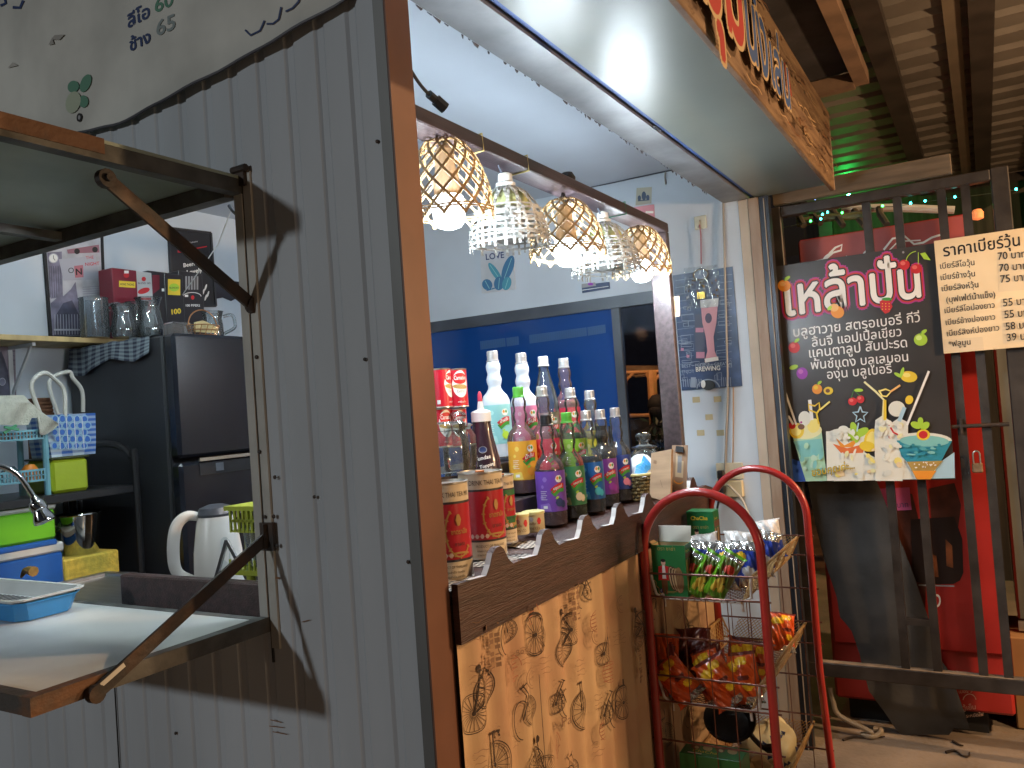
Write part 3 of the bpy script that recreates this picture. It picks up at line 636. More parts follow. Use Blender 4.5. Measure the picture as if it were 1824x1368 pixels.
a.line([(1459, 755), (1455, 735), (1442, 730), (1441, 720), (1452, 723), (1460, 717), (1461, 728), (1456, 736)], 3, I_Y); a.line([(1461, 730), (1479, 715)], 3.2, lyel)
a.poly([(1472, 768), (1544, 766), (1540, 812), (1538, 856), (1474, 856)], pf_); a.ell(1508, 776, 36, 14, whi); a.poly([(1484, 790), (1510, 798), (1541, 790), (1538, 806), (1500, 808)], ink('coral', (.72, .17, .04))); a.poly([(1490, 780), (1505, 793), (1530, 780), (1520, 796), (1498, 796)], I_O)
a.ell(1553, 783, 13, 20, I_Y, .2); a.ell(1553, 783, 9, 15, lyel, .2); a.ell(1546, 795, 15, 9, I_Y, .2)
for (cx, cy, r_, ro) in ((1522, 764, 13, 1.3), (1535, 770, 14, -.5), (1514, 778, 10, .6), (1528, 780, 9, -1.2)): a.ell(cx, cy, r_, r_*.5, I_LG, ro)
a.ell(1503, 764, 9, 6, whi)
pts = [(1533+14*(1 if i % 2 == 0 else .45)*cos(-pi/2+i*pi/5), 739+15*(1 if i % 2 == 0 else .45)*sin(-pi/2+i*pi/5)) for i in range(11)]; a.line(pts, 2.6, ice); a.line([(1530, 753), (1527, 768)], 2.5, ice)
a.poly([(1558, 770), (1618, 768), (1608, 856), (1560, 856)], pf_); a.poly([(1560, 748), (1572, 740), (1590, 752), (1602, 744), (1618, 752), (1618, 778), (1598, 790), (1575, 784), (1558, 772)], whi); a.line([(1584, 756), (1592, 770), (1600, 774)], 3, I_R); a.ell(1586, 778, 3, 2.5, I_R)
a.line([(1540, 680), (1560, 697), (1575, 712), (1573, 746)], 3.6, cr2); a.line([(1577, 712), (1577, 748)], 5, I_Y); a.line([(1566, 695), (1572, 705), (1580, 706), (1588, 697), (1578, 693), (1566, 697)], 3, lyel); a.line([(1586, 698), (1604, 686)], 3.4, lo_)
a.ell(1598, 728, 15, 14, whi); a.line([(1655, 661), (1616, 757)], 4.2, I_W); a.line([(1602, 750), (1612, 725)], 7, ice); a.ell(1620, 712, 7, 8, I_Y, .4)
a.ell(1647, 783, 49, 13, whi, .03); a.poly([(1598, 784), (1696, 785), (1676, 822), (1655, 834), (1628, 834), (1606, 812)], aq2); a.ell(1647, 785, 44, 10, aq, .03); a.poly([(1616, 822), (1680, 820), (1664, 838), (1654, 852), (1632, 852), (1624, 836)], I_GD); a.poly([(1626, 838), (1668, 838), (1658, 853), (1634, 853)], I_O)
a.ell(1645, 774, 12, 10, I_Y); a.ell(1645, 774, 8, 7, I_R); a.ell(1632, 757, 10, 6, I_LG, .4); a.ell(1648, 758, 9, 6, I_LG, -.6); a.ell(1640, 750, 5, 7, I_LG)
rr = random.Random(13); sp = [ink('splash_pale', (.84, .84, .74)), cr2, lyel, ink('splash_peach', (.84, .66, .40)), whi]
for k in range(24): a.ell(rr.uniform(1480, 1606), rr.uniform(800, 852), rr.uniform(2, 9), rr.uniform(1.5, 7), sp[k % 5], rr.uniform(0, 3), 10)
for k in range(26): a.ell(rr.uniform(1566, 1612), rr.uniform(748, 800), rr.uniform(2, 6), rr.uniform(2, 6), (whi, pf_, cr2, pf_)[k % 4], rr.uniform(0, 3), 14)
for k in range(14): a.ell(rr.uniform(1430, 1466), rr.uniform(790, 850), rr.uniform(2, 5), rr.uniform(3, 9), (ink('mint', (.50, .72, .58)), aq, pg)[k % 3], .2, 10)
for k in range(16): a.ell(rr.uniform(1612, 1684), rr.uniform(788, 812), rr.uniform(3, 9), rr.uniform(1, 3), (aq, aq2, ink('aqua_mid', (.09, .40, .46)))[k % 3], .05, 10)
for k in range(12): a.ell(rr.uniform(1492, 1530), rr.uniform(766, 782), rr.uniform(2, 5), rr.uniform(2, 4), (whi, whi, pf_)[k % 3], rr.uniform(0, 3), 8)
for k in range(20): a.ell(rr.uniform(1628, 1670), rr.uniform(822, 832), 1.3, 1.3, I_W, 0, 8)
a.text('ขอบคุณค่ะ...', (1449, 847), (1524, 833), I_K, hs=1.1, ring=.03); a.text('ขอบคุณค่ะ...', (1449, 847), (1524, 833), I_Y, hs=1.1)
for p in ((1381, 488), (1610, 451)): a.ell(*p, 2, 2, I_GR)
a.build('print', pb)
# ---- price board
pc = thing('price_board', 'cream price board of Thai beer prices in black letters beside the drinks poster', 'sign', (2.5, -.95, 1.85))
b = MB(); b.box(2.503, 2.508, -1.32, -.767, 1.641, 2.098); b.build('board', M('cream_board', (.72, .58, .38), rough=.5, var=.06, scale=5), pc)
a = Art(**xplane(2.503)); i_sl = ink('pasted_strip', (.66, .54, .37))
for (x0, y0, x1, y1) in ((1782, 540, 1840, 572), (1784, 575, 1840, 612), (1680, 605, 1750, 628), (1776, 452, 1840, 520)): a.poly([(x0, y0), (x1, y0-5), (x1+3, y1-5), (x0+3, y1)], i_sl)
a.text('ราคาเบียร์วุ้น', (1681, 457), (1817, 437), I_K, bold=.014)
for t, x0, y0, x1 in (('เบียร์ลีโอวุ้น', 1675, 479, 1736), ('เบียร์ช้างวุ้น', 1676, 499, 1737), ('เบียร์สิงห์วุ้น', 1678, 519, 1743), ('(บุฟเฟ่ต์น้ำแข็ง)', 1686, 539, 1773), ('เบียร์ลีโอป่องยาว', 1683, 558, 1772), ('เบียร์ช้างป่องยาว', 1685, 579, 1773), ('เบียร์สิงห์ป่องยาว', 1687, 599, 1780), ('*ฟลูมูน', 1690, 618, 1729)): a.text(t, (x0, y0), (x1, y0-(x1-x0)*.115), I_K, bold=.008)
for t, y in (('70', 463), ('70', 484), ('75', 504), ('55', 546), ('55', 567), ('58', 588), ('39', 608)):
    x0 = 1778+(y-463)*.11; a.text(t, (x0, y), (x0+17, y-2), I_K, bold=.008); a.text('บาท', (x0+24, y-2.5), (x0+50, y-5), I_K, bold=.008)
a.build('lettering', pc)

# ---- red drinks fridge
m_fr = M('red_fridge', (.37, .022, .018), rough=.35, var=.15, scale=3, bump=.02, bscale=9, detail=5)
fx = 2.80
rd = thing('drinks_fridge', 'tall red drinks fridge with white script header behind the bar gate', 'fridge', (3.1, -.5, 0))
b = MB(); b.box(fx, 3.4, -.905, -.19, .10, 2.24, bev=.012); b.build('body', m_fr, rd)
b = MB(); b.box(fx-.012, fx, -.895, -.20, 2.02, 2.232); hdr = b.build('header_panel', M('header_red', (.36, .075, .07), rough=.4, var=.1), rd)
b = MB(); b.box(fx-.022, fx-.002, -.90, -.205, .36, 2.0, bev=.008); drf = b.build('door', m_fr, rd)
a = Art(**xplane(fx-.0125)); 
a.line([(1477, 452), (1488, 441), (1500, 436), (1498, 446), (1484, 450), (1470, 462), (1452, 466)], 3.6, I_W); a.arc(1490, 468, 24, 18, 2.6, 4.4, 3.6, I_W); a.line([(1500, 463), (1508, 457), (1516, 461)], 3.4, I_W); a.arc(1548, 455, 10, 9, 0, 2*pi, 3, I_W); a.line([(1574, 445), (1590, 425), (1612, 421), (1628, 435), (1645, 432), (1660, 423), (1680, 417)], 3.6, I_W); a.line([(1580, 450), (1600, 430), (1640, 428)], 2.4, I_W)
a.build('script_lettering', hdr)
a = Art(**xplane(fx-.023)); cola = ink('cola_brown', (.07, .018, .010), rough=.3, var=.4, scale=12); cola2 = ink('cola_amber', (.20, .06, .02), rough=.3, var=.4, scale=14)
a.poly([(1590, 870), (1625, 880), (1640, 940), (1650, 1010), (1648, 1095), (1636, 1140), (1612, 1100), (1604, 1000)], cola); a.poly([(1606, 985), (1618, 1000), (1626, 1090), (1614, 1095)], cola2)
a.poly([(1655, 870), (1700, 860), (1712, 900), (1704, 960), (1694, 1000), (1680, 1010), (1660, 940)], cola); a.poly([(1676, 920), (1690, 940), (1693, 1000), (1684, 1002)], cola2)
a.ell(1668, 1070, 8, 12, I_W); a.ell(1668, 1070, 5, 8, m_fr)
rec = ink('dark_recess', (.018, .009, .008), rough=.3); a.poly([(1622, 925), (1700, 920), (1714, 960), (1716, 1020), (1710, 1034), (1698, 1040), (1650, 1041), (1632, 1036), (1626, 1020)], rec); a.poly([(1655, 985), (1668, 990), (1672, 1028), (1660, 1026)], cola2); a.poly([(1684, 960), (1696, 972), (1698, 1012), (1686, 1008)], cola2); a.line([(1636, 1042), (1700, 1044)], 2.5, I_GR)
a.poly([(1470, 868), (1545, 872), (1600, 960), (1600, 1120), (1560, 1060), (1500, 960)], cola)
pnk = ink('price_pink', (.55, .10, .28)); a.poly([(1533, 872), (1620, 868), (1624, 908), (1545, 912)], pnk); a.text('น้ำตาล', (1540, 890), (1568, 887), I_NB); a.text('ราคา 10 บาท', (1552, 907), (1618, 903), I_NB)
a.build('door_print', drf)
a = Art(**xplane(fx-.001)); wf_ = ink('worn_white', (.55, .35, .28))
a.text('ตู้เย็น', (1714, 1265), (1738, 1263), wf_); a.text('ประหยัดไฟ', (1716, 1279), (1752, 1275), wf_); a.arc(1727, 1250, 12, 14, 3.4, 6, 1.4, wf_); a.text('เบอร์ 5', (1708, 1235), (1732, 1233), wf_); a.build('plinth_print', rd)
b = MB(); b.box(fx+.05, 3.35, -.80, -.24, 0, .10); b.build('plinth', m_black, rd)
b = MB(); q = hit(1741, 379, 'x', 2.79); b.lathe([(.004, 0), (.022, .006), (.024, .03), (.016, .045), (.004, .048)], (q.x+.01, q.y, q.z-.03), 14); b.build('top_lamp', EM('orange_lamp', (.9, .25, .08), .7), rd)
# dark rubber sheet hanging behind the gate bars
rs = thing('rubber_sheet', 'large dark grey rubber sheet hanging askew between the gate and the red fridge', 'sheet', (2.69, -.4, .1))
out = [(1436, 855), (1450, 935), (1466, 1000), (1490, 1068), (1495, 1100), (1516, 1122), (1530, 1160), (1548, 1230), (1575, 1268), (1600, 1308), (1612, 1316), (1700, 1308), (1727, 1298), (1706, 1240), (1690, 1200), (1664, 1165), (1652, 1100), (1622, 1010), (1590, 930), (1560, 855)]
poly = [hit(x, y, 'x', 2.70) for x, y in out]
def shx(p): return 2.70+.012*sin(p.y*8+p.z*2.5)+.008*sin(p.z*5+p.y*9)+.02*sin(p.z*2.1)
ymin, ymax, zmin, zmax = min(p.y for p in poly), max(p.y for p in poly), min(p.z for p in poly), max(p.z for p in poly)
Lf = out[:11]; Rt = out[19:10:-1]
def interp(ch, y):
    for (xa, ya), (xb, yb) in zip(ch, ch[1:]):
        if ya <= y <= yb: return xa+(xb-xa)*(y-ya)/max(1e-6, yb-ya)
    return ch[-1][0] if y > ch[-1][1] else ch[0][0]
P1 = []
for i in range(40):
    py = 855+(1312-855)*i/39; xl, xr = interp(Lf, py), interp(Rt, min(py, 1298)); row = []
    for j in range(14):
        p = hit(xl+(xr-xl)*j/13, py+(-12 if i == 39 and j > 9 else 0), 'x', 2.70); row.append(Vector((shx(p), p.y, p.z)))
    P1.append(row)
b = MB(); b.grid(P1); b.grid([[p+Vector((.005, 0, 0)) for p in r] for r in P1]); b.build('sheet', M('dark_rubber', (.045, .044, .043), rough=.6, var=.35, scale=5, bump=.25, bscale=14, detail=7), rs, smooth=True)
# cabinet frame at the far right
cb = thing('glass_cabinet', 'grey green metal cabinet with a bright edge right of the red fridge', 'cabinet', (3.0, -1.1, 0))
b = MB(); b.box(3.02, 3.5, -1.5, -.945, .45, 1.95, bev=.01); b.build('body', M('cabinet_grey', (.13, .16, .15), rough=.35, metal=.2, var=.15, scale=4), cb)
b = MB(); b.box(3.005, 3.018, -1.05, -1.035, .45, 1.95); b.box(3.0, 3.02, -1.5, -.945, .41, .45); b.build('bright_edge', M('edge_steel', (.5, .52, .5), rough=.3, metal=.8), cb)
bx = thing('cardboard_box', 'brown cardboard box on the ground below the grey green cabinet', 'box', (3.0, -1.1, 0))
b = MB(); b.box(2.93, 3.3, -1.4, -.905, 0.004, .40, bev=.006); b.build('carton', M('cardboard', (.30, .18, .08), rough=.8, var=.12, scale=4), bx)
b = MB(); b.box(2.926, 2.93, -1.4, -.905, .20, .206); b.build('flap_line', M('card_dark', (.12, .07, .03)), bx)
# hose, twigs
hs_ = thing('hose', 'pale curved hose hanging from the gate and hooked on the ground', 'hose', (2.62, -.3, 0))
pts = [hit(x, y, 'x', 2.62) for x, y in ((1478, 1225), (1484, 1250), (1496, 1275))]+[Vector((2.62, -.36, .03))]+[hit(x, y, 'z', .014) for x, y in ((1535, 1308), (1552, 1312), (1565, 1308), (1569, 1300), (1556, 1298))]
def smooth(pts, k=5):
    out = []; P_ = [Vector(p) for p in pts]
    for i in range(len(P_)-1):
        p0, p1, p2, p3 = P_[max(i-1, 0)], P_[i], P_[i+1], P_[min(i+2, len(P_)-1)]
        for j in range(k):
            t = j/k; out.append(.5*((2*p1)+(p2-p0)*t+(2*p0-5*p1+4*p2-p3)*t*t+(3*p1-p0-3*p2+p3)*t**3))
    out.append(P_[-1]); return out
b = MB(); b.tube(smooth(pts), .011, 8); b.build('tube', M('hose_beige', (.30, .24, .17), rough=.5, var=.15), hs_, smooth=True)
def twig(lbl, px):
    b = MB(); pts = smooth([hit(x, y, 'z', .006) for x, y in px], 4); b.tube(pts, [.006*(1-.6*i/len(pts)) for i in range(len(pts))], 6)
    tag(b.build('twig', M('twig_bark', (.035, .022, .014), rough=.9)), lbl, 'twig')
twig('long thin dark twig lying beside the hose hook on the concrete', [(1502, 1318), (1520, 1313), (1545, 1314), (1576, 1312)])
twig('crooked dark twig lying alone on the concrete in front of the rubber sheet', [(1685, 1340), (1700, 1337), (1715, 1346), (1725, 1347), (1727, 1340)])
twig('short dark twig lying next to the bottom of the rubber sheet', [(1697, 1320), (1708, 1326), (1716, 1328)])
# sticks and pipe lying above the fridge
def stick(lbl, a, c, r, m, name='stick', cat='stick'):
    b = MB(); b.tube([a, (Vector(a)+Vector(c))/2+Vector((0, .01, .01)), c], [r, r*.93, r*.85], 8); tag(b.build(name, m, None, smooth=True), lbl, cat, None)
m_bam = M('dull_bamboo', (.16, .17, .07), rough=.6, var=.3, scale=8, stretch=(1, 1, 5)); m_stk = M('dark_stick', (.07, .06, .04), rough=.8)
stick('greenish bamboo pole lying level on top of the red fridge', hit(1420, 397, 'x', 2.95), hit(1545, 383, 'x', 2.95), .022, m_bam, 'bamboo_pole', 'pole')
stick('white plastic pipe lying level above the red fridge header', hit(1500, 372, 'x', 3.1), hit(1700, 374, 'x', 3.1), .022, M('pipe_white', (.45, .45, .42), rough=.4), 'pipe', 'pipe')
for lbl, a, c in (('leftmost slanting stick leaning behind the bamboo pole', (1416, 362), (1432, 402)), ('second slanting stick from the left above the red fridge', (1440, 372), (1462, 398)), ('third slanting stick from the left crossing the bamboo pole', (1478, 362), (1502, 402)), ('slanting stick above the first letter of the fridge header', (1522, 376), (1540, 402)), ('rightmost slanting stick above the fridge header', (1566, 372), (1580, 400))):
    stick(lbl, hit(*a, 'x', 3.05), hit(*c, 'x', 2.9), .017, m_stk)
# fairy lights
fl = thing('fairy_lights', 'string of tiny green and cyan fairy lights strung behind the gate top', 'string lights', (2.7, -.6, 2.3))
cy, gn, vi = EM('led_cyan', (.05, .85, .75), 14), EM('led_green', (.05, .9, .12), 14), EM('led_violet', (.25, .3, 1.), 14)
bl = [(1360, 411, gn), (1444, 394, gn), (1462, 390, cy), (1465, 382, cy), (1474, 378, cy), (1500, 379, gn), (1572, 367, gn), (1597, 366, cy), (1622, 362, cy), (1648, 358, cy), (1675, 354, cy), (1701, 351, cy), (1810, 337, cy)]
b = MB(); b.tube([hit(x, y+1.5, 'x', 2.70) for x, y, _ in bl], .0015, 5); b.build('wire', M('wire_green', (.03, .05, .03)), fl)
bl += [(1434, 346, cy), (1438, 350, vi), (1443, 345, vi), (1448, 350, vi), (1443, 355, cy), (1452, 354, vi)]
for x, y, m_ in bl: b = MB(); q = hit(x, y, 'x', 2.70); b.lathe([(.0001, -.0055), (.0045, -.003), (.005, .001), (.003, .005), (.0001, .006)], q, 8); b.build('bulb', m_, fl)
gb = thing('green_lamp', 'bright green lamp under the far roof sheets behind the gate', 'lamp', hit(1512, 350, 'x', 5.35))
q = hit(1512, 350, 'x', 5.35); b = MB(); b.lathe([(.001, -.02), (.015, -.012), (.018, 0), (.012, .014), (.001, .018)], q, 12); b.build('led', EM('led_green_big', (.02, .9, .12), 850), gb)
b = MB(); b.lathe([(.010, 0), (.010, .1)], q+Vector((0, 0, .017)), 8); b.build('holder', m_black, gb)

nb = thing('shade_board', 'tall narrow plain brown board added out of view to shade the front panel', 'board', (1.53, -1.3, 0))  # added unseen board, sized to throw the shadow on the bicycle panel
b = MB(); b.box(1.187, 1.56, -1.31, -1.29, .06, 1.99, bev=.004); b.box(1.20, 1.225, -1.31, -1.29, 1.99, 2.07); b.build('panel', m_pur, nb)
b = MB(); b.box(1.17, 1.58, -1.40, -1.20, 0, .06, bev=.01); b.build('foot', m_pur, nb)

# ================================================================ SNACK RACK
m_red = M('rack_red', (.30, .018, .016), rough=.28, var=.12, scale=12, coat=.4)
m_wire = M('rack_wire', (.16, .07, .05), rough=.4, metal=.6, var=.3, scale=30)
m_wht = M('white_coated_wire', (.62, .60, .55), rough=.35, var=.1)
m_gold = M('gilt_wire', (.42, .26, .10), rough=.35, metal=.5, var=.2, scale=30)
RX0, RX1, RYA, RYB = 1.0, 1.65, -.022, -.352
rk = thing('snack_rack', 'red tubular snack rack with three wire baskets in front of the counter', 'rack', (1.33, -.19, 0))
for x in (RX0, RX1):
    yc = (RYA+RYB)/2; r = (RYA-RYB)/2; pts = [(x, RYA+.0, .0), (x, RYA, .6)]+[(x, yc+r*cos(a), 1.115+r*sin(a)) for a in [pi*i/22 for i in range(23)]]+[(x, RYB, .6), (x, RYB-.025, 0)]
    b = MB(); b.tube(pts, .0125, 10); b.build('hoop', m_red, rk, smooth=True)
    b = MB()
    for z in (1.05, .985, .873, .762, .690, .581, .45, .34, .2): b.tube([(x, RYA+.016, z), (x, RYB-.016-.012*(1.1-z), z)], .0028, 6)
    for y in (-.07, -.125, -.19, -.25, -.31): b.tube([(x+.003, y, .06), (x+.003, y, .985)], .0016, 5)
    b.build('rungs', m_wire, rk)
def basket(z0, z1, y0=-.315, y1=-.028):
    x0, x1 = RX0+.02, RX1+.02
    o = MB()   # rim and floor frame
    fr = [(x0, y1, z1), (x0+.004, y1-.012, z0+.012), (x0+.006, y1-.03, z0), (x0+.006, y0+.03, z0), (x0+.004, y0+.004, z0+.014), (x0, y0, z1)]
    o.tube(fr, .0042, 8)
    o.tube([(x0+.006, y0+.03, z0), (x0+.002, y0+.028, z0-.024)], .004, 7); o.tube([(x0+.006, y1-.035, z0), (x0+.002, y1-.037, z0-.024)], .004, 7)
    bo = o.build('basket', m_wht, rk, smooth=True)
    o = MB(); o.tube([(x0, y0, z1), (x1, y0, z1)], .0045, 7); o.tube([(x0, y1, z1), (x1, y1, z1)], .0045, 7)
    for yy, zz in ((y0+.03, z0), (y1-.03, z0)): o.tube([(x0, yy, zz), (x1, yy, zz)], .003, 6)
    o.tube([(x1, y0, z1), (x1, y0+.03, z0), (x1, y1-.03, z0), (x1, y1, z1)], .0035, 7)
    o.build('rim', m_gold, bo)
    o = MB()
    def lat(P, Q, R, n, m):   # crossed mesh on the patch P + s(Q-P) + t(R-P)
        P, Q, R = Vector(P), Vector(Q), Vector(R); u, v = Q-P, R-P
        for d in (1, -1):
            for k in range(-m, n+1):
                s0, s1 = k/n, (k+m)/n; t0, t1 = (0, 1) if d > 0 else (1, 0)
                if s0 < 0: t0 += (t1-t0)*(0-s0)/(s1-s0); s0 = 0
                if s1 > 1: t1 -= (t1-t0)*(s1-1)/(s1-s0) if s1 > s0 else 0; s1 = 1
                if s1-s0 > .01: o.tube([P+u*s0+v*t0, P+u*s1+v*t1], .0012, 4)
    lat((x0, y0+.03, z0), (x1, y0+.03, z0), (x0, y0, z1), 30, 4); o.build('side_mesh', m_gold, bo); o = MB()
    lat((x0, y1-.03, z0), (x1, y1-.03, z0), (x0, y1, z1), 30, 4); o.build('side_mesh', m_gold, bo)
    o = MB(); lat((x0, y0+.03, z0), (x1, y0+.03, z0), (x0, y1-.03, z0), 30, 12); o.build('floor_mesh', m_wire, bo)
    o = MB(); lat((x1, y0+.03, z0), (x1, y1-.03, z0), (x1, y0, z1), 18, 5); o.build('end_mesh', m_gold, bo)
basket(.975, 1.045); basket(.680, .752); basket(.345, .420)

# ---- seed boxes
m_sg = M('carton_green', (.012, .17, .05), rough=.4, var=.08, scale=8)
def seed_box(lbl, x0, y0, w_, d_, h, z, openbox):
    t = thing('seed_box', lbl, 'box', (x0, y0, z), 'green seed cartons')
    b = MB()
    if openbox:
        e = .0015
        for a in ((x0, x0+e, y0, y0+w_), (x0+d_-e, x0+d_, y0, y0+w_), (x0+e, x0+d_-e, y0, y0+e), (x0+e, x0+d_-e, y0+w_-e, y0+w_)): b.box(a[0], a[1], a[2], a[3], z+.002, z+h)
        b.box(x0, x0+d_, y0, y0+w_, z, z+.002)
    else: b.box(x0, x0+d_, y0, y0+w_, z, z+h, bev=.0015)
    b.build('carton', m_sg, t)
    if openbox:
        kr = M('kraft_inside', (.45, .32, .17), rough=.8); wb = M('white_card', (.58, .56, .48), rough=.7)
        b = MB(); b.use(kr); b.box(x0+.0016, x0+d_-.0016, y0+.0016, y0+.0024, z+.01, z+h-.001); b.box(x0+.0016, x0+d_-.0016, y0+w_-.0024, y0+w_-.0016, z+.01, z+h-.001); b.box(x0+d_-.0024, x0+d_-.0016, y0+.003, y0+w_-.003, z+.01, z+h-.001)
        b.prism([(x0+.01, y0+w_, z+h), (x0+d_-.01, y0+w_, z+h), (x0+d_-.016, y0+w_+.022, z+h+.016), (x0+.016, y0+w_+.022, z+h+.016)], (0, 0, .001)); b.build('inside', None, t)
        b = MB(); b.prism([(x0+d_, y0, z+h), (x0+d_, y0+w_, z+h), (x0+d_+.012, y0+w_, z+h+.045), (x0+d_+.012, y0, z+h+.045)], (.001, 0, 0)); b.build('lid', wb, t)
    a = Art(**face((x0, y0+w_, z), (0, -1, 0), (0, 0, 1), (-1, 0, 0)), step=6e-5)
    i_sd = ink('seed_dark', (.08, .045, .025)); i_sc = ink('seed_cream', (.55, .42, .24)); i_ms = ink('seed_mid', (.28, .16, .07))
    if not openbox: a.text('ChaCha', (w_*.16, h*.86), (w_*.78, h*.86), I_Y, bold=.03); a.text('ตรา ชาช่า', (w_*.2, h*.72), (w_*.78, h*.72), I_GD)
    else: a.text('ตรา ชาช่า', (w_*.2, h*.90), (w_*.72, h*.90), I_GD)
    cx = w_*.34; top = h*.66
    a.ell(cx, top, .0065, .009, I_SK); a.ell(cx, top+.006, .0072, .005, I_K); a.poly([(cx-.016, top-.012), (cx-.004, top-.008), (cx+.004, top-.008), (cx+.016, top-.012), (cx+.018, top-.052), (cx+.009, top-.050), (cx-.009, top-.050), (cx-.018, top-.052)], I_R); a.poly([(cx-.004, top-.008), (cx+.004, top-.008), (cx+.006, top-.046), (cx-.006, top-.046)], I_W); a.poly([(cx-.009, top-.050), (cx+.009, top-.050), (cx+.008, top-.09), (cx+.001, top-.09), (cx, top-.06), (cx-.002, top-.09), (cx-.008, top-.09)], I_BR)
    sx, sz = w_*.66, h*.36
    for k in range(3): a.ell(sx+k*.008-.008, sz-k*.003, .011, .036, i_sd if k < 2 else i_ms, .12); a.ell(sx+k*.008-.008, sz-k*.003, .0085, .032, i_sc, .12); a.ell(sx+k*.008-.008, sz-k*.003, .005, .03, i_sd, .12)
    a.ell(sx+.014, sz-.004, .011, .036, i_ms, .05)
    for k in range(-2, 3): a.line([(sx+.014+k*.004, sz-.03), (sx+.014+k*.0045, sz+.022)], .0012, i_sd)
    a.rect(w_*.18, .010, w_*.26, .022, ink('square_blue', (.03, .07, .30))); a.text('f', (w_*.205, .012), (w_*.235, .012), I_W)
    a.rect(w_*.40, .014, w_*.68, .0155, I_GD); a.rect(w_*.40, .011, w_*.62, .0122, I_GD); a.ell(cx-.008, top-.096, .006, .010, I_W); a.build('front_print', t)
    a = Art(**face((x0, y0, z), (1, 0, 0), (0, 0, 1), (0, -1, 0)), step=6e-5)
    for k in range(6): a.rect(d_*(.08+.15*k), h*.12, d_*(.19+.15*k), h*.72, (i_sc, i_ms, i_sd)[k % 3])
    a.rect(d_*.05, h*.74, d_*.95, h*.84, I_BR); a.text('ChaCha', (d_*.1, h*.86), (d_*.6, h*.86), I_Y); a.build('side_print', t)
q = at(1148, 1052, 2.27); seed_box('open green seed carton with a raised white lid at the basket front', RX0+.03, -.132, .100, .06, .146, .979, True)
seed_box('closed green seed carton with a yellow word on its front', 1.34, -.128, .088, .06, .198, .979, False)
tn = thing('seed_box', 'green seed carton in the lowest basket with seeds printed on its top', 'box', (1.1, -.2, .35), 'green seed cartons')
b = MB(); b.box(RX0+.012, RX0+.10, -.25, -.075, .349, .545, bev=.002); b.build('carton', m_sg, tn)
a = Art(**face((RX0+.014, -.078, .545), (0, -1, 0), (1, 0, 0), (0, 0, 1)), step=6e-5); i_c = ink('seed_cream', (.55, .42, .24))
for k in range(4): a.ell(.03+.035*k, .05, .013, .018, (I_BR, i_c, I_BR, i_c)[k], .5); a.ell(.034+.035*k, .046, .006, .01, i_c, .5)
a.text('ChaCha', (.03, .016), (.10, .016), I_Y); a.rect(.02, .004, .06, .010, I_W); a.build('top_print', tn)

# ---- snack bags
def bag_mesh(w_, h, t, region, mats, seed, fat=.5, side=0, nu=26, nv=34):
    rr = random.Random(seed); mb = MB(); ph = [rr.uniform(0, 6) for _ in range(8)]
    def P(u, v, sgn):
        e = max(0, 1-abs(2*u-1)**2.6); f = max(0, 1-abs(2*v-1)**3.2)**.75; T = t*(e**.6)*f*(.55+.45*sin(pi*min(1, v*fat*1.6)))
        wr = .0035*(sin(u*17+ph[0]+5*v)*sin(v*13+ph[1])+.7*sin(u*31+v*23+ph[2]))*(.25+f)*(1 if .04 < u < .96 else .2)
        seal = 1 if v < .05 or v > .95 else 0
        z = h*(v+(.008*(int(u*nu) % 2) if v in (0., 1.) else 0)); x = w_*(u-.5)*(1-.10*f+.06*seal)
        return Vector((x, sgn*(T*.5+wr)+(.004*sin(u*9+ph[3]) if seal else 0), z))
    for sgn in (-1, 1):
        o = len(mb.v); rows = [[P(j/nu, i/nv, sgn) for j in range(nu+1)] for i in range(nv+1)]
        for i in range(nv):
            for j in range(nu):
                u, v = (j+.5)/nu, (i+.5)/nv
                mi = region(u if sgn < 0 else 1-u, v, sgn); mb.use(mats[mi])
                a_, b_, c_, d_ = rows[i][j], rows[i][j+1], rows[i+1][j+1], rows[i+1][j]
        # shared vertices
        vs = [p for r in rows for p in r]; base = len(mb.v); mb.v += vs; W1 = nu+1
        for i in range(nv):
            for j in range(nu):
                u, v = (j+.5)/nu, (i+.5)/nv; mb.use(mats[region(u if sgn < 0 else 1-u, v, sgn)])
                q_ = (i*W1+j, i*W1+j+1, (i+1)*W1+j+1, (i+1)*W1+j)
                if sgn > 0: q_ = q_[::-1]
                mb.f.append(tuple(base+k for k in q_)); mb.m.append(mb.cm)
    return mb
foil = dict(rough=.30, coat=.35, bump=.05, bscale=30)
f_g = M('foil_green', (.11, .30, .012), **foil); f_dg = M('foil_dark_green', (.07, .10, .012), **foil); f_nut = M('foil_nut', (.60, .42, .06), rough=.3); f_sv = M('foil_silver', (.62, .62, .60), rough=.18, metal=.75, bump=.2, bscale=40); f_r = M('foil_redlogo', (.50, .05, .03), rough=.3)
f_o = M('foil_orange', (.62, .085, .010), **foil); f_y = M('foil_yellow', (.82, .50, .02), **foil); f_m = M('foil_maroon', (.14, .02, .012), **foil); f_lb = M('foil_lightblue', (.08, .28, .62), **foil); f_bl = M('foil_blue', (.02, .05, .32), **foil); f_w = M('foil_white', (.66, .64, .62), rough=.25, coat=.5)
def ell_(u, v, cu, cv, ru, rv): return ((u-cu)/ru)**2+((v-cv)/rv)**2 < 1
def reg_g(u, v, s):
    if v > .93 or v < .05: return 0
    if s > 0: return 1 if v < .6 else 3
    if ell_(u, v, .42, .30, .17, .10) or ell_(u, v, .66, .24, .16, .09) or ell_(u, v, .56, .38, .12, .08) or ell_(u, v, .35, .18, .13, .07): return 2
    if ell_(u, v, .60, .64, .26, .10) and v > .57: return 4
    if v > .84: return 3
    if u < .20 or (v < .42 and u < .26): return 0
    return 1 if v > .30 else 0
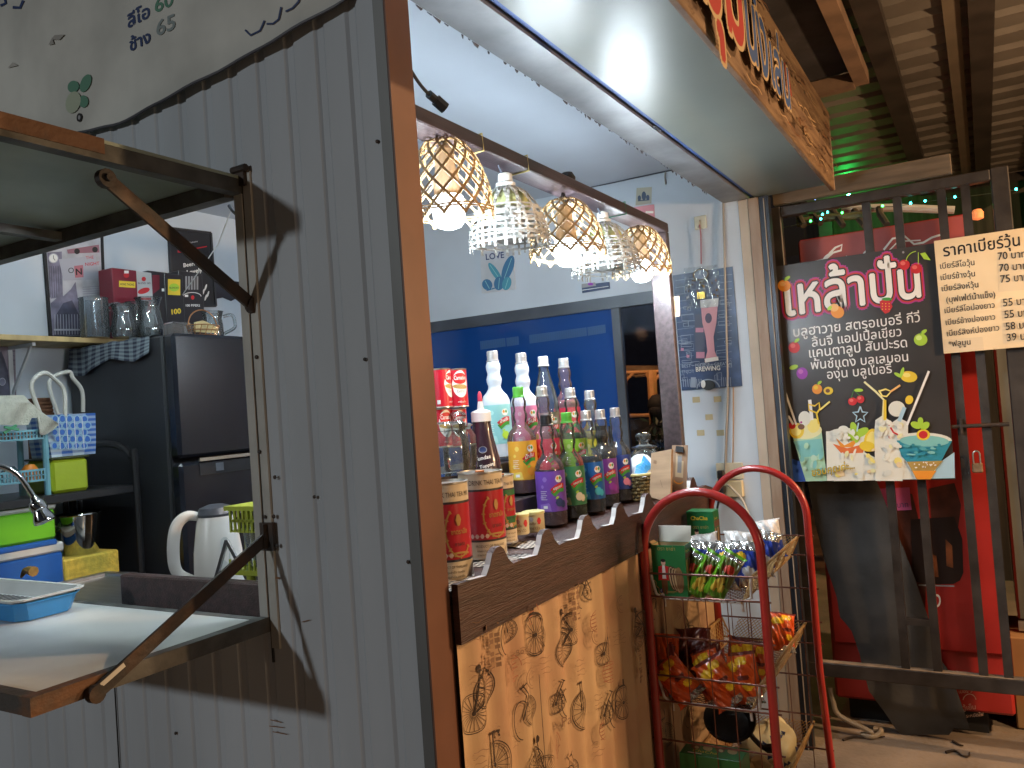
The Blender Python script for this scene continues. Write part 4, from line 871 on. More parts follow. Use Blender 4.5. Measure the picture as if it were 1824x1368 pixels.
def reg_o(u, v, s):
    if s > 0: return 2
    if v < .15 and u > .35+v*1.5: return 3
    if v > .955 and u > .1: return 2
    if ell_(u, v, .62, .84, .20, .08) or ell_(u, v, .28, .74, .24, .10) or ell_(u, v, .72, .34, .15, .08): return 1
    if ell_(u, v, .62, .52, .20, .05): return 2
    return 0
def reg_b(u, v, s):
    if v > .78: return 1
    if ell_(u, v, .3, .66, .2, .10): return 2
    if ell_(u, v, .6, .36, .22, .10): return 3
    if v < .2 and u > .3: return 1
    return 0
def reg_lb(u, v, s):
    if s > 0: return 0
    if u > .52 and v < .32: return 1
    if ell_(u, v, .6, .75, .22, .12): return 2
    return 0
protos = {}
def bag(kind, lbl, pos, rot, group, sc=1., name='snack_bag'):
    if kind not in protos:
        if kind == 'g': mb = bag_mesh(.066, .138, .040, reg_g, [f_g, f_dg, f_nut, f_sv, f_r], 1)
        elif kind == 'o': mb = bag_mesh(.088, .128, .056, reg_o, [f_o, f_y, f_m, f_sv], 2)
        elif kind == 'b': mb = bag_mesh(.090, .135, .052, reg_b, [f_bl, f_sv, f_y, f_w], 5)
        elif kind == 'w': mb = bag_mesh(.095, .125, .055, lambda u, v, s: 0 if v > .45 else (1 if ell_(u, v, .5, .3, .3, .12) else 2), [f_w, f_y, f_bl], 6)
        else: mb = bag_mesh(.070, .175, .045, reg_lb, [f_o, f_lb, f_m], 9)
        me = mb.build(name, None, None, smooth=True).data; o_ = bpy.data.objects[-1] if False else None
        tmp = [o for o in COL.objects if o.data is me][0]; bpy.data.objects.remove(tmp); protos[kind] = me
    o = bpy.data.objects.new(name, protos[kind]); COL.objects.link(o)
    o.location = pos; o.rotation_mode = 'XYZ'
    rx, ry, rz = rot
    o.rotation_euler = (Matrix.Rotation(radians(rz), 3, 'Z') @ Matrix.Rotation(radians(rx), 3, 'X') @ Matrix.Rotation(radians(ry), 3, 'Y')).to_euler()
    o.scale = (sc,)*3; return tag(o, lbl, 'snack bag', group)
Gg, Go, Gb = 'green nut snack bags', 'orange crisp bags', 'blue and silver snack bags'
def R_at(px, py, x): return hit(px, py, 'x', x)
for lbl, px, py, x, ry in (('green nut bag leaning nearest the open seed carton', 1206, 1062, 1.05, 20), ('middle one of the three green nut bags', 1235, 1068, 1.045, 22), ('green nut bag nearest the right side of the top basket', 1269, 1072, 1.04, 20)):
    p = R_at(px, py, x); p.z = .982; bag('g', lbl, p, (-14, ry+12, -78), Gg)
for lbl, px, py, x, rx, ry, k, z in (('blue snack bag behind the leftmost green nut bag', 1240, 1010, 1.16, -18, 8, 'b', .98), ('white and blue bag lying on the heap below the closed seed carton', 1262, 990, 1.27, -30, -10, 'w', 1.0), ('blue snack bag in the middle of the heap behind the green bags', 1290, 1015, 1.15, -22, 10, 'b', .98), ('blue snack bag at the right end of the heap with a yellow corner', 1325, 1020, 1.16, -16, 6, 'b', .98), ('white topped bag at the back of the heap', 1312, 975, 1.30, -26, 4, 'w', 1.0), ('tall blue bag with a shiny silver top at the far end of the top basket', 1352, 1010, 1.36, -8, 14, 'b', .98), ('silver topped bag leaning into the far corner of the top basket', 1375, 985, 1.50, -14, -8, 'w', 1.0)):
    p = R_at(px, py, x); p.z = z; p.y = max(p.y, -.285); bag(k, lbl, p, (rx, ry, -78), Gb)
for lbl, px, py, x, rx, ry, rz in (('orange crisp bag left of the front row, tilted to the left', 1236, 1244, 1.045, -14, -38, -70), ('orange crisp bag second from the left in the front row', 1279, 1236, 1.075, -12, -26, -108), ('orange crisp bag second from the right in the front row', 1308, 1250, 1.04, -16, -30, -74), ('orange crisp bag at the right end of the front row', 1346, 1244, 1.06, -10, -14, -104)):
    p = R_at(px, py, x); p.z = .686; p.y = max(p.y, -.275); bag('o', lbl, p, (rx, ry, rz), Go, 1.08)
for lbl, px, x, rx, ry, rz, sc in (('maroon backed crisp bag standing at the back left of the middle basket', 1228, 1.17, -6, -8, 98, 1.08), ('tall maroon backed crisp bag in the centre of the back row', 1252, 1.23, -4, 6, 92, 1.2), ('maroon backed crisp bag leaning right in the back row', 1282, 1.17, -8, 16, 100, 1.05), ('orange crisp bag with a crumpled top behind the right front bags', 1312, 1.20, -10, 14, -70, 1.05), ('crumpled orange crisp bag at the back against the right hoop leg', 1342, 1.22, -8, 10, -75, .95)):
    p = R_at(px, 1200, x); p.z = .686; p.y = max(p.y, -.27); bag('o', lbl, p, (rx, ry, rz), Go, sc)
p = R_at(1398, 1190, 1.50); p.z = .70; p.y = -.27; bag('o', 'orange crisp bag lying over the right edge of the middle basket', p, (-30, 12, -60), Go)
p = R_at(1188, 1226, 1.04); p.z = .686; bag('lb', 'narrow orange and light blue snack bag alone at the left of the middle basket', p, (-10, 6, -62), 'orange crisp bags')

# ---- lowest basket
pn = thing('frying_pan', 'black frying pan turned over in the lowest basket', 'pan', (1.3, -.15, .42))
m_pan = M('pan_black', (.012, .011, .011), rough=.45)
mt = Matrix.Rotation(radians(-38), 3, 'Y') @ Matrix.Rotation(radians(12), 3, 'X'); c = R_at(1300, 1290, 1.28)
b = MB(); b.lathe([(.001, 0), (.06, 0), (.074, .03), (.078, .032), (.076, .036), (.071, .032), (.056, .006), (.001, .006)], c, 28, mt); b.build('dish', m_pan, pn, smooth=True)
b = MB(); b.tube(smooth([c+Vector((0, -.06, -.02)), R_at(1345, 1318, 1.2), R_at(1362, 1332, 1.17), R_at(1385, 1332, 1.15)], 4), [.008]*9+[.013]*4, 8); b.build('handle', m_pan, pn, smooth=True)
def blob(name, lbl, cat, c, r, m, seed, flat=.6):
    rr = random.Random(seed); ph = [rr.uniform(0, 6) for _ in range(6)]; P_ = []
    for i in range(21):
        th = pi*i/20; row = []
        for j in range(33):
            f = 2*pi*j/32; k = 1+.10*sin(3*f+ph[0])*sin(th)+.07*sin(5*th+2*f+ph[1])+.05*sin(7*f+ph[2]+3*th); row.append(Vector((c[0]+r[0]*k*sin(th)*cos(f), c[1]+r[1]*k*sin(th)*sin(f), max(c[2]-r[2]*.8, c[2]+r[2]*k*cos(th)))))
        P_.append(row)
    b = MB(); b.grid(P_); o = b.build(name, m, None, smooth=True); return tag(o, lbl, cat)
m_cl = M('tan_cloth', (.42, .27, .12), rough=.9, var=.12, scale=9, bump=.2, bscale=60)
blob('folded_cloth', 'crumpled tan cloth lying in the lowest basket beside the green carton', 'cloth', (1.2, -.225, .40), (.11, .085, .065), m_cl, 4)
pt = blob('cloth_bag', 'cream cloth bundle with small dark blue motifs at the end of the lowest basket', 'cloth bag', (1.46, -.215, .415), (.14, .085, .062), M('cream_cloth', (.52, .45, .26), rough=.85, var=.08, scale=6, bump=.2, bscale=40), 8)
b = MB(); rr = random.Random(5)
for k in range(14):
    f = rr.uniform(2.2, 4.6); th = rr.uniform(.5, 1.9); cpos = Vector((1.46+.155*sin(th)*cos(f), -.215+.096*sin(th)*sin(f), .415+.068*cos(th))); nn_ = Vector((cos(f)*sin(th), sin(f)*sin(th), cos(th))); e1 = nn_.cross(Vector((0, 0, 1))).normalized(); e2 = nn_.cross(e1)
    for aa in (0, 2.1, 4.2): b.add([cpos+e1*.010*cos(aa+t)*(.5+.5*(t % 2))+e2*.010*sin(aa+t)*(.5+.5*(t % 2)) for t in range(5)], [(0, 1, 2, 3, 4)])
b.build('motifs', I_NB, pt)

# ================================================================ LAMP FRAME AND PENDANT LAMPS
lfz = thing('lamp_frame', 'dark brown timber frame standing on the counter and carrying the pendant lamps', 'frame', (1.77, .1, 1.213))
BX1 = 1.80
b = MB(); b.box(.062, BX1, .098, .172, 2.176, 2.212, bev=.003); b.build('beam', m_beam, lfz)
b = MB(); b.box(BX1-.032, BX1, .098, .172, 1.213, 2.1755, bev=.003); b.build('post', m_beam, lfz)
m_tie = M('yellow_tie', (.55, .45, .16), rough=.6)
def loop(x, m, r=.0022):
    b = MB(); b.tube([(x, .096, 2.214), (x+.004, .096, 2.174), (x+.01, .174, 2.174), (x+.006, .174, 2.214)], r, 6, closed=True); b.build('cable_tie', m, lfz)
for px, m_ in ((858, m_tie), (936, m_tie), (1104, M('green_tie', (.05, .3, .18)))): q = hit(px, 250, 'y', .098); loop(q.x, m_)
b = MB(); q = hit(1030, 318, 'y', .1); b.lathe([(.001, 0), (.022, 0), (.024, .018), (.016, .032), (.001, .034)], (q.x, .135, 2.212), 12); b.build('cable_knot', m_black, lfz)
pts = smooth([hit(729, 120, 'y', .14), hit(745, 146, 'y', .14), hit(764, 168, 'y', .14), hit(790, 190, 'y', .14)], 5)
cbt = MB(); cbt.tube(pts, .004, 6); cbt.tube([hit(764, 168, 'y', .14), hit(776, 178, 'y', .14)], .010, 8); cbt.tube([hit(776, 178, 'y', .14), hit(793, 193, 'y', .13)], .014, 8)
tag(cbt.build('plug_cable', M('cable_black', (.02, .022, .03), rough=.5)), 'black cable with a plug hanging down onto the lamp frame', 'cable')

m_bamd = M('bamboo_strip', (.31, .195, .08), rough=.55, var=.3, scale=20, trans=.06)
m_bamw = M('bleached_strip', (.43, .44, .42), rough=.5, var=.3, scale=18, trans=.12)
m_bulb = EM('bulb_lit', (.86, .94, 1.0), 4.)
m_bulboff = M('opal_white', (.45, .47, .45), rough=.35, trans=.25)
m_hold = M('holder_beige', (.30, .21, .13), rough=.5)
m_hw = M('holder_white', (.70, .70, .68), rough=.35)
def dome(t, R_, r0=.30): return R_*(r0+(1-r0)*(1-(1-min(1, t*1.02))**2.1)**.72)
def rnorm(a, slope=.4): return Vector((cos(a), sin(a), slope)).normalized()
def lattice_lamp(lbl, c, R_, H, seed, tilt):
    t = thing('pendant_lamp', lbl, 'lamp', c, 'basket pendant lamps'); c = Vector(c); rr = random.Random(seed)
    TM = Matrix.Rotation(tilt[0], 3, 'X') @ Matrix.Rotation(tilt[1], 3, 'Y')
    b = MB(); N_ = 14; tw = 1.75
    for d in (1, -1):
        for k in range(N_):
            a0 = 2*pi*k/N_+rr.uniform(-.03, .03)+(.12 if d > 0 else 0); pts, nr = [], []
            for i in range(19):
                s_ = i/18; a = a0+d*tw*s_**.9; r = dome(s_, R_)+(.0022 if d > 0 else -.0006); pts.append(TM @ Vector((r*cos(a), r*sin(a), -H*s_))+c); nr.append(TM @ rnorm(a, .9*(1-s_)))
            b.ribbon(pts, nr, .0064, .0016)
    for s_, n_ in ((.885, 2), (.06, 1)):
        for q in range(n_): b.tube([TM @ Vector(((dome(s_, R_)+.002)*cos(a), (dome(s_, R_)+.002)*sin(a), -H*s_-.006*q+.002*sin(5*a)))+c for a in [2*pi*i/36 for i in range(36)]], .0019, 5, True)
    b.build('shade', m_bamd, t)
    b = MB(); b.lathe([(.010, 0), (.020, -.010), (.024, -.05), (.031, -.085), (.031, -H*.62)][::-1], c+Vector((0, 0, -.012)), 18, TM); b.build('holder', m_hold, t, smooth=True)
    b = MB(); h0 = -H*.62-.012; b.lathe([(.030, h0), (.036, h0-.004), (.0385, h0-.035), (.036, h0-.062), (.027, h0-.074), (.012, h0-.079), (.0005, h0-.080)], c, 24, TM); b.build('bulb', m_bulb, t, smooth=True)
    bl_ = lamp('bulb_light', c+Vector((0, 0, h0-.036)), 34, (.80, .91, 1.0), .075); bl_.parent = t; bl_.location = Vector((0, 0, h0-.036))
    b = MB(); b.tube([c+Vector((0, 0, -.012)), (c.x, .135, 2.176)], .003, 6); b.tube([c+Vector((.016, 0, -.008)), (c.x+.01, .135, 2.176)], .0018, 5); b.tube([c+Vector((-.014, .008, -.008)), (c.x-.006, .135, 2.176)], .0016, 5); b.build('cord', m_black, t)
def woven_lamp(lbl, c, R_, H, seed, tilt):
    t = thing('pendant_lamp', lbl, 'lamp', c, 'basket pendant lamps'); c = Vector(c); rr = random.Random(seed)
    TM = Matrix.Rotation(tilt[0], 3, 'X') @ Matrix.Rotation(tilt[1], 3, 'Y'); b = MB(); N_ = 30
    for k in range(N_):
        a0 = 2*pi*k/N_+rr.uniform(-.05, .05); bend = rr.uniform(-.10, .10); pts, nr = [], []; Hk = 1.+rr.uniform(-.01, .035)
        for i in range(19):
            s_ = i/18*Hk; a = a0+bend*s_+(.25*(1-s_)**3)*(1 if k % 2 else -1); r = dome(s_, R_, .24)+.0016*(1 if (i+k) % 2 else -1); pts.append(TM @ Vector((r*cos(a), r*sin(a), -H*s_))+c); nr.append(TM @ rnorm(a, .9*(1-min(1, s_))))
        b.ribbon(pts, nr, .0078*rr.uniform(.7, 1.1), .0012)
    for q in range(9):
        s_ = .36+.068*q+rr.uniform(-.008, .008); off = rr.uniform(-.004, .004); pts, nr = [], []
        for i in range(61):
            a = 2*pi*i/60; r = dome(s_, R_, .24)+.0018*(1 if (i//2+q) % 2 else -1); pts.append(TM @ Vector((r*cos(a), r*sin(a), -H*s_+off*sin(a*2+q)))+c); nr.append(TM @ rnorm(a, .2))
        b.ribbon(pts, nr, .0068*rr.uniform(.6, 1.1), .0012)
    b.build('shade', m_bamw, t)
    b = MB(); b.lathe([(.0235, -.03), (.0235, -.004), (.026, 0), (.026, .010), (.020, .014), (.018, .034), (.010, .038), (.004, .040)], c, 20, TM); b.build('socket', m_hw, t, smooth=True)
    b = MB(); b.lathe([(.0005, -H*.92), (.02, -H*.91), (.036, -H*.86), (.040, -H*.70), (.038, -H*.45), (.028, -H*.36), (.022, -.03)], c, 22, TM); b.build('bulb', m_bulboff, t, smooth=True)
    b = MB(); b.lathe([(.062, -H*.36), (.058, -H*.22), (.045, -H*.10), (.024, -.006)], c, 22, TM, cap=False); b.build('lining', M('lamp_lining', (.45, .47, .22), rough=.6, var=.3, scale=30, trans=.2), t, smooth=True)
    b = MB(); b.tube([c+Vector((0, 0, .038)), (c.x+.012, .135, 2.12), (c.x-.03, .135, 2.176)], .003, 6); b.build('cord', M('cord_grey', (.10, .12, .16)), t)
def lp(px, py): p = hit(px, py, 'y', .135); return p
lattice_lamp('nearest brown lattice basket lamp with a big lit bulb, beside the corner post', lp(790, 250), .104, .186, 1, (.03, -.05))
woven_lamp('nearest pale woven basket lamp with a white socket and no light', lp(901, 334), .106, .160, 2, (.02, -.04))
lattice_lamp('middle brown lattice basket lamp with a lit bulb between two pale ones', lp(1004, 357), .112, .176, 3, (-.02, .04))
woven_lamp('farther pale woven basket lamp with a white socket and no light', lp(1074, 398), .112, .170, 4, (.0, .02))
lattice_lamp('farthest brown lattice basket lamp with a lit bulb, beside the timber post', lp(1138, 405), .106, .176, 5, (.02, -.02))

# ================================================================ THINGS ON THE COUNTER
g_clear = GLASS('clear_glass', (.90, .94, .93), 1.45, .05, .05, (.75, .8, .8))
def tint(name, c, b_=.22): return GLASS('bottle_'+name, tuple(.80+.18*x for x in c), 1.45, .05, b_*.36, tuple(.25+.7*x for x in c))
m_cap = M('cap_silver', (.62, .62, .62), rough=.28, metal=.6); m_capg = M('cap_green', (.10, .42, .05), rough=.4); m_capk = M('cap_black', (.02, .02, .022), rough=.35)
m_wp = M('white_bottle', (.60, .66, .74), rough=.30, var=.03)
# display stand with two steps
ds = thing('display_stand', 'dark two-step stand carrying the rear rows of syrup bottles', 'stand', (1.0, .35, 1.213))
b = MB(); b.box(.46, 1.62, .215, .300, 1.2135, 1.300, bev=.003); b.build('lower_step', M('dark_step', (.045, .036, .036), rough=.4, var=.2), ds)
b = MB(); b.box(.12, 1.62, .3015, .46, 1.2135, 1.396, bev=.003); b.build('upper_step', M('dark_step', (.045, .036, .036)), ds)
SYR = [(.036, 0), (.0405, .004), (.041, .02), (.041, .150), (.040, .162), (.034, .176), (.024, .187), (.0185, .196), (.0178, .204), (.0212, .215), (.0218, .224), (.0180, .236), (.0176, .241), (.0205, .252), (.0205, .262), (.0165, .274), (.0150, .281)]
def prof_at(z, P_, inset=.0016):
    out = []
    for (r, h) in P_:
        if h < z: out.append((max(.001, r-inset), h+(.002 if h == 0 else 0)))
    for (r0, h0), (r1, h1) in zip(P_, P_[1:]):
        if h0 <= z <= h1: out.append((r0+(r1-r0)*(z-h0)/(h1-h0)-inset, z)); break
    return out
def bottle(lbl, px, py, Z, body, liq, fill, lab, ribbon_txt, cap, extra=None, sc=1., P_=SYR, capr=.0158, turn=0., labz=(.040, .150), grp='syrup bottles', name='syrup_bottle', solid=False):
    c = at(px, py, Z); t = thing(name, lbl, 'bottle', c, grp)
    Q = [(r*sc, z*sc) for r, z in P_]; top = Q[-1][1]
    b = MB(); b.lathe(Q, c, 26); b.build('glass' if not solid else 'body', body, t, smooth=True)
    if liq: b = MB(); b.lathe(prof_at(fill*top, Q), c, 24); b.build('syrup', liq, t, smooth=True)
    b = MB(); cr_ = capr*sc; b.lathe([(cr_*1.12, top-.008*sc), (cr_*1.16, top-.005*sc), (cr_, top-.003*sc), (cr_, top+.010*sc), (cr_*1.03, top+.0105*sc), (cr_*1.03, top+.013*sc), (cr_, top+.0135*sc), (cr_, top+.021*sc), (cr_*.9, top+.023*sc)], c, 22); b.build('cap', cap, t, smooth=True)
    if lab:
        r = Q[3][0]+.0005; th = math.atan2(CAM.y-c.y, CAM.x-c.x)+turn
        b = MB(); b.lathe([(r, labz[0]*sc), (r, labz[1]*sc)], c, 30, None, (th-2.3, th+2.3), cap=False); lo = b.build('label', lab[0], t, smooth=True)
        a = Art(**cyl(c, r, th), lift=3e-4, step=5e-5); z0, z1 = labz[0]*sc, labz[1]*sc; H_ = z1-z0
        art_label(a, r, z0, H_, lab, ribbon_txt); a.build('label_print', lo)
def arcband(a, u0, u1, v0, v1, wd, m):
    n_ = 10; a.line([(u0+(u1-u0)*i/n_, v0+(v1-v0)*i/n_+.006*sin(pi*i/n_)) for i in range(n_+1)], wd, m)
def art_label(a, r, z0, H_, lab, txt):
    base, acc, fr = lab
    for (u, v, s_) in ((-.016, .80, .007), (-.024, .62, .005), (.028, .86, .005), (-.028, .35, .006)): a.ell(u, z0+H_*v, s_, s_, acc)
    a.poly([(-.035, z0+H_*.18), (-.006, z0+H_*.22), (-.002, z0+H_*.02), (-.035, z0+H_*.02)], acc)
    arcband(a, .004, .040, z0+H_*.42, z0+H_*.54, .016, I_G); arcband(a, .002, .040, z0+H_*.50, z0+H_*.62, .014, I_R)
    a.text(txt, (.007, z0+H_*.53), (.034, z0+H_*.60), I_W, hs=1.1, bold=.02)
    a.ell(.024, z0+H_*.80, .011, .010, I_W); a.ell(.020, z0+H_*.82, .004, .005, I_O); a.ell(.028, z0+H_*.82, .004, .005, I_G)
    a.ell(.022, z0+H_*.22, .012, .012, fr); a.ell(.034, z0+H_*.17, .009, .010, fr); a.ell(.016, z0+H_*.34, .006, .003, I_LG, .5)
    for k in range(5): a.rect(-.030, z0+H_*(.50-.05*k), -.012-.003*(k % 2), z0+H_*(.50-.05*k)+.0012, I_W)
    a.rect(-.024, z0+H_*.08, -.012, z0+H_*.15, I_W)
S_blk = M('syrup_black', (.012, .010, .016), rough=.12, coat=1); S_grn = M('syrup_green', (.02, .09, .03), rough=.12, coat=1); S_yel = M('syrup_yellow', (.55, .42, .06), rough=.2, trans=.4); S_pk = M('syrup_pink', (.62, .18, .26), rough=.2, trans=.4); S_or = M('syrup_amber', (.32, .14, .04), rough=.2, trans=.3); S_red = M('syrup_red', (.45, .03, .05), rough=.2, trans=.3); S_bl = M('syrup_blue', (.012, .03, .07), rough=.12, coat=1)
t_pink, t_grn, t_yel, t_clr, t_blu = tint('pink', (.80, .50, .58)), tint('green', (.55, .72, .48), .16), tint('yellow', (.80, .76, .40)), tint('clear', (.74, .78, .78), .15), tint('blue', (.66, .76, .82), .15)
L = lambda n, c: M('label_'+n, c, rough=.35, var=.04)
# third row (upper step)
bottle('white bottle with a pale teal guava label, tallest at the left of the rear row', 890, 815, 2.40, m_wp, None, 0, (L('teal', (.28, .60, .60)), L('teal2', (.40, .72, .70)), I_LG), 'น้ำฝรั่ง', m_cap, solid=True, sc=1.04, turn=.05)
bottle('white bottle with a pink label in the rear row', 941, 815, 2.45, m_wp, None, 0, (L('pinklab', (.72, .22, .38)), L('pink2', (.80, .45, .55)), I_Y), 'ลิ้นจี่', m_cap, solid=True, sc=1.04)
STR = [(.036, 0), (.040, .005), (.040, .15), (.039, .17), (.033, .20), (.024, .235), (.0175, .262), (.0150, .275), (.0150, .292)]
bottle('plain straight-necked clear glass bottle with a white cap in the rear row', 980, 815, 2.52, g_clear, M('syrup_water', (.55, .55, .56), rough=.2, trans=.5), .45, (L('whitelab', (.70, .68, .64)), I_R, I_W), 'โซดา', m_hw, P_=STR, labz=(.02, .14), grp=None, name='glass_bottle')
bottle('pink tinted bottle with a red strawberry label at the right of the rear row', 1016, 812, 2.62, t_pink, S_pk, .62, (L('redlab', (.62, .04, .08)), L('red2', (.75, .20, .22)), I_R), 'สตรอเบอรี่', m_cap, sc=1.04)
# second row (lower step)
bottle('bottle with a green cap and a bright orange mandarin label', 936, 878, 2.32, t_pink, S_or, .50, (L('orangelab', (.75, .36, .04)), L('or2', (.82, .60, .12)), I_O), 'น้ำส้ม', m_capg)
bottle('pink necked bottle with a red lychee label behind the purple labelled one', 978, 872, 2.38, t_pink, S_red, .52, (L('redlab', (.62, .04, .08)), L('red2', (.75, .20, .22)), I_PK), 'น้ำแดง', m_cap)
bottle('bottle of green syrup with a lime label in the middle row', 1028, 868, 2.48, t_grn, S_grn, .60, (L('limelab', (.30, .62, .05)), L('lime2', (.55, .75, .25)), I_LG), 'แอปเปิ้ล', m_cap)
bottle('bottle of yellow syrup with a silver cap at the right of the middle row', 1062, 864, 2.60, t_yel, S_yel, .62, (L('yellab', (.70, .58, .05)), L('yel2', (.82, .74, .30)), I_Y), 'สับปะรด', m_cap)
# front row
bottle('front row blueberry bottle with a violet label and a black cap', 986, 934, 2.25, t_pink, S_blk, .55, (L('violet', (.17, .07, .42)), L('violet2', (.30, .18, .58)), I_NB), 'บลูเบอรี่', m_capk)
bottle('front row bottle with a green cap and a green melon label', 1022, 922, 2.34, t_grn, M('syrup_dkgreen', (.012, .03, .02), rough=.15, coat=1), .36, (L('greenlab', (.05, .22, .09)), L('green2', (.32, .38, .12)), I_CR), 'แคนตาลูป', m_capg)
bottle('bottle of near black syrup with a bright blue cocktail label', 1056, 911, 2.44, t_blu, S_bl, .60, (L('bluelab', (.02, .13, .42)), L('blue2', (.07, .36, .62)), ink('cocktail_cyan', (.06, .5, .65))), 'บลูฮาวาย', m_cap)
bottle('slim dark bottle with a purple grape label in the front row', 1081, 901, 2.56, t_clr, S_blk, .90, (L('purplelab', (.20, .05, .30)), L('purple2', (.34, .12, .42)), I_P), 'น้ำองุ่น', m_cap)
bottle('bottle with a dark blue plum label at the right end of the front row', 1107, 891, 2.66, t_clr, S_blk, .40, (L('navylab', (.03, .06, .26)), L('navy2', (.24, .14, .36)), I_PK), 'บลูเลมอน', m_cap)
# chocolate topping
c = at(866, 868, 2.12); ch = thing('sauce_bottle', 'dark chocolate topping squeeze bottle with a white lid and pink tip', 'bottle', c)
b = MB(); b.lathe([(.040, 0), (.044, .006), (.044, .05), (.040, .08), (.033, .11), (.027, .14), (.024, .165), (.024, .172)], c, 26); b.build('body', M('choc_plastic', (.035, .018, .028), rough=.25, coat=.4), ch, smooth=True)
b = MB(); b.lathe([(.026, .172), (.026, .196), (.022, .200), (.009, .204), (.006, .225)], c, 20); b.build('lid', m_hw, ch, smooth=True)
b = MB(); b.lathe([(.0065, .2252), (.0055, .243), (.003, .250), (.0005, .251)], c, 14); b.build('tip', M('tip_pink', (.55, .05, .10), rough=.4), ch, smooth=True)
th = math.atan2(CAM.y-c.y, CAM.x-c.x); a = Art(lambda u, v, l: Vector((c.x+((.044 if v < .05 else .044-.017*(v-.05)/.09)+.0014+l)*cos(th+u/.04), c.y+((.044 if v < .05 else .044-.017*(v-.05)/.09)+.0014+l)*sin(th+u/.04), c.z+v)), step=5e-5)
a.text('Sundae', (-.022, .072), (.018, .078), I_W, hs=1.0, bold=.02); a.text('Topping', (-.012, .052), (.026, .060), I_W, hs=1.0, bold=.02); a.text('CHOCOLATE', (-.016, .032), (.020, .032), I_W); a.ell(-.002, .100, .012, .009, I_GR); a.ell(-.002, .100, .010, .0075, I_NB); a.ell(.018, .022, .012, .016, I_GR); a.build('label_print', ch)
# tea tins
m_tred = M('tin_red', (.40, .018, .03), rough=.3, var=.08, scale=10); m_tgrn = M('tin_green', (.02, .10, .045), rough=.3, var=.1); m_tcr = M('tin_cream', (.58, .50, .36), rough=.4, var=.05); m_tin = M('tin_metal', (.55, .52, .46), rough=.28, metal=.85)
def tea_tin(lbl, px, py, Z, R_, H_, green=False, open_=False, turn=0):
    c = at(px, py, Z); t = thing('tea_tin', lbl, 'tin', c, 'tea tins')
    b = MB(); b.lathe([(R_, .003), (R_, H_*.215)], c, 40, cap=False); b.build('cream_band', m_tcr, t, smooth=True); b = MB(); b.lathe([(R_, H_*.80), (R_, H_-.003)], c, 40, cap=False); b.build('cream_band', m_tcr, t, smooth=True)
    b = MB(); b.lathe([(R_, H_*.215), (R_, H_*.80)], c, 40, cap=False); b.build('body', m_tred, t, smooth=True)
    b = MB(); b.lathe([(R_-.004, 0), (R_+.0018, .001), (R_+.0018, .004), (R_, .005)], c, 40); b.build('rim', m_tin, t, smooth=True); b = MB(); b.lathe([(R_, H_-.004), (R_+.002, H_-.003), (R_+.002, H_), (R_-.002, H_+.001), (R_-.004, H_-.006)]+([(R_-.004, H_*.5), (.001, H_*.5)] if open_ else [(.001, H_-.006)]), c, 40); b.build('rim', m_tin, t, smooth=True)
    if open_: b = MB(); b.lathe([(R_-.005, H_*.93), (R_*.6, H_*.96), (.001, H_*.94)], c, 24); b.build('tea', M('tea_leaves', (.30, .14, .06), rough=.95, var=.4, scale=80), t)
    else:
        b = MB(); b.lathe([(R_*.8, H_-.005), (R_*.8, H_), (R_*.55, H_+.001), (.001, H_+.001)], c, 30); b.build('lid', m_tin, t, smooth=True)
        b = MB(); a_ = math.atan2(CAM.y-c.y, CAM.x-c.x); b.box(-.010, .010, R_*.5, R_*.98, H_+.0012, H_+.004, Matrix.Translation(c) @ Matrix.Rotation(a_-pi/2, 4, 'Z')); b.build('tape', M('tape_orange', (.55, .20, .06)), t)
    th = math.atan2(CAM.y-c.y, CAM.x-c.x)+turn; a = Art(**cyl(c, R_, th), lift=5e-4, step=5e-5)
    i_blk = ink('tin_black', (.03, .02, .02)); i_gold = ink('tin_gold', (.40, .22, .06))
    if green: a.poly([(u/10*R_*1.5, H_*.22) for u in range(-10, 11)]+[(u/10*R_*1.5, H_*.40) for u in range(10, -11, -1)], I_DG); a.poly([(u/10*R_*1.5, H_*.70) for u in range(-10, 11)]+[(u/10*R_*1.5, H_*.80) for u in range(10, -11, -1)], I_DG)
    for v in (.215, .795): a.poly([(u/12*R_*1.5, H_*(v-.012)) for u in range(-12, 13)]+[(u/12*R_*1.5, H_*(v+.012)) for u in range(12, -13, -1)], i_blk)
    a.text('PLEASE DRINK THAI TEA MIX', (-R_*1.35, H_*.855), (R_*1.35, H_*.855), i_blk, hs=1.5)
    a.text('PRODUCT OF THAILAND', (-R_*.5, H_*.14), (R_*.9, H_*.14), i_blk, hs=1.3)
    for k in range(2): a.text('ชาผงปรุงสำเร็จ ตรามือ', (-R_*.45, H_*(.09-.045*k)), (R_*.7, H_*(.09-.045*k)), i_blk)
    for s_ in (1,):
        a.arc(R_*.55, H_*.50, R_*.62, H_*.25, 2.2, 5.6, .0035, i_gold, 18)
        for k in range(9): an = 2.2+3.4*k/8; a.ell(R_*.55+R_*.62*cos(an), H_*.5+H_*.25*sin(an), .005, .0024, i_gold, an)
    a.ell(R_*.55, H_*.62, .006, .012, i_gold); a.text('ชาตรามือ', (R_*.18, H_*.48), (R_*.98, H_*.48), i_gold, hs=1.3, bold=.02); a.text('ชาผง', (R_*.3, H_*.36), (R_*.8, H_*.36), i_blk); a.arc(R_*.5, H_*.27, R_*.5, H_*.02, 0, pi, .004, i_gold)
    for k in range(4): a.ell(-R_*.62+k*.011, H_*.27, .0048, .0052, ink('tin_pale', (.62, .45, .38)))
    a.build('tin_print', t)
tea_tin('open red tea tin with the torn lid, nearest the corner post', 806, 1030, 1.66, .044, .198, open_=True, turn=-.1)
tea_tin('larger closed red tea tin standing between the open tin and the green banded one', 865, 990, 1.84, .050, .192, turn=.1)
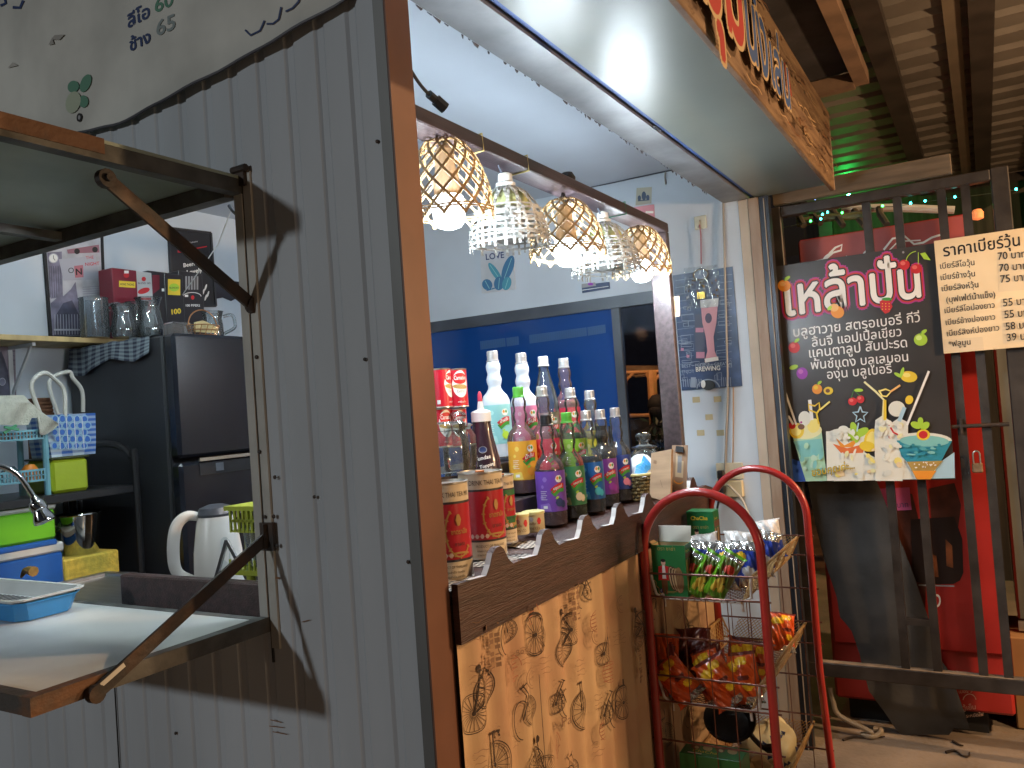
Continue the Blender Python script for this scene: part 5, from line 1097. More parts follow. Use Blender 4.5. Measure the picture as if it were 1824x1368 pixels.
tea_tin('smaller tea tin with dark green bands behind the two red ones', 899, 966, 1.98, .032, .165, True, turn=.2)
# yellow tubs
def tub(lbl, px, py, Z, R_, H_):
    c = at(px, py, Z); t = thing('milk_tub', lbl, 'tub', c, 'small tubs')
    b = MB(); b.lathe([(R_*.92, 0), (R_, .003), (R_, H_-.004)], c, 26); b.build('cup', M('tub_cream', (.60, .54, .36), rough=.4), t, smooth=True)
    b = MB(); b.lathe([(R_+.002, H_-.006), (R_+.002, H_), (R_*.9, H_+.001), (.001, H_+.0015)], c, 26); b.build('lid', M('tub_lid', (.62, .60, .28), rough=.35), t, smooth=True)
    th = math.atan2(CAM.y-c.y, CAM.x-c.x); a = Art(**cyl(c, R_, th), lift=4e-4, step=5e-5); a.ell(-.006, H_*.66, .006, .006, I_GR); a.text('นมข้น', (-.014, H_*.40), (.004, H_*.40), I_BR, bold=.02); a.ell(.014, H_*.56, .006, .009, I_R); a.text('ตราวัว', (-.010, H_*.15), (.014, H_*.15), I_BR); a.build('tub_print', t)
tub('cream paper tub with a yellow lid, partly behind the other tub', 928, 951, 2.02, .022, .050); tub('cream paper tub with a yellow lid at the left foot of the blueberry bottle', 952, 946, 2.10, .028, .052)
# jars
def jar(lbl, px, py, Z, prof, lid, grp=None):
    c = at(px, py, Z); t = thing('glass_jar', lbl, 'jar', c, grp); b = MB(); b.lathe(prof, c, 28); b.build('glass', g_clear, t, smooth=True); b = MB(); b.lathe(lid, c, 24); b.build('lid', g_clear, t, smooth=True); return t, c
t, c = jar('squat clear glass jar with a flat frosted lid behind the tea tins', 800, 846, 1.92, [(.048, 0), (.052, .006), (.052, .085), (.044, .098), (.040, .104)], [(.046, .104), (.046, .120), (.040, .126), (.001, .127)], 'jars behind the tea tins')
jar('clear glass jar with a glass knob lid between the squat jar and the sauce bottle', 822, 838, 2.02, [(.038, 0), (.042, .006), (.042, .085), (.032, .102), (.030, .108)], [(.034, .108), (.036, .112), (.030, .116), (.012, .120), (.010, .124), (.020, .130), (.022, .138), (.016, .146), (.001, .148)], 'jars behind the tea tins')
jar('empty glass jar with a knob lid at the right end of the counter', 1151, 846, 2.86, [(.048, 0), (.056, .008), (.056, .060), (.048, .080), (.038, .088), (.038, .094)], [(.046, .0945), (.046, .100), (.030, .104), (.018, .108), (.016, .116), (.026, .128), (.028, .138), (.022, .148), (.001, .150)])
# milk cans
def can(lbl, px, py, Z, turn):
    c = at(px, py, Z); H_, R_ = .098, .0285; t = thing('milk_can', lbl, 'can', c, 'stacked milk cans')
    b = MB(); b.lathe([(R_, .003), (R_, H_-.003)], c, 30, cap=False); b.build('body', M('can_red', (.50, .012, .03), rough=.28, var=.05), t, smooth=True)
    b = MB(); b.lathe([(.001, .002), (R_-.002, 0), (R_+.001, .001), (R_, .004)], c, 30); b.build('rim', m_tin, t, smooth=True); b = MB(); b.lathe([(R_, H_-.004), (R_+.001, H_-.001), (R_-.002, H_), (R_-.003, H_-.003), (.001, H_-.003)], c, 30); b.build('rim', m_tin, t, smooth=True)
    th = math.atan2(CAM.y-c.y, CAM.x-c.x)+turn; a = Art(**cyl(c, R_, th), lift=4e-4, step=5e-5)
    a.ell(.008, H_*.60, .022, .034, I_W, .0, 28); a.ell(.008, H_*.53, .021, .006, I_GD, -.1); a.ell(.008, H_*.74, .020, .014, I_R); a.text('Carnation', (-.008, H_*.71), (.026, H_*.71), I_W, hs=1.7, bold=.02); a.text('Extra', (-.002, H_*.38), (.016, H_*.38), I_GR, hs=1.2); a.text('คาร์เนชัน', (-.002, H_*.12), (.020, H_*.12), I_W); a.rect(-.034, H_*.1, -.026, H_*.2, I_W); a.build('can_print', t)
can('upper red and white milk can at the right of the stack', 815, 726, 2.06, .15); can('upper red milk can at the left of the stack, half behind its neighbour', 786, 727, 2.02, .9)
can('lower milk can under the right one of the stack', 815, 796, 2.06, .1); can('lower milk can under the left one of the stack, next to the post', 786, 797, 2.02, .4)
# glass tumbler, tissue pack, basket, menu boards
c = at(1078, 858, 2.80); b = MB(); b.lathe([(.030, 0), (.032, .004), (.038, .19), (.036, .19), (.030, .008), (.001, .008)], c, 24); tag(b.build('tumbler', g_clear, None, smooth=True), 'tall clear tumbler behind the dark blue labelled bottle', 'glass')
c = at(1140, 866, 2.72); c.z = 1.2132; wb_ = thing('woven_basket', 'low woven basket with a pale rim at the right end of the counter', 'basket', c); b = MB()
for q in range(7):
    z = .008+.011*q
    for k in range(40): a0, a1 = 2*pi*k/40, 2*pi*(k+.75)/40; off = .002*(1 if (k+q) % 2 else -1); r = .058+.0016*q+off; b.tube([c+Vector((1.3*r*cos(a0), r*sin(a0), z)), c+Vector((1.3*(r+.0015)*cos((a0+a1)/2), (r+.0015)*sin((a0+a1)/2), z+.002)), c+Vector((1.3*r*cos(a1), r*sin(a1), z))], .0048, 5)
b.build('weave', M('weave_olive', (.22, .17, .07), rough=.7, var=.4, scale=30), wb_)
b = MB(); b.tube([c+Vector((1.3*.07*cos(2*pi*i/36), .07*sin(2*pi*i/36), .088)) for i in range(36)], .0055, 7, True); b.build('rim', M('rim_straw', (.55, .46, .18), rough=.6), wb_)
tp = thing('tissue_pack', 'white and blue plastic tissue pack lying in the woven basket', 'tissue pack', c+Vector((0, 0, .07)))
P_ = []
for i in range(13):
    row = []
    for j in range(17): u, v = j/16*2-1, i/12*2-1; e = (1-abs(u)**3)*(1-abs(v)**3); row.append(c+Vector((.080*u, .052*v, .082+.052*e+.012*e*sin(5*u+3*v)+.022*u*e)))
    P_.append(row)
b = MB(); b.grid(P_); b.build('wrapper', M('wrap_white', (.66, .70, .74), rough=.3, var=.05, bump=.2, bscale=30), tp, smooth=True)
a = Art(lambda u, v, l: (lambda U, V: c+Vector((.080*U, .052*V, .082+.052*(1-abs(U)**3)*(1-abs(V)**3)+.012*(1-abs(U)**3)*(1-abs(V)**3)*sin(5*U+3*V)+.022*U*(1-abs(U)**3)*(1-abs(V)**3)+.001+l)))(u, v)); wb2 = ink('wrap_blue', (.03, .28, .62))
for i in range(8):
    for j in range(4): a.poly([(-.9+.14*i, -.9+.16*j), (-.76+.14*i, -.9+.16*j), (-.76+.14*i, -.74+.16*j), (-.9+.14*i, -.74+.16*j)], wb2)
a.build('wrapper_print', tp)
mb_ = thing('menu_board', 'leaning light wooden menu board with burnt lettering at the counter end', 'menu board', (1.48, .06, 1.213))
m_pine = M('pine_board', (.50, .33, .20), rough=.55, var=.18, scale=4, stretch=(1, 1, 8), detail=6)
q = [at(1157, 885, 2.55), at(1194, 896, 2.50), at(1196, 800, 2.52), at(1160, 807, 2.57)]; n_ = (q[1]-q[0]).cross(q[3]-q[0]).normalized()
if n_.dot(CAM-q[0]) < 0: n_ = -n_
b = MB(); b.prism(q, -n_*.010); b.build('board', m_pine, mb_)
ux = (q[1]-q[0]); uz = (q[3]-q[0]); a = Art(lambda u, v, l: q[0]+ux*u+uz*v+n_*l, (0, 1)); i_burn = ink('burnt', (.16, .07, .03))
for k in range(11): a.line([(.50-.02*(k % 3)+.035*k, .88-.01*k), (.50-.02*(k % 3)+.035*k, .88-.32-.04*(k % 4))], .006, i_burn)
for k in range(5): a.line([(.16+.03*k, .86), (.16+.03*k, .78)], .010, i_burn)
a.line([(.50, .45), (.62, .30)], .012, i_burn); a.build('lettering', mb_)
cbd = thing('clipboard', 'brown clipboard with a black clip leaning at the right of the menu board', 'clipboard', (1.55, .05, 1.213))
q2 = [at(1194, 872, 2.58), at(1222, 876, 2.56), at(1225, 793, 2.58), at(1197, 793, 2.60)]; n2 = (q2[1]-q2[0]).cross(q2[3]-q2[0]).normalized()
if n2.dot(CAM-q2[0]) < 0: n2 = -n2
b = MB(); b.prism(q2, -n2*.006); b.build('board', M('clip_board', (.36, .22, .13), rough=.5, var=.15), cbd)
ux2, uz2 = q2[1]-q2[0], q2[3]-q2[0]; b = MB(); b.prism([q2[0]+ux2*u+uz2*v+n2*.001 for u, v in ((.25, .86), (.8, .86), (.75, .99), (.3, .99))], n2*.01); b.build('clip', m_capk, cbd)
a = Art(lambda u, v, l: q2[0]+ux2*u+uz2*v+n2*l, (0, 1)); a.rect(.28, .30, .78, .86, I_T); a.rect(.40, .40, .66, .78, I_GR); a.arc(.5, .24, .3, .08, 3.3, 6.1, .03, I_O); a.build('paper', cbd)
# checked runner over the counter edge
CHECK('check_runner', (.55, .50, .42), (.02, .022, .035), 9)
for lbl, xa, xb in (('checked runner corner lying in the first notch of the scalloped board', .062, .165), ('checked runner corner lying at the foot of the green banded tin', .27, .40), ('crumpled checked cloth and foil in the notch left of the blueberry bottle', .48, .56)):
    P_ = []
    for i in range(12):
        s_ = i/11; row = []
        for j in range(14): x = xa+(xb-xa)*j/13; y = .13-.135*s_; z = 1.2165+.0025*sin(j*.9+i); row.append(Vector((x, y, z)))
        P_.append(row)
    b = MB(); b.grid(P_, uv=True); tag(b.build('table_runner', MATS['check_runner'], None, smooth=True), lbl, 'cloth', 'checked runner pieces')

# ================================================================ END WALL: POSTERS, HOOK, OUTLETS
bp = thing('beer_poster', 'dark blue brewing poster with a tall pink beer glass on the end wall', 'poster', (2.41, .16, 1.6))
b = MB(); b.box(2.413, 2.418, .024, .300, 1.572, 2.104); b.build('panel', M('poster_navy', (.045, .075, .16), rough=.3, var=.3, scale=14), bp)
a = Art(**xplane(2.413)); i_line = ink('chalk_line', (.30, .36, .46)); i_pkb = ink('beer_pink', (.68, .34, .40)); i_pkd = ink('beer_rose', (.50, .22, .32))
rr = random.Random(11)
for k in range(52):
    x = 1206+rr.random()*96; y = 505+rr.random()*170; w_ = rr.uniform(5, 22); h_ = rr.uniform(3, 12)
    if 1236 < x < 1276 and 530 < y < 645: continue
    if x+w_ > 1303: continue
    a.line([(x, y), (x+w_, y-1.5), (x+w_+.6, y+h_), (x+.6, y+h_), (x, y)], .8, i_line)
for k in range(14): y = 500+k*12.5; a.line([(1204, y), (1236, y-4)], .5, i_line); a.line([(1278, y-8), (1304, y-11)], .5, i_line)
a.poly([(1239, 560), (1250, 560), (1256, 580), (1256, 640), (1240, 640), (1238, 590)], ink('bottle_slate', (.06, .07, .12))); a.rect(1240, 584, 1254, 592, i_pkd); a.rect(1241, 627, 1256, 638, i_pkd)
a.poly([(1249, 540), (1280, 537), (1277, 575), (1272, 600), (1274, 625), (1280, 641), (1256, 645), (1261, 625), (1258, 600), (1252, 575)], i_pkb); a.poly([(1248, 535), (1281, 531), (1280, 546), (1249, 549)], I_W); a.ell(1263, 567, 6, 9, ink('logo_dark', (.07, .05, .10))); a.poly([(1256, 639), (1280, 635), (1281, 642), (1257, 646)], I_W)
for (x, y) in ((1214, 620), (1224, 632)): a.rect(x, y, x+5, y+5, i_pkd)
a.text('BEST • PEOPLE • GREAT •', (1216, 655), (1302, 650), i_line, bold=.01); a.text('ENJOY', (1216, 665), (1238, 664), i_line); a.text('BREWING', (1241, 662), (1284, 659), I_W, hs=1.15, bold=.02)
for k in range(9): a.line([(1218+k*4, 675), (1219+k*4, 689)], 1.4, i_line)
for k in range(5): a.line([(1286+k*4, 672), (1287+k*4, 688)], 1.0, i_line)
a.rect(1232, 672, 1241, 690, i_line); a.arc(1263, 692, 20, 16, pi, 2*pi, 2, i_line); a.ell(1263, 686, 12, 9, I_K); a.ell(1254, 684, 4, 7, I_W)
a.build('print', bp)
hk = thing('wall_hook', 'clear stick-on hook with a pink cord holding a gold rimmed medallion', 'hook', hit(1246, 395, 'x', 2.41))
q = hit(1247, 396, 'x', 2.41); b = MB(); b.box(2.413, 2.418, q.y-.028, q.y+.028, q.z-.03, q.z+.03, bev=.002); b.build('plate', M('hook_plate', (.55, .53, .40), rough=.25), hk)
b = MB(); b.tube([q+Vector((0, 0, .01)), q+Vector((-.012, 0, 0)), q+Vector((-.016, .004, -.016)), q+Vector((-.004, .010, -.024))], .003, 6); b.build('hook', M('steel', (.45, .42, .38)), hk)
b = MB(); e = hit(1249, 470, 'x', 2.405); b.tube([q+Vector((-.010, 0, -.012)), q+Vector((-.008, -.001, -.06)), e], .0028, 6); b.build('cord', M('cord_pink', (.35, .12, .16), rough=.8), hk)
e2 = hit(1248, 489, 'x', 2.402); b = MB(); mtx = Matrix.Rotation(-pi/2, 3, 'Y'); b.lathe([(.001, 0), (.030, 0), (.031, .003), (.001, .003)], (2.408, e2.y, e2.z), 26, mtx); b.build('medallion', M('medal_blue', (.10, .13, .22), rough=.2), hk)
b = MB(); b.tube([Vector((2.403, e2.y+.034*cos(2*pi*i/28), e2.z+.024*sin(2*pi*i/28))) for i in range(28)], .0024, 6, True); b.build('gold_rim', M('gold', (.62, .42, .10), rough=.25, metal=.8), hk)
pgb = thing('charm_bag', 'clear plastic bag of small gold charms hanging over the beer poster', 'plastic bag', hit(1250, 530, 'x', 2.40))
P_ = []
for i in range(18):
    row = []
    for j in range(14): p = hit(1219+(1280-1219)*j/13+i*.3, 478+(552-478)*i/17-(j*.5), 'x', 2.402); p.x -= .008*sin(j*1.3+i*.7)*sin(i*.9+j*.4)+.006; row.append(p)
    P_.append(row)
b = MB(); b.grid(P_); b.build('film', GLASS('crinkle_film', (.92, .94, .96), 1.7, .08, .06, (.6, .65, .7)), pgb, smooth=True)
b = MB(); rr = random.Random(4); mg = M('gold', (.62, .42, .10))
for k in range(16):
    p = hit(rr.uniform(1224, 1282), rr.uniform(496, 532), 'x', 2.398); b.lathe([(.001, -.004), (rr.uniform(.003, .008), 0), (.001, .004)], p, 7, Matrix.Rotation(rr.uniform(0, 3), 3, 'X'))
b.box(2.396, 2.402, *(sorted((hit(1242, 526, 'x', 2.4).y, hit(1256, 526, 'x', 2.4).y))), *(sorted((hit(1249, 532, 'x', 2.4).z, hit(1249, 520, 'x', 2.4).z)))); b.build('charms', mg, pgb)
def flat(lbl, name, cat, x, pts, m, parent=None, th=.0015):
    t = thing(name, lbl, cat, hit(*pts[0], 'x', x)); b = MB(); b.prism([hit(px, py, 'x', x) for px, py in pts], (th, 0, 0)); b.build('sheet', m, t); return t
t = flat('small tan card with a cactus drawing stuck high on the end wall', 'cactus_card', 'card', 2.416, [(1134, 335), (1161, 333), (1160, 362), (1132, 366)], M('card_tan', (.42, .40, .32), rough=.4))
a = Art(**xplane(2.4155)); i_c = ink('cactus', (.05, .08, .14)); a.ell(1147, 349, 4, 8, i_c); a.ell(1139, 353, 3, 5, i_c); a.ell(1154, 352, 3, 5, i_c); a.line([(1136, 358), (1157, 356)], 1.6, i_c); a.build('drawing', t)
t = flat('pink paper note on the end wall behind the farthest lamp', 'paper_note', 'note', 2.415, [(1122, 370), (1165, 364), (1168, 420), (1130, 424)], M('note_pink', (.60, .28, .34), rough=.7))
a = Art(**xplane(2.4145)); a.text('อร่อย', (1138, 398), (1160, 394), I_PK); a.rect(1150, 376, 1164, 380, I_W); a.build('lettering', t)
t = flat('leaf picture with the word LOVE at its top on the end wall', 'leaf_picture', 'picture', 2.412, [(855, 440), (914, 437), (918, 515), (858, 523)], M('picture_pale', (.55, .58, .62), rough=.4), th=.006)
a = Art(**xplane(2.4115)); a.text('LOVE', (866, 463), (898, 459), I_NB, hs=1.1, bold=.02); l1, l2 = ink('leaf_blue', (.05, .17, .32)), ink('leaf_teal', (.07, .30, .40))
for (x, y, rx, ry, ro, m_) in ((868, 507, 9, 22, -.5, l1), (882, 485, 6, 20, -.6, l2), (889, 505, 9, 22, .1, l1), (905, 478, 9, 24, .35, l1), (903, 505, 8, 22, .3, l2), (876, 515, 10, 8, -.3, l1)):
    if y+ry*.9 > 516: ry = (516-y)/.9
    a.ell(x, y, rx, ry, m_, ro); a.line([(x+ry*.8*sin(ro), y-ry*.8*cos(ro)), (x-ry*.8*sin(ro), y+ry*.8*cos(ro))], .8, I_TE)
a.build('print', t)
t = flat('dark picture of stripes on the end wall below the farther pale lamp', 'stripe_picture', 'picture', 2.412, [(1036, 508), (1085, 502), (1086, 514), (1037, 522)], M('picture_dark', (.03, .05, .12), rough=.3), th=.006)
a = Art(**xplane(2.4115)); a.poly([(1036, 506), (1060, 503), (1062, 509), (1037, 513)], I_GR); a.ell(1052, 506, 5, 2.5, I_P); a.line([(1037, 517), (1084, 510)], 1, I_W); a.build('print', t)
t = flat('tan paper tag stuck to the right edge of the timber lamp post', 'paper_tag', 'tag', 1.795, [(1194, 529), (1210, 527), (1211, 563), (1197, 566)], M('tag_tan', (.55, .36, .22), rough=.6))
a = Art(**xplane(1.7945)); a.rect(1199, 536, 1207, 556, ink('tag_shade', (.40, .25, .15))); a.build('patch', t)
mtp = M('old_tape', (.52, .44, .26), rough=.5); k = 0
for (x, y, d_) in ((1240, 712, 'first piece of old tape from the top left on the white end wall'), (1278, 711, 'piece of old tape at the top right of the group under the beer poster'), (1263, 743, 'piece of old tape alone in the middle of the group under the poster'), (1248, 771, 'lower left piece of old tape under the beer poster'), (1283, 771, 'lower right piece of old tape under the beer poster')):
    b = MB(); p = hit(x, y, 'x', 2.4175); b.box(2.4175, 2.4195, p.y-.017, p.y+.017, p.z-.013, p.z+.013); tag(b.build('tape_piece', mtp), d_, 'tape', 'old tape pieces')
# cables and sockets
m_cg = M('cable_grey', (.32, .31, .29), rough=.5)
def cable(lbl, pts, r, m, name='cable'): b = MB(); b.tube(smooth([hit(x, y, 'x', X) for x, y, X in pts], 5), r, 6); tag(b.build(name, m, None, smooth=True), lbl, 'cable')
cable('grey cable running straight down the end wall over the beer poster', [(1287, 345, 2.41), (1291, 480, 2.404), (1294, 600, 2.404), (1296, 700, 2.41), (1293, 780, 2.41), (1291, 860, 2.41)], .005, m_cg)
cable('brown stain-coloured thin cable down the end wall right of the grey one', [(1306, 690, 2.414), (1306, 760, 2.414), (1305, 835, 2.414)], .0025, M('cable_tan', (.40, .25, .12)))
cable('dark thin cable along the top of the end wall under the ceiling', [(980, 345, 2.41), (1069, 330, 2.41), (1130, 317, 2.41), (1187, 305, 2.41), (1216, 300, 2.41)], .0035, M('cable_dark', (.07, .08, .10)))
cable('short grey cable end hanging from the top of the end wall', [(1186, 306, 2.41), (1184, 315, 2.41), (1186, 328, 2.41)], .004, m_cg)
cable('white flex curving from the wall socket down behind the snack rack', [(1294, 862, 2.40), (1302, 868, 2.38), (1322, 890, 2.36), (1335, 920, 2.34), (1352, 950, 2.32), (1362, 1010, 2.34)], .0045, M('cable_white', (.55, .50, .42)))
sk = thing('wall_socket', 'cream wall socket with black plugs behind the red hoop', 'socket', hit(1300, 870, 'x', 2.41))
m_sk = M('socket_cream', (.55, .47, .30), rough=.45)
b = MB(); p, q = hit(1277, 856, 'x', 2.415), hit(1326, 884, 'x', 2.415); b.box(2.39, 2.4185, q.y, p.y, q.z, p.z, bev=.003); b.build('box', m_sk, sk)
b = MB(); p, q = hit(1275, 825, 'x', 2.415), hit(1325, 853, 'x', 2.415); b.box(2.41, 2.4185, q.y, p.y, q.z, p.z, bev=.003); b.build('plate', M('plate_cream', (.58, .52, .38), rough=.5), sk)
b = MB()
for x, y in ((1286, 872), (1284, 845)): p = hit(x, y, 'x', 2.38); b.box(2.365, 2.39, p.y-.014, p.y+.014, p.z-.018, p.z+.018, bev=.004); b.tube([p, p+Vector((-.01, .01, -.03)), p+Vector((0, .03, -.09))], .005, 6)
b.build('plug', m_capk, sk)

# ================================================================ BEHIND THE SIDE HATCH
YB = D-.001
# worktop along the side wall, sink
wt = thing('inner_worktop', 'steel worktop with a sink just inside the side hatch', 'worktop', (.25, 1.0, 1.09))
m_st = M('sink_steel', (.45, .46, .46), rough=.28, metal=.85, var=.1, scale=8, stretch=(6, 1, 1))
b = MB(); b.box(.037, .48, .42, 1.70, 1.07, 1.10, bev=.003); b.build('top', m_st, wt)
b = MB(); b.tube([(.06, 1.10, 1.102), (.06, 1.62, 1.102), (.42, 1.62, 1.102), (.42, 1.10, 1.102)], .008, 7, True); b.build('sink_rim', m_st, wt)
bd = thing('brown_board', 'dark brown board standing on edge along the hatch sill', 'board', (.06, .7, 1.1))
p = hit(219, 1022, 'x', .055); b = MB(); b.box(.045, .075, .425, p.y, 1.115, p.z, bev=.004); b.build('plank', m_dkwood, bd)
# tray on the lowered flap
p = hit(147, 1043, 'z', 1.205); q = hit(0, 1090, 'z', 1.205)
ty = thing('dish_tray', 'blue and white plastic draining tray lying on the lowered hatch flap', 'tray', (-.2, 1.2, 1.153))
y0 = p.y; x1 = p.x; x0 = hit(128, 1085, 'z', 1.20).x
if x0 > x1-.12: x0 = x1-.2
def tray_shell(z0, z1, gro, m_, nm, th=.003, yl=.44):
    b = MB(); X0, X1, Y0, Y1 = x0, x1, y0, y0+yl
    def ring(z, e): return [Vector(v) for v in ((X0-e+.02, Y0-e, z), (X1+e-.02, Y0-e, z), (X1+e, Y0-e+.02, z), (X1+e, Y1+e-.02, z), (X1+e-.02, Y1+e, z), (X0-e+.02, Y1+e, z), (X0-e, Y1+e-.02, z), (X0-e, Y0-e+.02, z))]
    R_ = [ring(z0, -.012), ring(z1, 0), ring(z1, gro), ring(z1-.004, gro), ring(z1-.004, -th), ring(z0+th, -.012-th)]
    b.add([p_ for r in R_ for p_ in r], [(i*8+j, i*8+(j+1) % 8, i*8+8+(j+1) % 8, i*8+8+j) for i in range(5) for j in range(8)]+[tuple(range(7, -1, -1)), tuple(40+j for j in range(8))]); return b.build(nm, m_, ty)
tray_shell(1.153, 1.196, .003, M('tray_blue', (.04, .24, .55), rough=.3), 'lower_tray'); tray_shell(1.170, 1.205, .010, M('tray_white', (.58, .62, .63), rough=.35), 'upper_tray')
b = MB()
for i in range(9):
    for j in range(20): xx = x0+.03+(x1-x0-.06)*i/8; yy = y0+.03+.38*j/19; b.box(xx-.006, xx+.006, yy-.005, yy+.005, 1.1735, 1.1742)
o = b.build('drain_slots', M('slot_dark', (.05, .07, .09)), ty); o['kind'] = 'stuff'
# fridge
fr = thing('black_fridge', 'tall black two-door fridge with a bright handle strip inside the hatch', 'fridge', (1.0, 1.9, .05))
m_bk = M('fridge_black', (.007, .009, .015), rough=.27, var=.15, coat=.15)
m_bks = M('fridge_side', (.020, .021, .025), rough=.45, var=.1, bump=.05, bscale=140)
b = MB(); b.box(.712, 1.33, 1.665, 2.24, .06, 1.905, bev=.006); b.build('body', m_bks, fr)
b = MB(); b.box(.712, 1.33, 1.60, 1.655, 1.455, 1.908, bev=.012); ud = b.build('upper_door', m_bk, fr)
b = MB(); b.box(.712, 1.33, 1.60, 1.655, .08, 1.437, bev=.012); ld = b.build('lower_door', m_bk, fr)
b = MB(); b.box(.72, 1.32, 1.655, 1.665, .08, 1.90); b.build('gasket', m_black, fr)
p = hit(356, 826, 'y', 1.597); b = MB(); b.box(p.x, 1.30, 1.594, 1.603, 1.437, 1.449); b.build('handle_strip', M('strip_silver', (.60, .58, .54), rough=.25, metal=.8), ud)
b = MB(); b.box(p.x, 1.30, 1.597, 1.602, 1.385, 1.43); b.build('handle_recess', m_black, ld); 
b = MB(); b.box(p.x+.07, p.x+.105, 1.595, 1.5965, 1.395, 1.425); b.build('sticker', M('sticker_grey', (.10, .11, .13)), ld)
# cloth over the fridge edge
CHECK('check_cloth', (.20, .24, .26), (.02, .025, .05), 10)
P_ = []
for i in range(22):
    s_ = i/21; row = []
    for j in range(30):
        y = 1.72+.50*j/29; top = s_ < .45; x = .712+.16*(1-s_/.45) if top else .706-.012*(s_-.45)-.006*sin(j*.7)*(s_-.45)*2
        z = 1.911+.004*sin(j*.8+i) if top else 1.911-(s_-.45)*(.115+.075*(j/29)+.03*sin(j*.33)); row.append(Vector((x, y, z)))
    P_.append(row)
b = MB(); b.grid(P_, uv=True); tag(b.build('checked_cloth', MATS['check_cloth'], None, smooth=True), 'dark blue and white checked cloth hanging over the left edge of the black fridge', 'cloth')
# wall shelf
ws = thing('wall_shelf', 'light wooden plank shelf on white brackets on the back wall', 'shelf', (.5, 2.1, 1.93))
m_shelf = M('shelf_pine', (.50, .36, .16), rough=.55, var=.2, scale=4, stretch=(5, 1, 1))
b = MB(); b.box(-.0+.04, .86, 2.06, YB, 1.918, 1.938, bev=.002); b.build('plank', m_shelf, ws)
for px in (33, ): 
    q = hit(px, 612, 'y', 2.2); b = MB(); b.box(q.x-.006, q.x+.006, 2.10, YB-.004, 1.905, 1.917); b.box(q.x-.008, q.x+.008, 2.258, YB-.001, 1.72, 1.905); b.bar((q.x, 2.12, 1.905), (q.x, 2.258, 1.74), .006, .012); b.build('bracket', M('bracket_white', (.6, .62, .64), rough=.4), ws)
# posters on the back wall
def pposter(lbl, name, cat, pts, m, y=2.262, th=.004, frame=None):
    t = thing(name, lbl, cat, hit(*pts[0], 'y', y)); b = MB(); b.prism([hit(px, py, 'y', y) for px, py in pts], (0, th, 0)); b.build('sheet', m, t)
    if frame:
        b = MB(); C = [hit(px, py, 'y', y) for px, py in pts]
        for i in range(4): b.bar(C[i], C[(i+1) % 4], .010, .012, (0, 1, 0))
        b.build('frame', frame, t)
    return t
i_pv = ink('photo_violet', (.20, .19, .27), var=.3, scale=20); i_pd = ink('photo_dark', (.07, .07, .11), var=.3, scale=20); i_pl = ink('photo_pale', (.42, .43, .50))
lp_ = pposter('framed black and white city collage with a clock tower standing on the shelf', 'city_poster', 'poster', [(76, 405), (180, 398), (187, 602), (90, 600)], M('collage_paper', (.50, .51, .56), rough=.5, var=.2, scale=12), frame=m_black)
a = Art(**yplane(2.260))
a.poly([(84, 450), (110, 448), (112, 530), (90, 532)], i_pv); a.ell(95, 460, 9, 9, i_pl); a.ell(95, 460, 7.5, 7.5, I_W); a.line([(95, 460), (95, 455)], 1, I_K); a.line([(95, 460), (98, 464)], 1, I_K)
for k in range(6): a.line([(87+4*k, 474), (89+4*k, 530)], 1, i_pd)
a.poly([(90, 540), (104, 528), (108, 505), (112, 528), (126, 515), (134, 502), (138, 530), (142, 560), (143, 598), (92, 598)], i_pv); a.poly([(100, 560), (112, 540), (128, 535), (140, 560), (142, 598), (96, 598)], i_pd)
for k in range(9): a.line([(97+5*k, 560), (98+5*k, 596)], 1.0, i_pl)
a.rect(95, 586, 142, 589, i_pl); a.poly([(104, 462), (170, 456), (176, 498), (112, 500)], i_pl); a.poly([(131, 474), (147, 472), (148, 494), (133, 495)], ink('photo_rose', (.45, .16, .20))); a.text('N', (135, 490), (145, 489), I_K, bold=.03); a.text('O', (121, 487), (131, 486), I_K)
a.text('THE', (152, 462), (166, 461), I_R); a.text('NIGHT', (151, 474), (176, 472), I_R, bold=.01); a.poly([(118, 445), (175, 436), (176, 450), (120, 452)], ink('photo_car', (.30, .14, .18))); a.ell(136, 448, 5, 5, I_K); a.ell(168, 445, 5, 5, I_K)
for k in range(5): a.line([(146, 512+4*k), (176, 510+4*k)], .6, i_pv)
a.build('print', lp_)
lw = pposter('violet vintage clock tower print low on the back wall behind the towel', 'clock_print', 'poster', [(-40, 613), (27, 615), (29, 705), (-40, 705)], M('print_violet', (.24, .20, .25), rough=.5, var=.3, scale=10))
a = Art(**yplane(2.260)); a.poly([(-10, 640), (2, 625), (8, 640), (14, 660), (18, 705), (-12, 705)], i_pd); a.ell(4, 680, 6, 7, i_pl); a.ell(4, 680, 5, 6, i_pv)
for k in range(5): a.line([(18, 625+8*k), (26, 626+8*k)], .8, i_pd)
a.build('print', lw)
ck = pposter('black chalkboard style poster with white lettering above the boxes', 'chalk_poster', 'poster', [(300, 406), (375, 415), (384, 545), (308, 545)], M('chalk_black', (.018, .018, .022), rough=.5), frame=M('black_frame', (.03, .03, .035)))
a = Art(**yplane(2.260)); a.text('Welcome', (336, 434), (352, 431), I_W); a.text('Beer', (327, 476), (345, 473), I_W, bold=.02); a.text('is', (345, 473), (352, 472), I_W); a.text('Lovely', (333, 489), (360, 484), I_W, bold=.03)
for p in ((362, 520), (366, 512), (370, 524), (366, 530)): a.ell(*p, 1.6, 6, I_W, .3)
a.rect(316, 446, 328, 450, I_R); a.poly([(342, 443), (368, 438), (368, 440), (342, 445)], I_R); a.build('lettering', ck)
pposter('black notice with a torn lower edge on the back wall right of the boxes', 'black_notice', 'notice', [(384, 496), (440, 504), (442, 534), (420, 532), (412, 536), (398, 530), (386, 532)], M('notice_black', (.02, .02, .03), rough=.5))
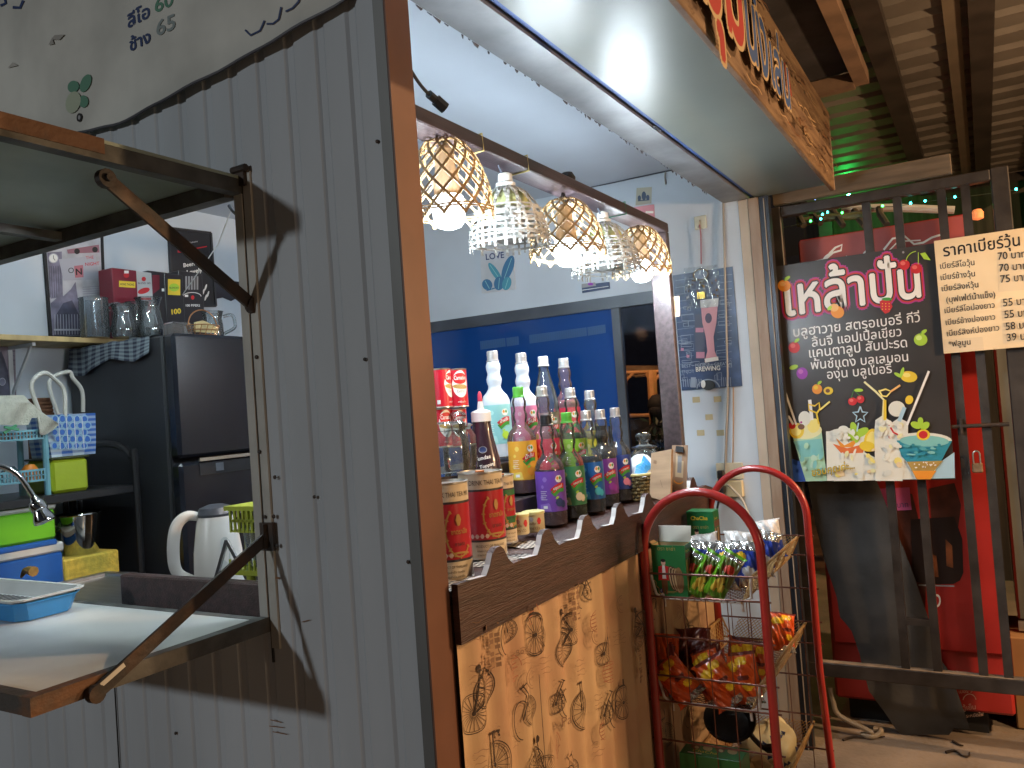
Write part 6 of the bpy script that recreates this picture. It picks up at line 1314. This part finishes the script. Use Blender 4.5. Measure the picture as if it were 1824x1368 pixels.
# liquor boxes on the shelf and fridge
def carton(lbl, px0, py0, px1, py1, y, dep, m, art=None, z0=None):
    p, q = hit(px0, py1, 'y', y), hit(px1, py0, 'y', y); z = p.z if z0 is None else z0; t = thing('liquor_box', lbl, 'box', (p.x, y, z), 'boxed bottles on the shelf')
    b = MB(); b.box(p.x, q.x, y, y+dep, z, q.z, bev=.002); b.build('carton', m, t)
    if art: a = Art(**yplane(y), step=5e-5); art(a); a.build('print', t)
m_mr = M('box_maroon', (.17, .012, .025), rough=.35); m_bkx = M('box_black', (.018, .016, .020), rough=.35); m_wx = M('box_white', (.55, .55, .55), rough=.4)
def A1(a): a.poly([(212, 500), (241, 502), (241, 513), (212, 511)], I_Y); a.text('HONG THONG', (214, 508), (239, 509), I_K, hs=1.5, bold=.02); a.ell(225, 490, 5, 5, I_R); a.rect(221, 482, 229, 487, I_W)
def A2(a): a.ell(256, 497, 4, 4, I_R); a.text('BLEND 285', (246, 506), (268, 506), I_K); a.ell(256, 518, 11, 5, I_R, -.3); a.rect(244, 530, 269, 558, I_R)
def A3(a): a.rect(288, 514, 293, 519, I_W); a.poly([(271, 490), (284, 490), (284, 515), (271, 525)], m_mr)
def A4(a): a.poly([(299, 497), (321, 498), (321, 526), (299, 525)], I_Y); a.ell(310, 512, 9, 7, I_LG); a.text('BLENDED', (302, 514), (319, 514), I_K); a.text('100', (306, 560), (322, 558), I_Y, bold=.04)
def A5(a):
    for k in range(5): a.rect(330+5*k, 492, 333+5*k, 516, I_GR)
    a.arc(342, 528, 16, 7, pi, 2*pi, 1.2, I_W); a.ell(343, 530, 3, 4, I_R); a.text('100 PIPERS', (331, 546), (356, 546), I_W, bold=.02); a.rect(329, 525, 335, 529, I_W)
carton('tall maroon liquor box with a yellow name band at the left of the row', 206, 482, 243, 600, 2.10, .09, m_mr, A1, 1.938)
carton('white and red liquor box with a red medallion', 243, 486, 270, 600, 2.105, .08, m_wx, A2, 1.938)
carton('black liquor box with a maroon corner between the white and yellow labelled ones', 270, 486, 299, 600, 2.11, .08, m_bkx, A3, 1.938)
carton('black liquor box with a yellow and green label', 299, 490, 325, 600, 2.105, .08, m_bkx, A4, 1.938)
carton('black liquor box with grey pipes at the right of the row', 325, 487, 360, 600, 2.11, .08, m_bkx, A5, 1.938)
# pitchers
def handle(b, c, d, R_, z0, z1, out, r=.007):
    b.tube(smooth([c+d*R_+Vector((0, 0, z1)), c+d*(R_+out*.8)+Vector((0, 0, z1+.005)), c+d*(R_+out)+Vector((0, 0, z1-.03)), c+d*(R_+out*.85)+Vector((0, 0, z0+.02)), c+d*R_+Vector((0, 0, z0))], 5), r, 8)
right = Vector((sin(YAW+.4), -cos(YAW+.4), 0))
def pitcher(lbl, px, py, y, prof, sgn, m, name='glass_pitcher', cat='pitcher', z=None):
    c = hit(px, py, 'y', y)
    if z: c.z = z
    t = thing(name, lbl, cat, c, 'glass pitchers and mugs on the shelf'); b = MB(); b.lathe(prof+[(r-.003, h) for r, h in prof[::-1]], c, 28, cap=False); b.lathe([(.001, .0), (prof[0][0], 0)], c, 28, cap=False); b.build('glass', m, t, smooth=True)
    H_ = prof[-1][1]; Rm = max(r for r, h in prof); b = MB(); handle(b, c, right*sgn, Rm*.93, H_*.22, H_*.82, .045); b.build('handle', m, t, smooth=True)
g_gr = GLASS('grey_glass', (.74, .78, .81), 1.6, .06, .14, (.45, .50, .54))
g_pt = GLASS('pitcher_glass', (.82, .86, .87), 1.7, .06, .12, (.55, .58, .6))
pitcher('grey glass mug with a handle on its right, leftmost on the shelf', 170, 599, 2.07, [(.050, 0), (.053, .006), (.053, .148), (.055, .156)], 1, g_gr, 'glass_mug', 'mug', 1.938)
JUG = [(.040, 0), (.044, .01), (.046, .05), (.038, .09), (.034, .115), (.042, .145), (.046, .152)]
pitcher('small glass jug with its handle to the right in front of the maroon box', 222, 606, 2.02, [(r*1.02, h*.86) for r, h in JUG], -1, g_pt, z=1.938)
pitcher('large waisted glass jug with its handle to the left in front of the black boxes', 268, 604, 2.02, [(r*1.2, h*1.1) for r, h in JUG], -1, g_pt, z=1.938)
pitcher('middle glass jug behind the large waisted one on the shelf', 247, 602, 2.06, [(r*1.05, h*1.0) for r, h in JUG], -1, g_pt, z=1.938)
pitcher('glass mug with a handle on its right standing on the fridge', 380, 592, 1.78, [(.040, 0), (.042, .006), (.040, .06), (.036, .09), (.042, .112), (.044, .116)], 1, g_pt, 'glass_mug', 'mug', 1.911)
c = hit(318, 592, 'y', 1.72); c.z = 1.911; b = MB(); b.box(c.x-.045, c.x+.045, c.y-.03, c.y+.03, c.z, c.z+.052, bev=.006); tag(b.build('plastic_tub', GLASS('cloudy_plastic', (.7, .68, .66), 1.5, .15, .25, (.34, .31, .30)), None), 'cloudy plastic tub on the fridge between the jug and the copper basket', 'tub')
c = hit(362, 592, 'y', 1.68); c.z = 1.911; kb = thing('copper_basket', 'small copper wire basket holding folded papers on top of the fridge', 'basket', c); m_cu = M('copper', (.45, .22, .10), rough=.3, metal=.85)
b = MB(); 
for z, r in ((.003, .055), (.022, .062), (.04, .068)): b.tube([c+Vector((r*cos(2*pi*i/30), r*.7*sin(2*pi*i/30), z)) for i in range(30)], .0022, 5, True)
for k in range(16): f = 2*pi*k/16; b.tube([c+Vector((.055*cos(f), .0385*sin(f), .003)), c+Vector((.068*cos(f+.2), .048*sin(f+.2), .04))], .0016, 5)
b.tube([c+Vector((.066*cos(t_), 0, .04+.062*sin(t_))) for t_ in [pi*i/14 for i in range(15)]], .0026, 6); b.build('wire', m_cu, kb)
b = MB(); b.prism([c+Vector(v) for v in ((-.05, -.02, .012), (.05, -.025, .012), (.052, -.02, .035), (.01, 0, .06), (-.03, 0, .05))], (0, .012, .004)); b.build('papers', M('old_paper', (.50, .38, .18), rough=.7, var=.2, scale=20), kb)
# black shelf unit left of the fridge
su = thing('shelf_unit', 'black slatted shelf unit with a curved end standing left of the fridge', 'shelf unit', (.4, 1.95, 0))
zt = hit(200, 868, 'y', 1.80).z; zb = hit(213, 1028, 'y', 1.80).z
b = MB(); b.box(.05, .675, 1.80, 2.22, zt-.03, zt, bev=.004); b.build('upper_shelf', M('plastic_black', (.014, .014, .016), rough=.4), su)
b = MB(); b.box(.05, .675, 1.80, 2.22, zb-.035, zb, bev=.004); b.build('lower_shelf', M('plastic_black', (.014, .014, .016)), su)
b = MB(); b.tube(smooth([(.672, 1.80, .3), (.672, 1.80, zt+.02), (.672, 1.82, zt+.10), (.672, 1.92, zt+.15), (.672, 2.2, zt+.155)], 5), .013, 8); b.tube([(.672, 2.2, .3), (.672, 2.2, zt+.155)], .013, 8); b.build('end_frame', M('plastic_black', (.014, .014, .016)), su, smooth=True)
b = MB()
for px in (118, 131, 145, 158): q = hit(px, 890, 'y', 2.20); b.box(q.x-.008, q.x+.008, 2.20, 2.212, zb, zt-.03)
b.build('back_slats', M('slat_grey', (.06, .06, .065), rough=.4), su)
# coolers
def cooler(lbl, px0, px1, z0, z1, m, y=1.815, dep=.20):
    p, q = hit(px0, 950, 'y', y), hit(px1, 950, 'y', y); t = thing('cooler_box', lbl, 'cooler box', (p.x, y, z0), 'cooler boxes'); h = z1-z0
    b = MB(); b.box(p.x, q.x, y, y+dep, z0, z0+h*.74, bev=.008); b.build('tub', m, t)
    b = MB(); b.box(p.x-.003, q.x+.003, y-.003, y+dep+.003, z0+h*.74, z0+h*.93, bev=.006); b.build('lid', M('cooler_white', (.62, .63, .60), rough=.4), t)
    b = MB(); b.box(p.x+.02, q.x-.02, y-.006, y+.03, z0+h*.88, z0+h, bev=.005); b.build('handle', m, t)
z1 = hit(50, 968, 'y', 1.815).z; cooler('blue cooler box with a white lid, the lower one of the pair', -110, 111, zb+.001, z1, M('cooler_blue', (.015, .11, .42), rough=.4)); z2 = hit(50, 893, 'y', 1.815).z
cooler('bright green cooler box with a white lid stacked on the blue one', -90, 101, z1+.001, z2, M('cooler_green', (.14, .48, .015), rough=.4))
# ice bucket on yellow block
q0, q1 = hit(112, 1000, 'y', 1.82), hit(212, 978, 'y', 1.82); fb = thing('foam_block', 'yellow foam block on the lower shelf under the steel bucket', 'foam block', (q0.x, 1.82, zb)); b = MB(); b.box(q0.x, q1.x, 1.82, 2.0, zb+.001, q1.z, bev=.006); b.build('foam', M('foam_yellow', (.62, .46, .07), rough=.9, var=.2, scale=40, bump=.3, bscale=90), fb)
c = hit(146, 1000, 'y', 1.90); c.z = q1.z+.001; ib = thing('ice_bucket', 'shiny steel ice bucket with a round knob standing on the yellow block', 'bucket', c)
b = MB(); b.lathe([(.001, 0), (.052, 0), (.055, .004), (.071, .135), (.075, .138), (.073, .142), (.068, .136), (.052, .008), (.001, .008)], c, 30); m_sh = M('bright_steel', (.62, .62, .60), rough=.10, metal=1.); b.build('pail', m_sh, ib, smooth=True)
b = MB(); d = -right; b.lathe([(.001, -.022), (.013, -.016), (.02, 0), (.013, .016), (.001, .022)], c+d*.092+Vector((0, 0, .09)), 16); b.tube([c+d*.062+Vector((0, 0, .09)), c+d*.09+Vector((0, 0, .09))], .006, 8); b.tube([c+d*(.078+.022*cos(t_))+Vector((0, 0, .07+.035*sin(t_))) for t_ in [2*pi*i/20 for i in range(20)]], .0035, 6, True); b.build('knob', m_sh, ib, smooth=True)
# lime bin, woven bag
q0, q1 = hit(94, 866, 'y', 1.83), hit(157, 814, 'y', 1.83); lb_ = thing('storage_bin', 'lime green plastic bin with a dark rim on the upper shelf', 'bin', (q0.x, 1.83, zt)); b = MB(); b.box(q0.x, q1.x, 1.83, 1.99, zt+.001, q1.z, bev=.010); b.build('bin', M('bin_lime', (.36, .46, .02), rough=.4, var=.08, bump=.1, bscale=40), lb_)
b = MB(); b.box(q0.x-.004, q1.x+.004, 1.826, 1.994, q1.z+.0005, q1.z+.008, bev=.003); b.build('rim', M('bin_rim', (.05, .06, .02)), lb_)
c0 = hit(88, 805, 'y', 1.86); c1 = hit(162, 736, 'y', 1.86); zbase = q1.z+.009
wbg = thing('woven_bag', 'blue and white woven plastic bag with two long white handles', 'bag', (c0.x, 1.9, zbase))
CHECK('bag_weave', (.55, .66, .72), (.015, .10, .40), 8, .35)
b = MB(); x0b, x1b = c0.x, c1.x; P_ = []
per = [(x0b, 1.85), (x1b, 1.85), (x1b, 1.97), (x0b, 1.97), (x0b, 1.85)]; ring = []
for (a0, b0), (a1, b1) in zip(per, per[1:]): ring += [(a0+(a1-a0)*i/10, b0+(b1-b0)*i/10) for i in range(10)]
ring.append(per[0])
for i in range(14): s_ = i/13; P_.append([Vector((x+(.012*s_)*(1 if x > (x0b+x1b)/2 else -1), y+.004*sin(s_*3+x*30), zbase+(c1.z-zbase)*s_)) for x, y in ring])
b.grid(P_, uv=True); wv = b.build('body', MATS['bag_weave'], wbg)
a = Art(lambda u, v, l: hit(u, v, 'y', 1.845)+Vector((0, -l, 0)), (-.07, -1)); sw_, sb_ = ink('weave_sky', (.30, .52, .68)), ink('weave_blue', (.02, .13, .50)); 
for r in range(5):
    for k in range(5):
        x, y = 98+13*k+(6 if r % 2 else 0)-r*.6, 746+12*r
        if x < 156: a.ell(x, y, 4.2, 4.8, sb_); a.arc(x, y, 6, 6.5, 0, 2*pi, 1.6, sw_, 12)
for k in range(4): a.line([(102+14*k, 744), (106+14*k, 800)], 1.2, I_W)
a.build('weave_pattern', wbg)
for (xa, ya, xb, yb, xt, yt, Y) in ((72, 738, 116, 742, 84, 664, 1.85), (104, 738, 148, 734, 126, 662, 1.965)):
    b = MB(); b.tube(smooth([hit(xa, ya, 'y', Y), hit(xa-15, ya-42, 'y', Y), hit(xa-12, yt+12, 'y', Y), hit(xt-4, yt, 'y', Y), hit(xb-18, yt+12, 'y', Y), hit(xb-2, ya-42, 'y', Y), hit(xb, yb, 'y', Y)], 5), .0075, 8); b.build('handle', M('handle_white', (.60, .60, .55), rough=.4), wbg, smooth=True)
q0, q1 = hit(62, 742, 'y', 2.0), hit(96, 708, 'y', 2.0); b = MB()
for k in range(5): b.box(q0.x+.003*(k % 2), q1.x-.002*(k % 3), 2.0, 2.08, q0.z+(q1.z-q0.z)*k/5+.0004, q0.z+(q1.z-q0.z)*(k+1)/5, bev=.003)
b.box(q0.x+.01, q1.x-.01, 2.01, 2.07, zt, q0.z); tag(b.build('cork_mats', M('cork_brown', (.13, .055, .025), rough=.9, var=.4, scale=40)), 'stack of brown fibre mats seen through the bag handles', 'mats')
# dish rack with towel
m_rb = M('rack_teal', (.16, .38, .46), rough=.4)
dr = thing('dish_rack', 'pale blue two-tier plastic dish rack with orange cups', 'dish rack', (.2, 1.85, zt))
YR = 1.835
q = hit(88, 870, 'y', YR); t_ = hit(84, 772, 'y', YR); b = MB(); b.tube([(q.x, YR+.01, zt), (q.x, YR+.01, t_.z)], .010, 10); q2_ = hit(37, 820, 'y', 1.98); b.tube([(q2_.x, 1.98, zt), (q2_.x, 1.98, t_.z)], .010, 10); b.build('pole', m_rb, dr)
for (yt_, yb_, xr, nm) in ((764, 786, 77, 'upper_basket'), (834, 860, 80, 'lower_basket')):
    p, r = hit(-60, yt_+6, 'y', YR), hit(xr, yb_-4, 'y', YR); zt_, zb_ = hit(xr, yt_, 'y', YR).z, r.z; b = MB()
    b.box(p.x, r.x, YR-.003, YR+.003, zt_-.007, zt_); b.box(p.x, r.x, YR-.003, YR+.003, zb_, zb_+.006); b.box(p.x, r.x, YR+.003, 1.99, zb_, zb_+.004); b.box(r.x-.003, r.x+.003, YR, 1.99, zt_-.007, zt_)
    n_ = 22
    for k in range(n_+1): x = p.x+(r.x-p.x)*k/n_; b.box(x-.0022, x+.0022, YR-.002, YR+.002, zb_+.006, zt_-.007)
    b.box(p.x, r.x, YR-.002, YR+.002, (zb_+zt_)/2-.002, (zb_+zt_)/2+.002)
    b.build(nm, m_rb, dr)
    if nm == 'upper_basket':
        for k in range(9): c = Vector((r.x-.02-.030*k, 1.88, zb_+.0045)); b2 = MB(); b2.lathe([(.011, 0), (.014, .026), (.012, .026), (.010, .002), (.001, .002)], c, 14); tag(b2.build('orange_cup', M('cup_orange', (.55, .17, .07), rough=.5), None, smooth=True), 'small orange cup standing in the upper tier of the dish rack', 'cup', 'orange cups in the dish rack')
    else:
        for k, (px_, lbl_, m_) in enumerate(((54, 'orange cup upside down in the lower tier of the dish rack', M('cup_bright', (.70, .22, .02), rough=.4)), (18, 'clear bowl in the lower tier of the dish rack', g_clear))): c = hit(px_, 850, 'y', 1.88); c.z = zb_+.005; b2 = MB(); b2.lathe([(.03+.008*k, 0), (.026, .035), (.014, .052), (.001, .054)], c, 20); tag(b2.build('bowl' if k else 'upturned_cup', m_, None, smooth=True), lbl_, 'bowl' if k else 'cup')
# towel
P_ = []
for i in range(20):
    s_ = i/19; row = []
    for j in range(34):
        px_ = -60+165*j/33; pt_, pb_ = (703 if px_ < 52 else 703+max(0, px_-52)*.95), (757 if px_ < 50 else 757+(8 if px_ < 66 else 18)*sin((px_-50)/55*pi))
        if 50 < px_ < 66: pb_ = 745
        p = hit(px_, pt_+(pb_-pt_)*s_, 'y', YR-.012); p.y += .008*sin(j*.55+i*.2)+.12*max(0, .25-s_)*4*.25; row.append(p)
    P_.append(row)
b = MB(); b.grid(P_); b.grid([[p+Vector((0, .004, 0)) for p in r] for r in P_]); tag(b.build('towel', M('towel_cream', (.52, .52, .44), rough=.95, var=.08, scale=40, bump=.5, bscale=220), None, smooth=True), 'cream terry towel draped over the top of the dish rack', 'towel')
q = hit(18, 765, 'y', YR-.02); b = MB(); b.bar(q+Vector((-.02, 0, -.01)), q+Vector((.02, 0, .012)), .008, .008); b.bar(q+Vector((-.02, -.004, .008)), q+Vector((.024, -.004, -.002)), .008, .008); tag(b.build('clothes_peg', M('peg_green', (.04, .28, .12), rough=.4)), 'green plastic clothes peg gripping the towel edge', 'clothes peg')
# tap
tp_ = thing('kitchen_tap', 'chrome gooseneck tap with a large spray head over the worktop', 'tap', (.2, 1.5, 1.1)); Zt = 2.35
m_cr = M('chrome', (.70, .70, .70), rough=.08, metal=1.)
arc_ = smooth([at(-60, 905, Zt), at(-48, 850, Zt), at(-20, 833, Zt), at(8, 833, Zt), at(34, 848, Zt), at(54, 876, Zt), at(64, 892, Zt)], 5); b = MB(); b.tube(arc_, [.0075+.0012*(i % 2) for i in range(len(arc_))], 10); b.build('neck', m_cr, tp_, smooth=True)
d = (at(80, 928, Zt)-at(60, 885, Zt)).normalized(); o = at(60, 885, Zt); ax = d.to_track_quat('Z', 'Y').to_matrix(); b = MB(); b.lathe([(.010, 0), (.014, .012), (.020, .016), (.0225, .022), (.023, .040), (.0205, .043), (.021, .047), (.030, .070), (.030, .078), (.024, .082), (.001, .080)], o, 24, ax); b.build('spray_head', m_cr, tp_, smooth=True)
b = MB(); b.tube([(at(-60, 905, Zt)), Vector((at(-60, 905, Zt).x, at(-60, 905, Zt).y, 1.10))], .012, 10); b.build('stem', m_cr, tp_)
# kettle
c = hit(392, 1035, 'x', .30); c = Vector((.30, c.y, 1.101)); kt = thing('electric_kettle', 'white electric kettle with a loop handle and a grey lid on the worktop', 'kettle', c)
m_kw = M('kettle_white', (.66, .64, .60), rough=.35, var=.06); R_ = .060
b = MB(); b.lathe([(.064, .012), (.066, .02), (.062, .12), (.052, .195), (.047, .215)], c, 30); b.build('jug', m_kw, kt, smooth=True)
b = MB(); b.lathe([(.047, .215), (.049, .222), (.042, .238), (.02, .246), (.001, .247)], c, 26); b.build('lid', M('kettle_grey', (.05, .055, .07), rough=.4), kt, smooth=True); b = MB(); b.lathe([(.001, 0), (.068, 0), (.068, .012), (.001, .012)], c, 30); b.build('base', M('kettle_grey', (.05, .055, .07)), kt, smooth=True)
hd = -right; b = MB(); hpts = smooth([c+hd*.046+Vector((0, 0, .218)), c+hd*.075+Vector((0, 0, .222)), c+hd*.102+Vector((0, 0, .195)), c+hd*.112+Vector((0, 0, .13)), c+hd*.104+Vector((0, 0, .075)), c+hd*.058+Vector((0, 0, .045))], 6)
b.tube(hpts, [.012+.004*sin(pi*i/len(hpts)) for i in range(len(hpts))], 10); b.build('handle', m_kw, kt, smooth=True)
b = MB(); b.lathe([(.008, .205), (.030, .226), (.028, .230), (.006, .212)], c+right*.045, 14); b.build('spout', m_kw, kt, smooth=True)
vd = (CAM-c); vd.z = 0; vd.normalize(); th = math.atan2(vd.y, vd.x)+.30
a = Art(lambda u, v, l: Vector((c.x+(.066-.00005-.004*(v-.02)/.1 if v < .12 else .062-.010*(v-.12)/.075)*cos(th+u/.062)+(.0015+l)*cos(th), c.y+(.066-.004*(v-.02)/.1 if v < .12 else .062-.010*(v-.12)/.075)*sin(th+u/.062)+(.0015+l)*sin(th), c.z+v)))
a.poly([(.012*cos(t_), .105+(.045 if sin(t_) > 0 else -.045)+.012*sin(t_)) for t_ in [2*pi*i/24 for i in range(24)]], ink('gauge', (.46, .48, .46))); a.rect(-.004, .14, .004, .143, I_GR); a.build('gauge', kt)
# lime cutlery holder
c = hit(456, 1030, 'x', .16); c = Vector((.15, c.y, 1.101)); ch_ = thing('cutlery_rack', 'lime green slotted cutlery rack on a post by the hatch edge', 'rack', c); m_lm = M('rack_lime', (.40, .46, .05), rough=.4)
b = MB(); q = hit(440, 905, 'x', .15); b.tube([(c.x, q.y, 1.102), (c.x, q.y, 1.365)], .011, 12); b.lathe([(.013, 0), (.014, .03)], (c.x, q.y, 1.33), 12); b.build('pole', m_lm, ch_)
p, r = hit(428, 897, 'x', .15), hit(495, 930, 'x', .15); b = MB(); zt_, zb_ = p.z, p.z-.060; ya, yb = p.y, p.y-.16
b.box(.10, .20, yb, ya, zt_-.010, zt_); b.box(.10, .20, yb, ya-.02, zb_, zb_+.004)
for k in range(10): y = ya-.022-.014*k; b.box(.098, .102, y-.003, y+.003, zb_, zt_-.010)
b.box(.098, .102, yb, ya-.02, (zt_+zb_)/2-.006, (zt_+zb_)/2); b.build('basket', m_lm, ch_)
q = hit(455, 1012, 'x', .15); b = MB(); b.box(.10, .20, q.y-.16, q.y+.03, q.z-.006, q.z+.006); 
for k in range(9): y = q.y+.026-.016*k; b.box(.098, .102, y-.002, y+.002, q.z+.006, q.z+.03)
b.build('lower_tray', m_lm, ch_)
c = hit(462, 1006, 'x', .15); c.z = q.z+.007; gl_ = MB(); gl_.lathe([(.024, 0), (.028, .004), (.032, .10), (.030, .10), (.025, .006), (.001, .006)], c, 22); tag(gl_.build('tumbler', GLASS('fluted_glass', (.80, .88, .86), 1.7, .05, .18, (.6, .68, .66)), None, smooth=True), 'fluted drinking glass on the lower tray of the lime cutlery rack', 'glass')
q = hit(405, 970, 'x', .17); tg = MB(); tg.bar(hit(404, 963, 'x', .17), hit(440, 1030, 'x', .17), .006, .010); tg.bar(hit(404, 963, 'x', .18), hit(385, 1030, 'x', .18), .006, .010); tag(tg.build('tongs', M('tong_steel', (.10, .10, .10), rough=.4, metal=.6)), 'dark kitchen tongs standing open in front of the white kettle', 'tongs')
# string from the ceiling, cable at the hatch corner
cb_ = MB(); cb_.tube([hit(412, 374, 'x', .12), hit(388, 436, 'x', .6), hit(325, 525, 'x', .9)], .0018, 5); tag(cb_.build('string', M('string_white', (.7, .7, .7))), 'taut white string running down from the hatch corner', 'string')
cb_ = MB(); cb_.tube(smooth([hit(408, 366, 'x', .06), hit(416, 377, 'x', .06), hit(430, 388, 'x', .06)], 4), .004, 6); tag(cb_.build('cable', M('cable_dark', (.07, .08, .10))), 'short dark cable end at the upper corner of the side hatch', 'cable')
# bottle and banana peel by the tray
c = hit(8, 1030, 'x', .25); c.z = 1.101; bt = thing('soap_bottle', 'clear soap bottle with a green cap at the left edge behind the tray', 'bottle', c); b = MB(); b.lathe([(.028, 0), (.03, .005), (.03, .07), (.014, .095), (.012, .10)], c, 20); b.build('body', g_clear, bt, smooth=True); b = MB(); b.lathe([(.014, .1002), (.014, .118), (.006, .122)], c, 14); b.build('cap', M('cap_lime', (.15, .5, .05)), bt)
b = MB(); b.tube(smooth([hit(38, 1028, 'x', .2), hit(46, 1016, 'x', .2), hit(60, 1018, 'x', .2)], 5), [.004+.0012*i for i in range(11)], 8); tag(b.build('banana', M('banana_brown', (.40, .22, .05), rough=.6, var=.4, scale=20), None, smooth=True), 'small browned banana lying behind the draining tray', 'banana')

# ================================================================ OUTSIDE THE END WINDOW
ht = thing('bamboo_hut', 'open orange-lit bamboo pavilion seen through the end window at night', 'pavilion', (7, 2.2, 0)); m_hw_ = M('hut_bamboo', (.50, .26, .10), rough=.6, var=.2, scale=5)
def hb(name, a, c, r): b = MB(); b.tube([hit(*a, 'x', 7), hit(*c, 'x', 7)], r, 8); b.build(name, m_hw_, ht, smooth=True)
hb('post', (1161, 660), (1168, 790), .055); hb('post', (1113, 664), (1118, 790), .022); hb('brace', (1188, 659), (1160, 682), .025); hb('brace', (1152, 665), (1162, 685), .02); hb('beam', (1100, 664), (1215, 660), .018); hb('rail', (1112, 741), (1215, 738), .022)
hb('brace', (1113, 680), (1128, 664), .016)
b = MB()
for k in range(24): x = 1102+4.6*k; b.bar(hit(x, 652, 'x', 7.2), hit(x+1, 668+4*(k*37 % 5)/5, 'x', 7.0), .05, .012)
b.build('thatch_eave', M('thatch', (.16, .10, .05), rough=.95, var=.4), ht)
b = MB(); q0, q1 = hit(1112, 745, 'x', 7.05), hit(1220, 860, 'x', 7.05); b.box(7.0, 7.05, q1.y, q0.y, 0, q0.z-.02); b.build('low_wall', M('low_dark', (.03, .028, .022), rough=.9, var=.5, scale=10), ht)
# seated person inside the pavilion, mostly behind the rail
base = hit(1172, 760, 'x', 6.75)
def person():
    me = bpy.data.meshes.new('person'); h = hit(1171, 728, 'x', 6.75); x, y, z = h
    V = [(x, y, z-.78), (x, y, z-.55), (x, y, z-.27), (x, y, z-.16), (x-.02, y, z-.05), (x-.03, y, z+.06), (x, y-.19, z-.27), (x-.02, y-.25, z-.52), (x-.24, y-.20, z-.62), (x, y+.19, z-.27), (x-.02, y+.25, z-.52), (x-.24, y+.18, z-.62), (x-.10, y-.10, z-.80), (x-.48, y-.12, z-.80), (x-.50, y-.12, z-1.2), (x-.10, y+.10, z-.80), (x-.48, y+.12, z-.80), (x-.50, y+.12, z-1.2)]
    E_ = [(0, 1), (1, 2), (2, 3), (3, 4), (4, 5), (2, 6), (6, 7), (7, 8), (2, 9), (9, 10), (10, 11), (0, 12), (12, 13), (13, 14), (0, 15), (15, 16), (16, 17)]
    Rr = [.15, .15, .13, .055, .09, .085, .065, .05, .035, .065, .05, .035, .09, .07, .045, .09, .07, .045]
    me.from_pydata([Vector(v) for v in V], E_, []); o = bpy.data.objects.new('person', me); COL.objects.link(o)
    sk_ = o.modifiers.new('skin', 'SKIN'); sv = me.skin_vertices[0].data if me.skin_vertices else None
    if sv is None: me.attributes; 
    for i, r in enumerate(Rr): me.skin_vertices[0].data[i].radius = (r, r)
    me.skin_vertices[0].data[0].use_root = True
    o.modifiers.new('sub', 'SUBSURF').levels = 1; me.materials.append(M('dark_shirt', (.02, .018, .02), rough=.9)); return tag(o, 'seated dark figure seen from behind against the lit pavilion post', 'person'), h
try:
    po, h = person()
    b = MB(); b.lathe([(.001, -.10), (.085, -.07), (.105, 0), (.095, .06), (.05, .11), (.001, .12)], h+Vector((.01, 0, .03)), 18); hr = b.build('hair', M('hair_black', (.008, .007, .007), rough=.8), po, smooth=True)
except Exception as ex: print('person', ex)
fb_ = thing('far_building', 'far dark building with two rows of added dim glowing strips beyond the end window', 'building', (11, 4, 0))
b = MB(); b.box(12, 12.4, 1.0, 12, 0, 3.6); b.build('wall', M('far_wall', (.025, .03, .045), rough=.9), fb_)
m_lw = EM('dim_strip', (.22, .42, .62), .22)  # strips made to glow so they show up in the dark
for (a0, a1) in (((855, 612), (925, 622)), ((943, 600), (1080, 606))):
    p, q = hit(a0[0], a0[1], 'x', 11.97), hit(a1[0], a1[1], 'x', 11.97); z = (p.z+q.z)/2; b = MB(); n_ = int((p.y-q.y)/.14)
    for k in range(n_): b.box(11.95, 11.99, p.y-.14*k-.12, p.y-.14*k, p.z-.10, p.z+.10)
    b.build('glow_strip', m_lw, fb_)
b = MB(); p = hit(934, 640, 'x', 5.0); b.box(4.97, 5.03, p.y-.035, p.y+.035, 0, 2.9); tag(b.build('timber_post', M('post_dark', (.05, .05, .07), rough=.8)), 'dark square timber post outside the end window', 'post')
b = MB(); p = hit(1108, 700, 'x', 5.5); b.box(5.46, 5.54, p.y-.03, p.y+.03, 0, 2.9); tag(b.build('timber_post', M('post_dark', (.05, .05, .07))), 'slim dark post left of the lit pavilion', 'post')
rr = random.Random(2); b = MB(); 
for k in range(900):
    p = hit(rr.uniform(1095, 1215), 0, 'x', 6.2); c = Vector((6.2+rr.uniform(-.2, .3), p.y+rr.uniform(-.03, .03), rr.uniform(.3, 1.30+.06*sin(k)))); e1 = Vector((rr.uniform(-1, 1), rr.uniform(-1, 1), rr.uniform(-1, 1))).normalized(); e2 = e1.cross(Vector((rr.uniform(-1, 1), .3, .5))).normalized(); b.add([c-e1*.05, c+e2*.018, c+e1*.05, c-e2*.018], [(0, 1, 2, 3)])
for k in range(6): y = hit(1100+20*k, 800, 'x', 6.2).y; b.tube([(6.2, y, 0), (6.2, y+.03, 1.2)], .012, 5)
sh = b.build('shrub', M('night_leaf', (.035, .05, .02), rough=.6, var=.4)); tag(sh, 'dark leafy shrub outside the end window below the pavilion rail', 'shrub')

# tube lamp on the ceiling just inside the hatch
tl = thing('tube_lamp', 'white tube lamp fixed to the ceiling just inside the side hatch', 'lamp', (.16, 1.05, 2.56))
b = MB(); b.box(.14, .19, .62, 1.50, 2.555, 2.589, bev=.004); b.build('batten', m_hw, tl)
b = MB(); b.tube([(.165, .65, 2.538), (.165, 1.47, 2.538)], .013, 12); b.build('tube', EM('tube_lit', (.86, 1.0, 1.0), 105), tl)
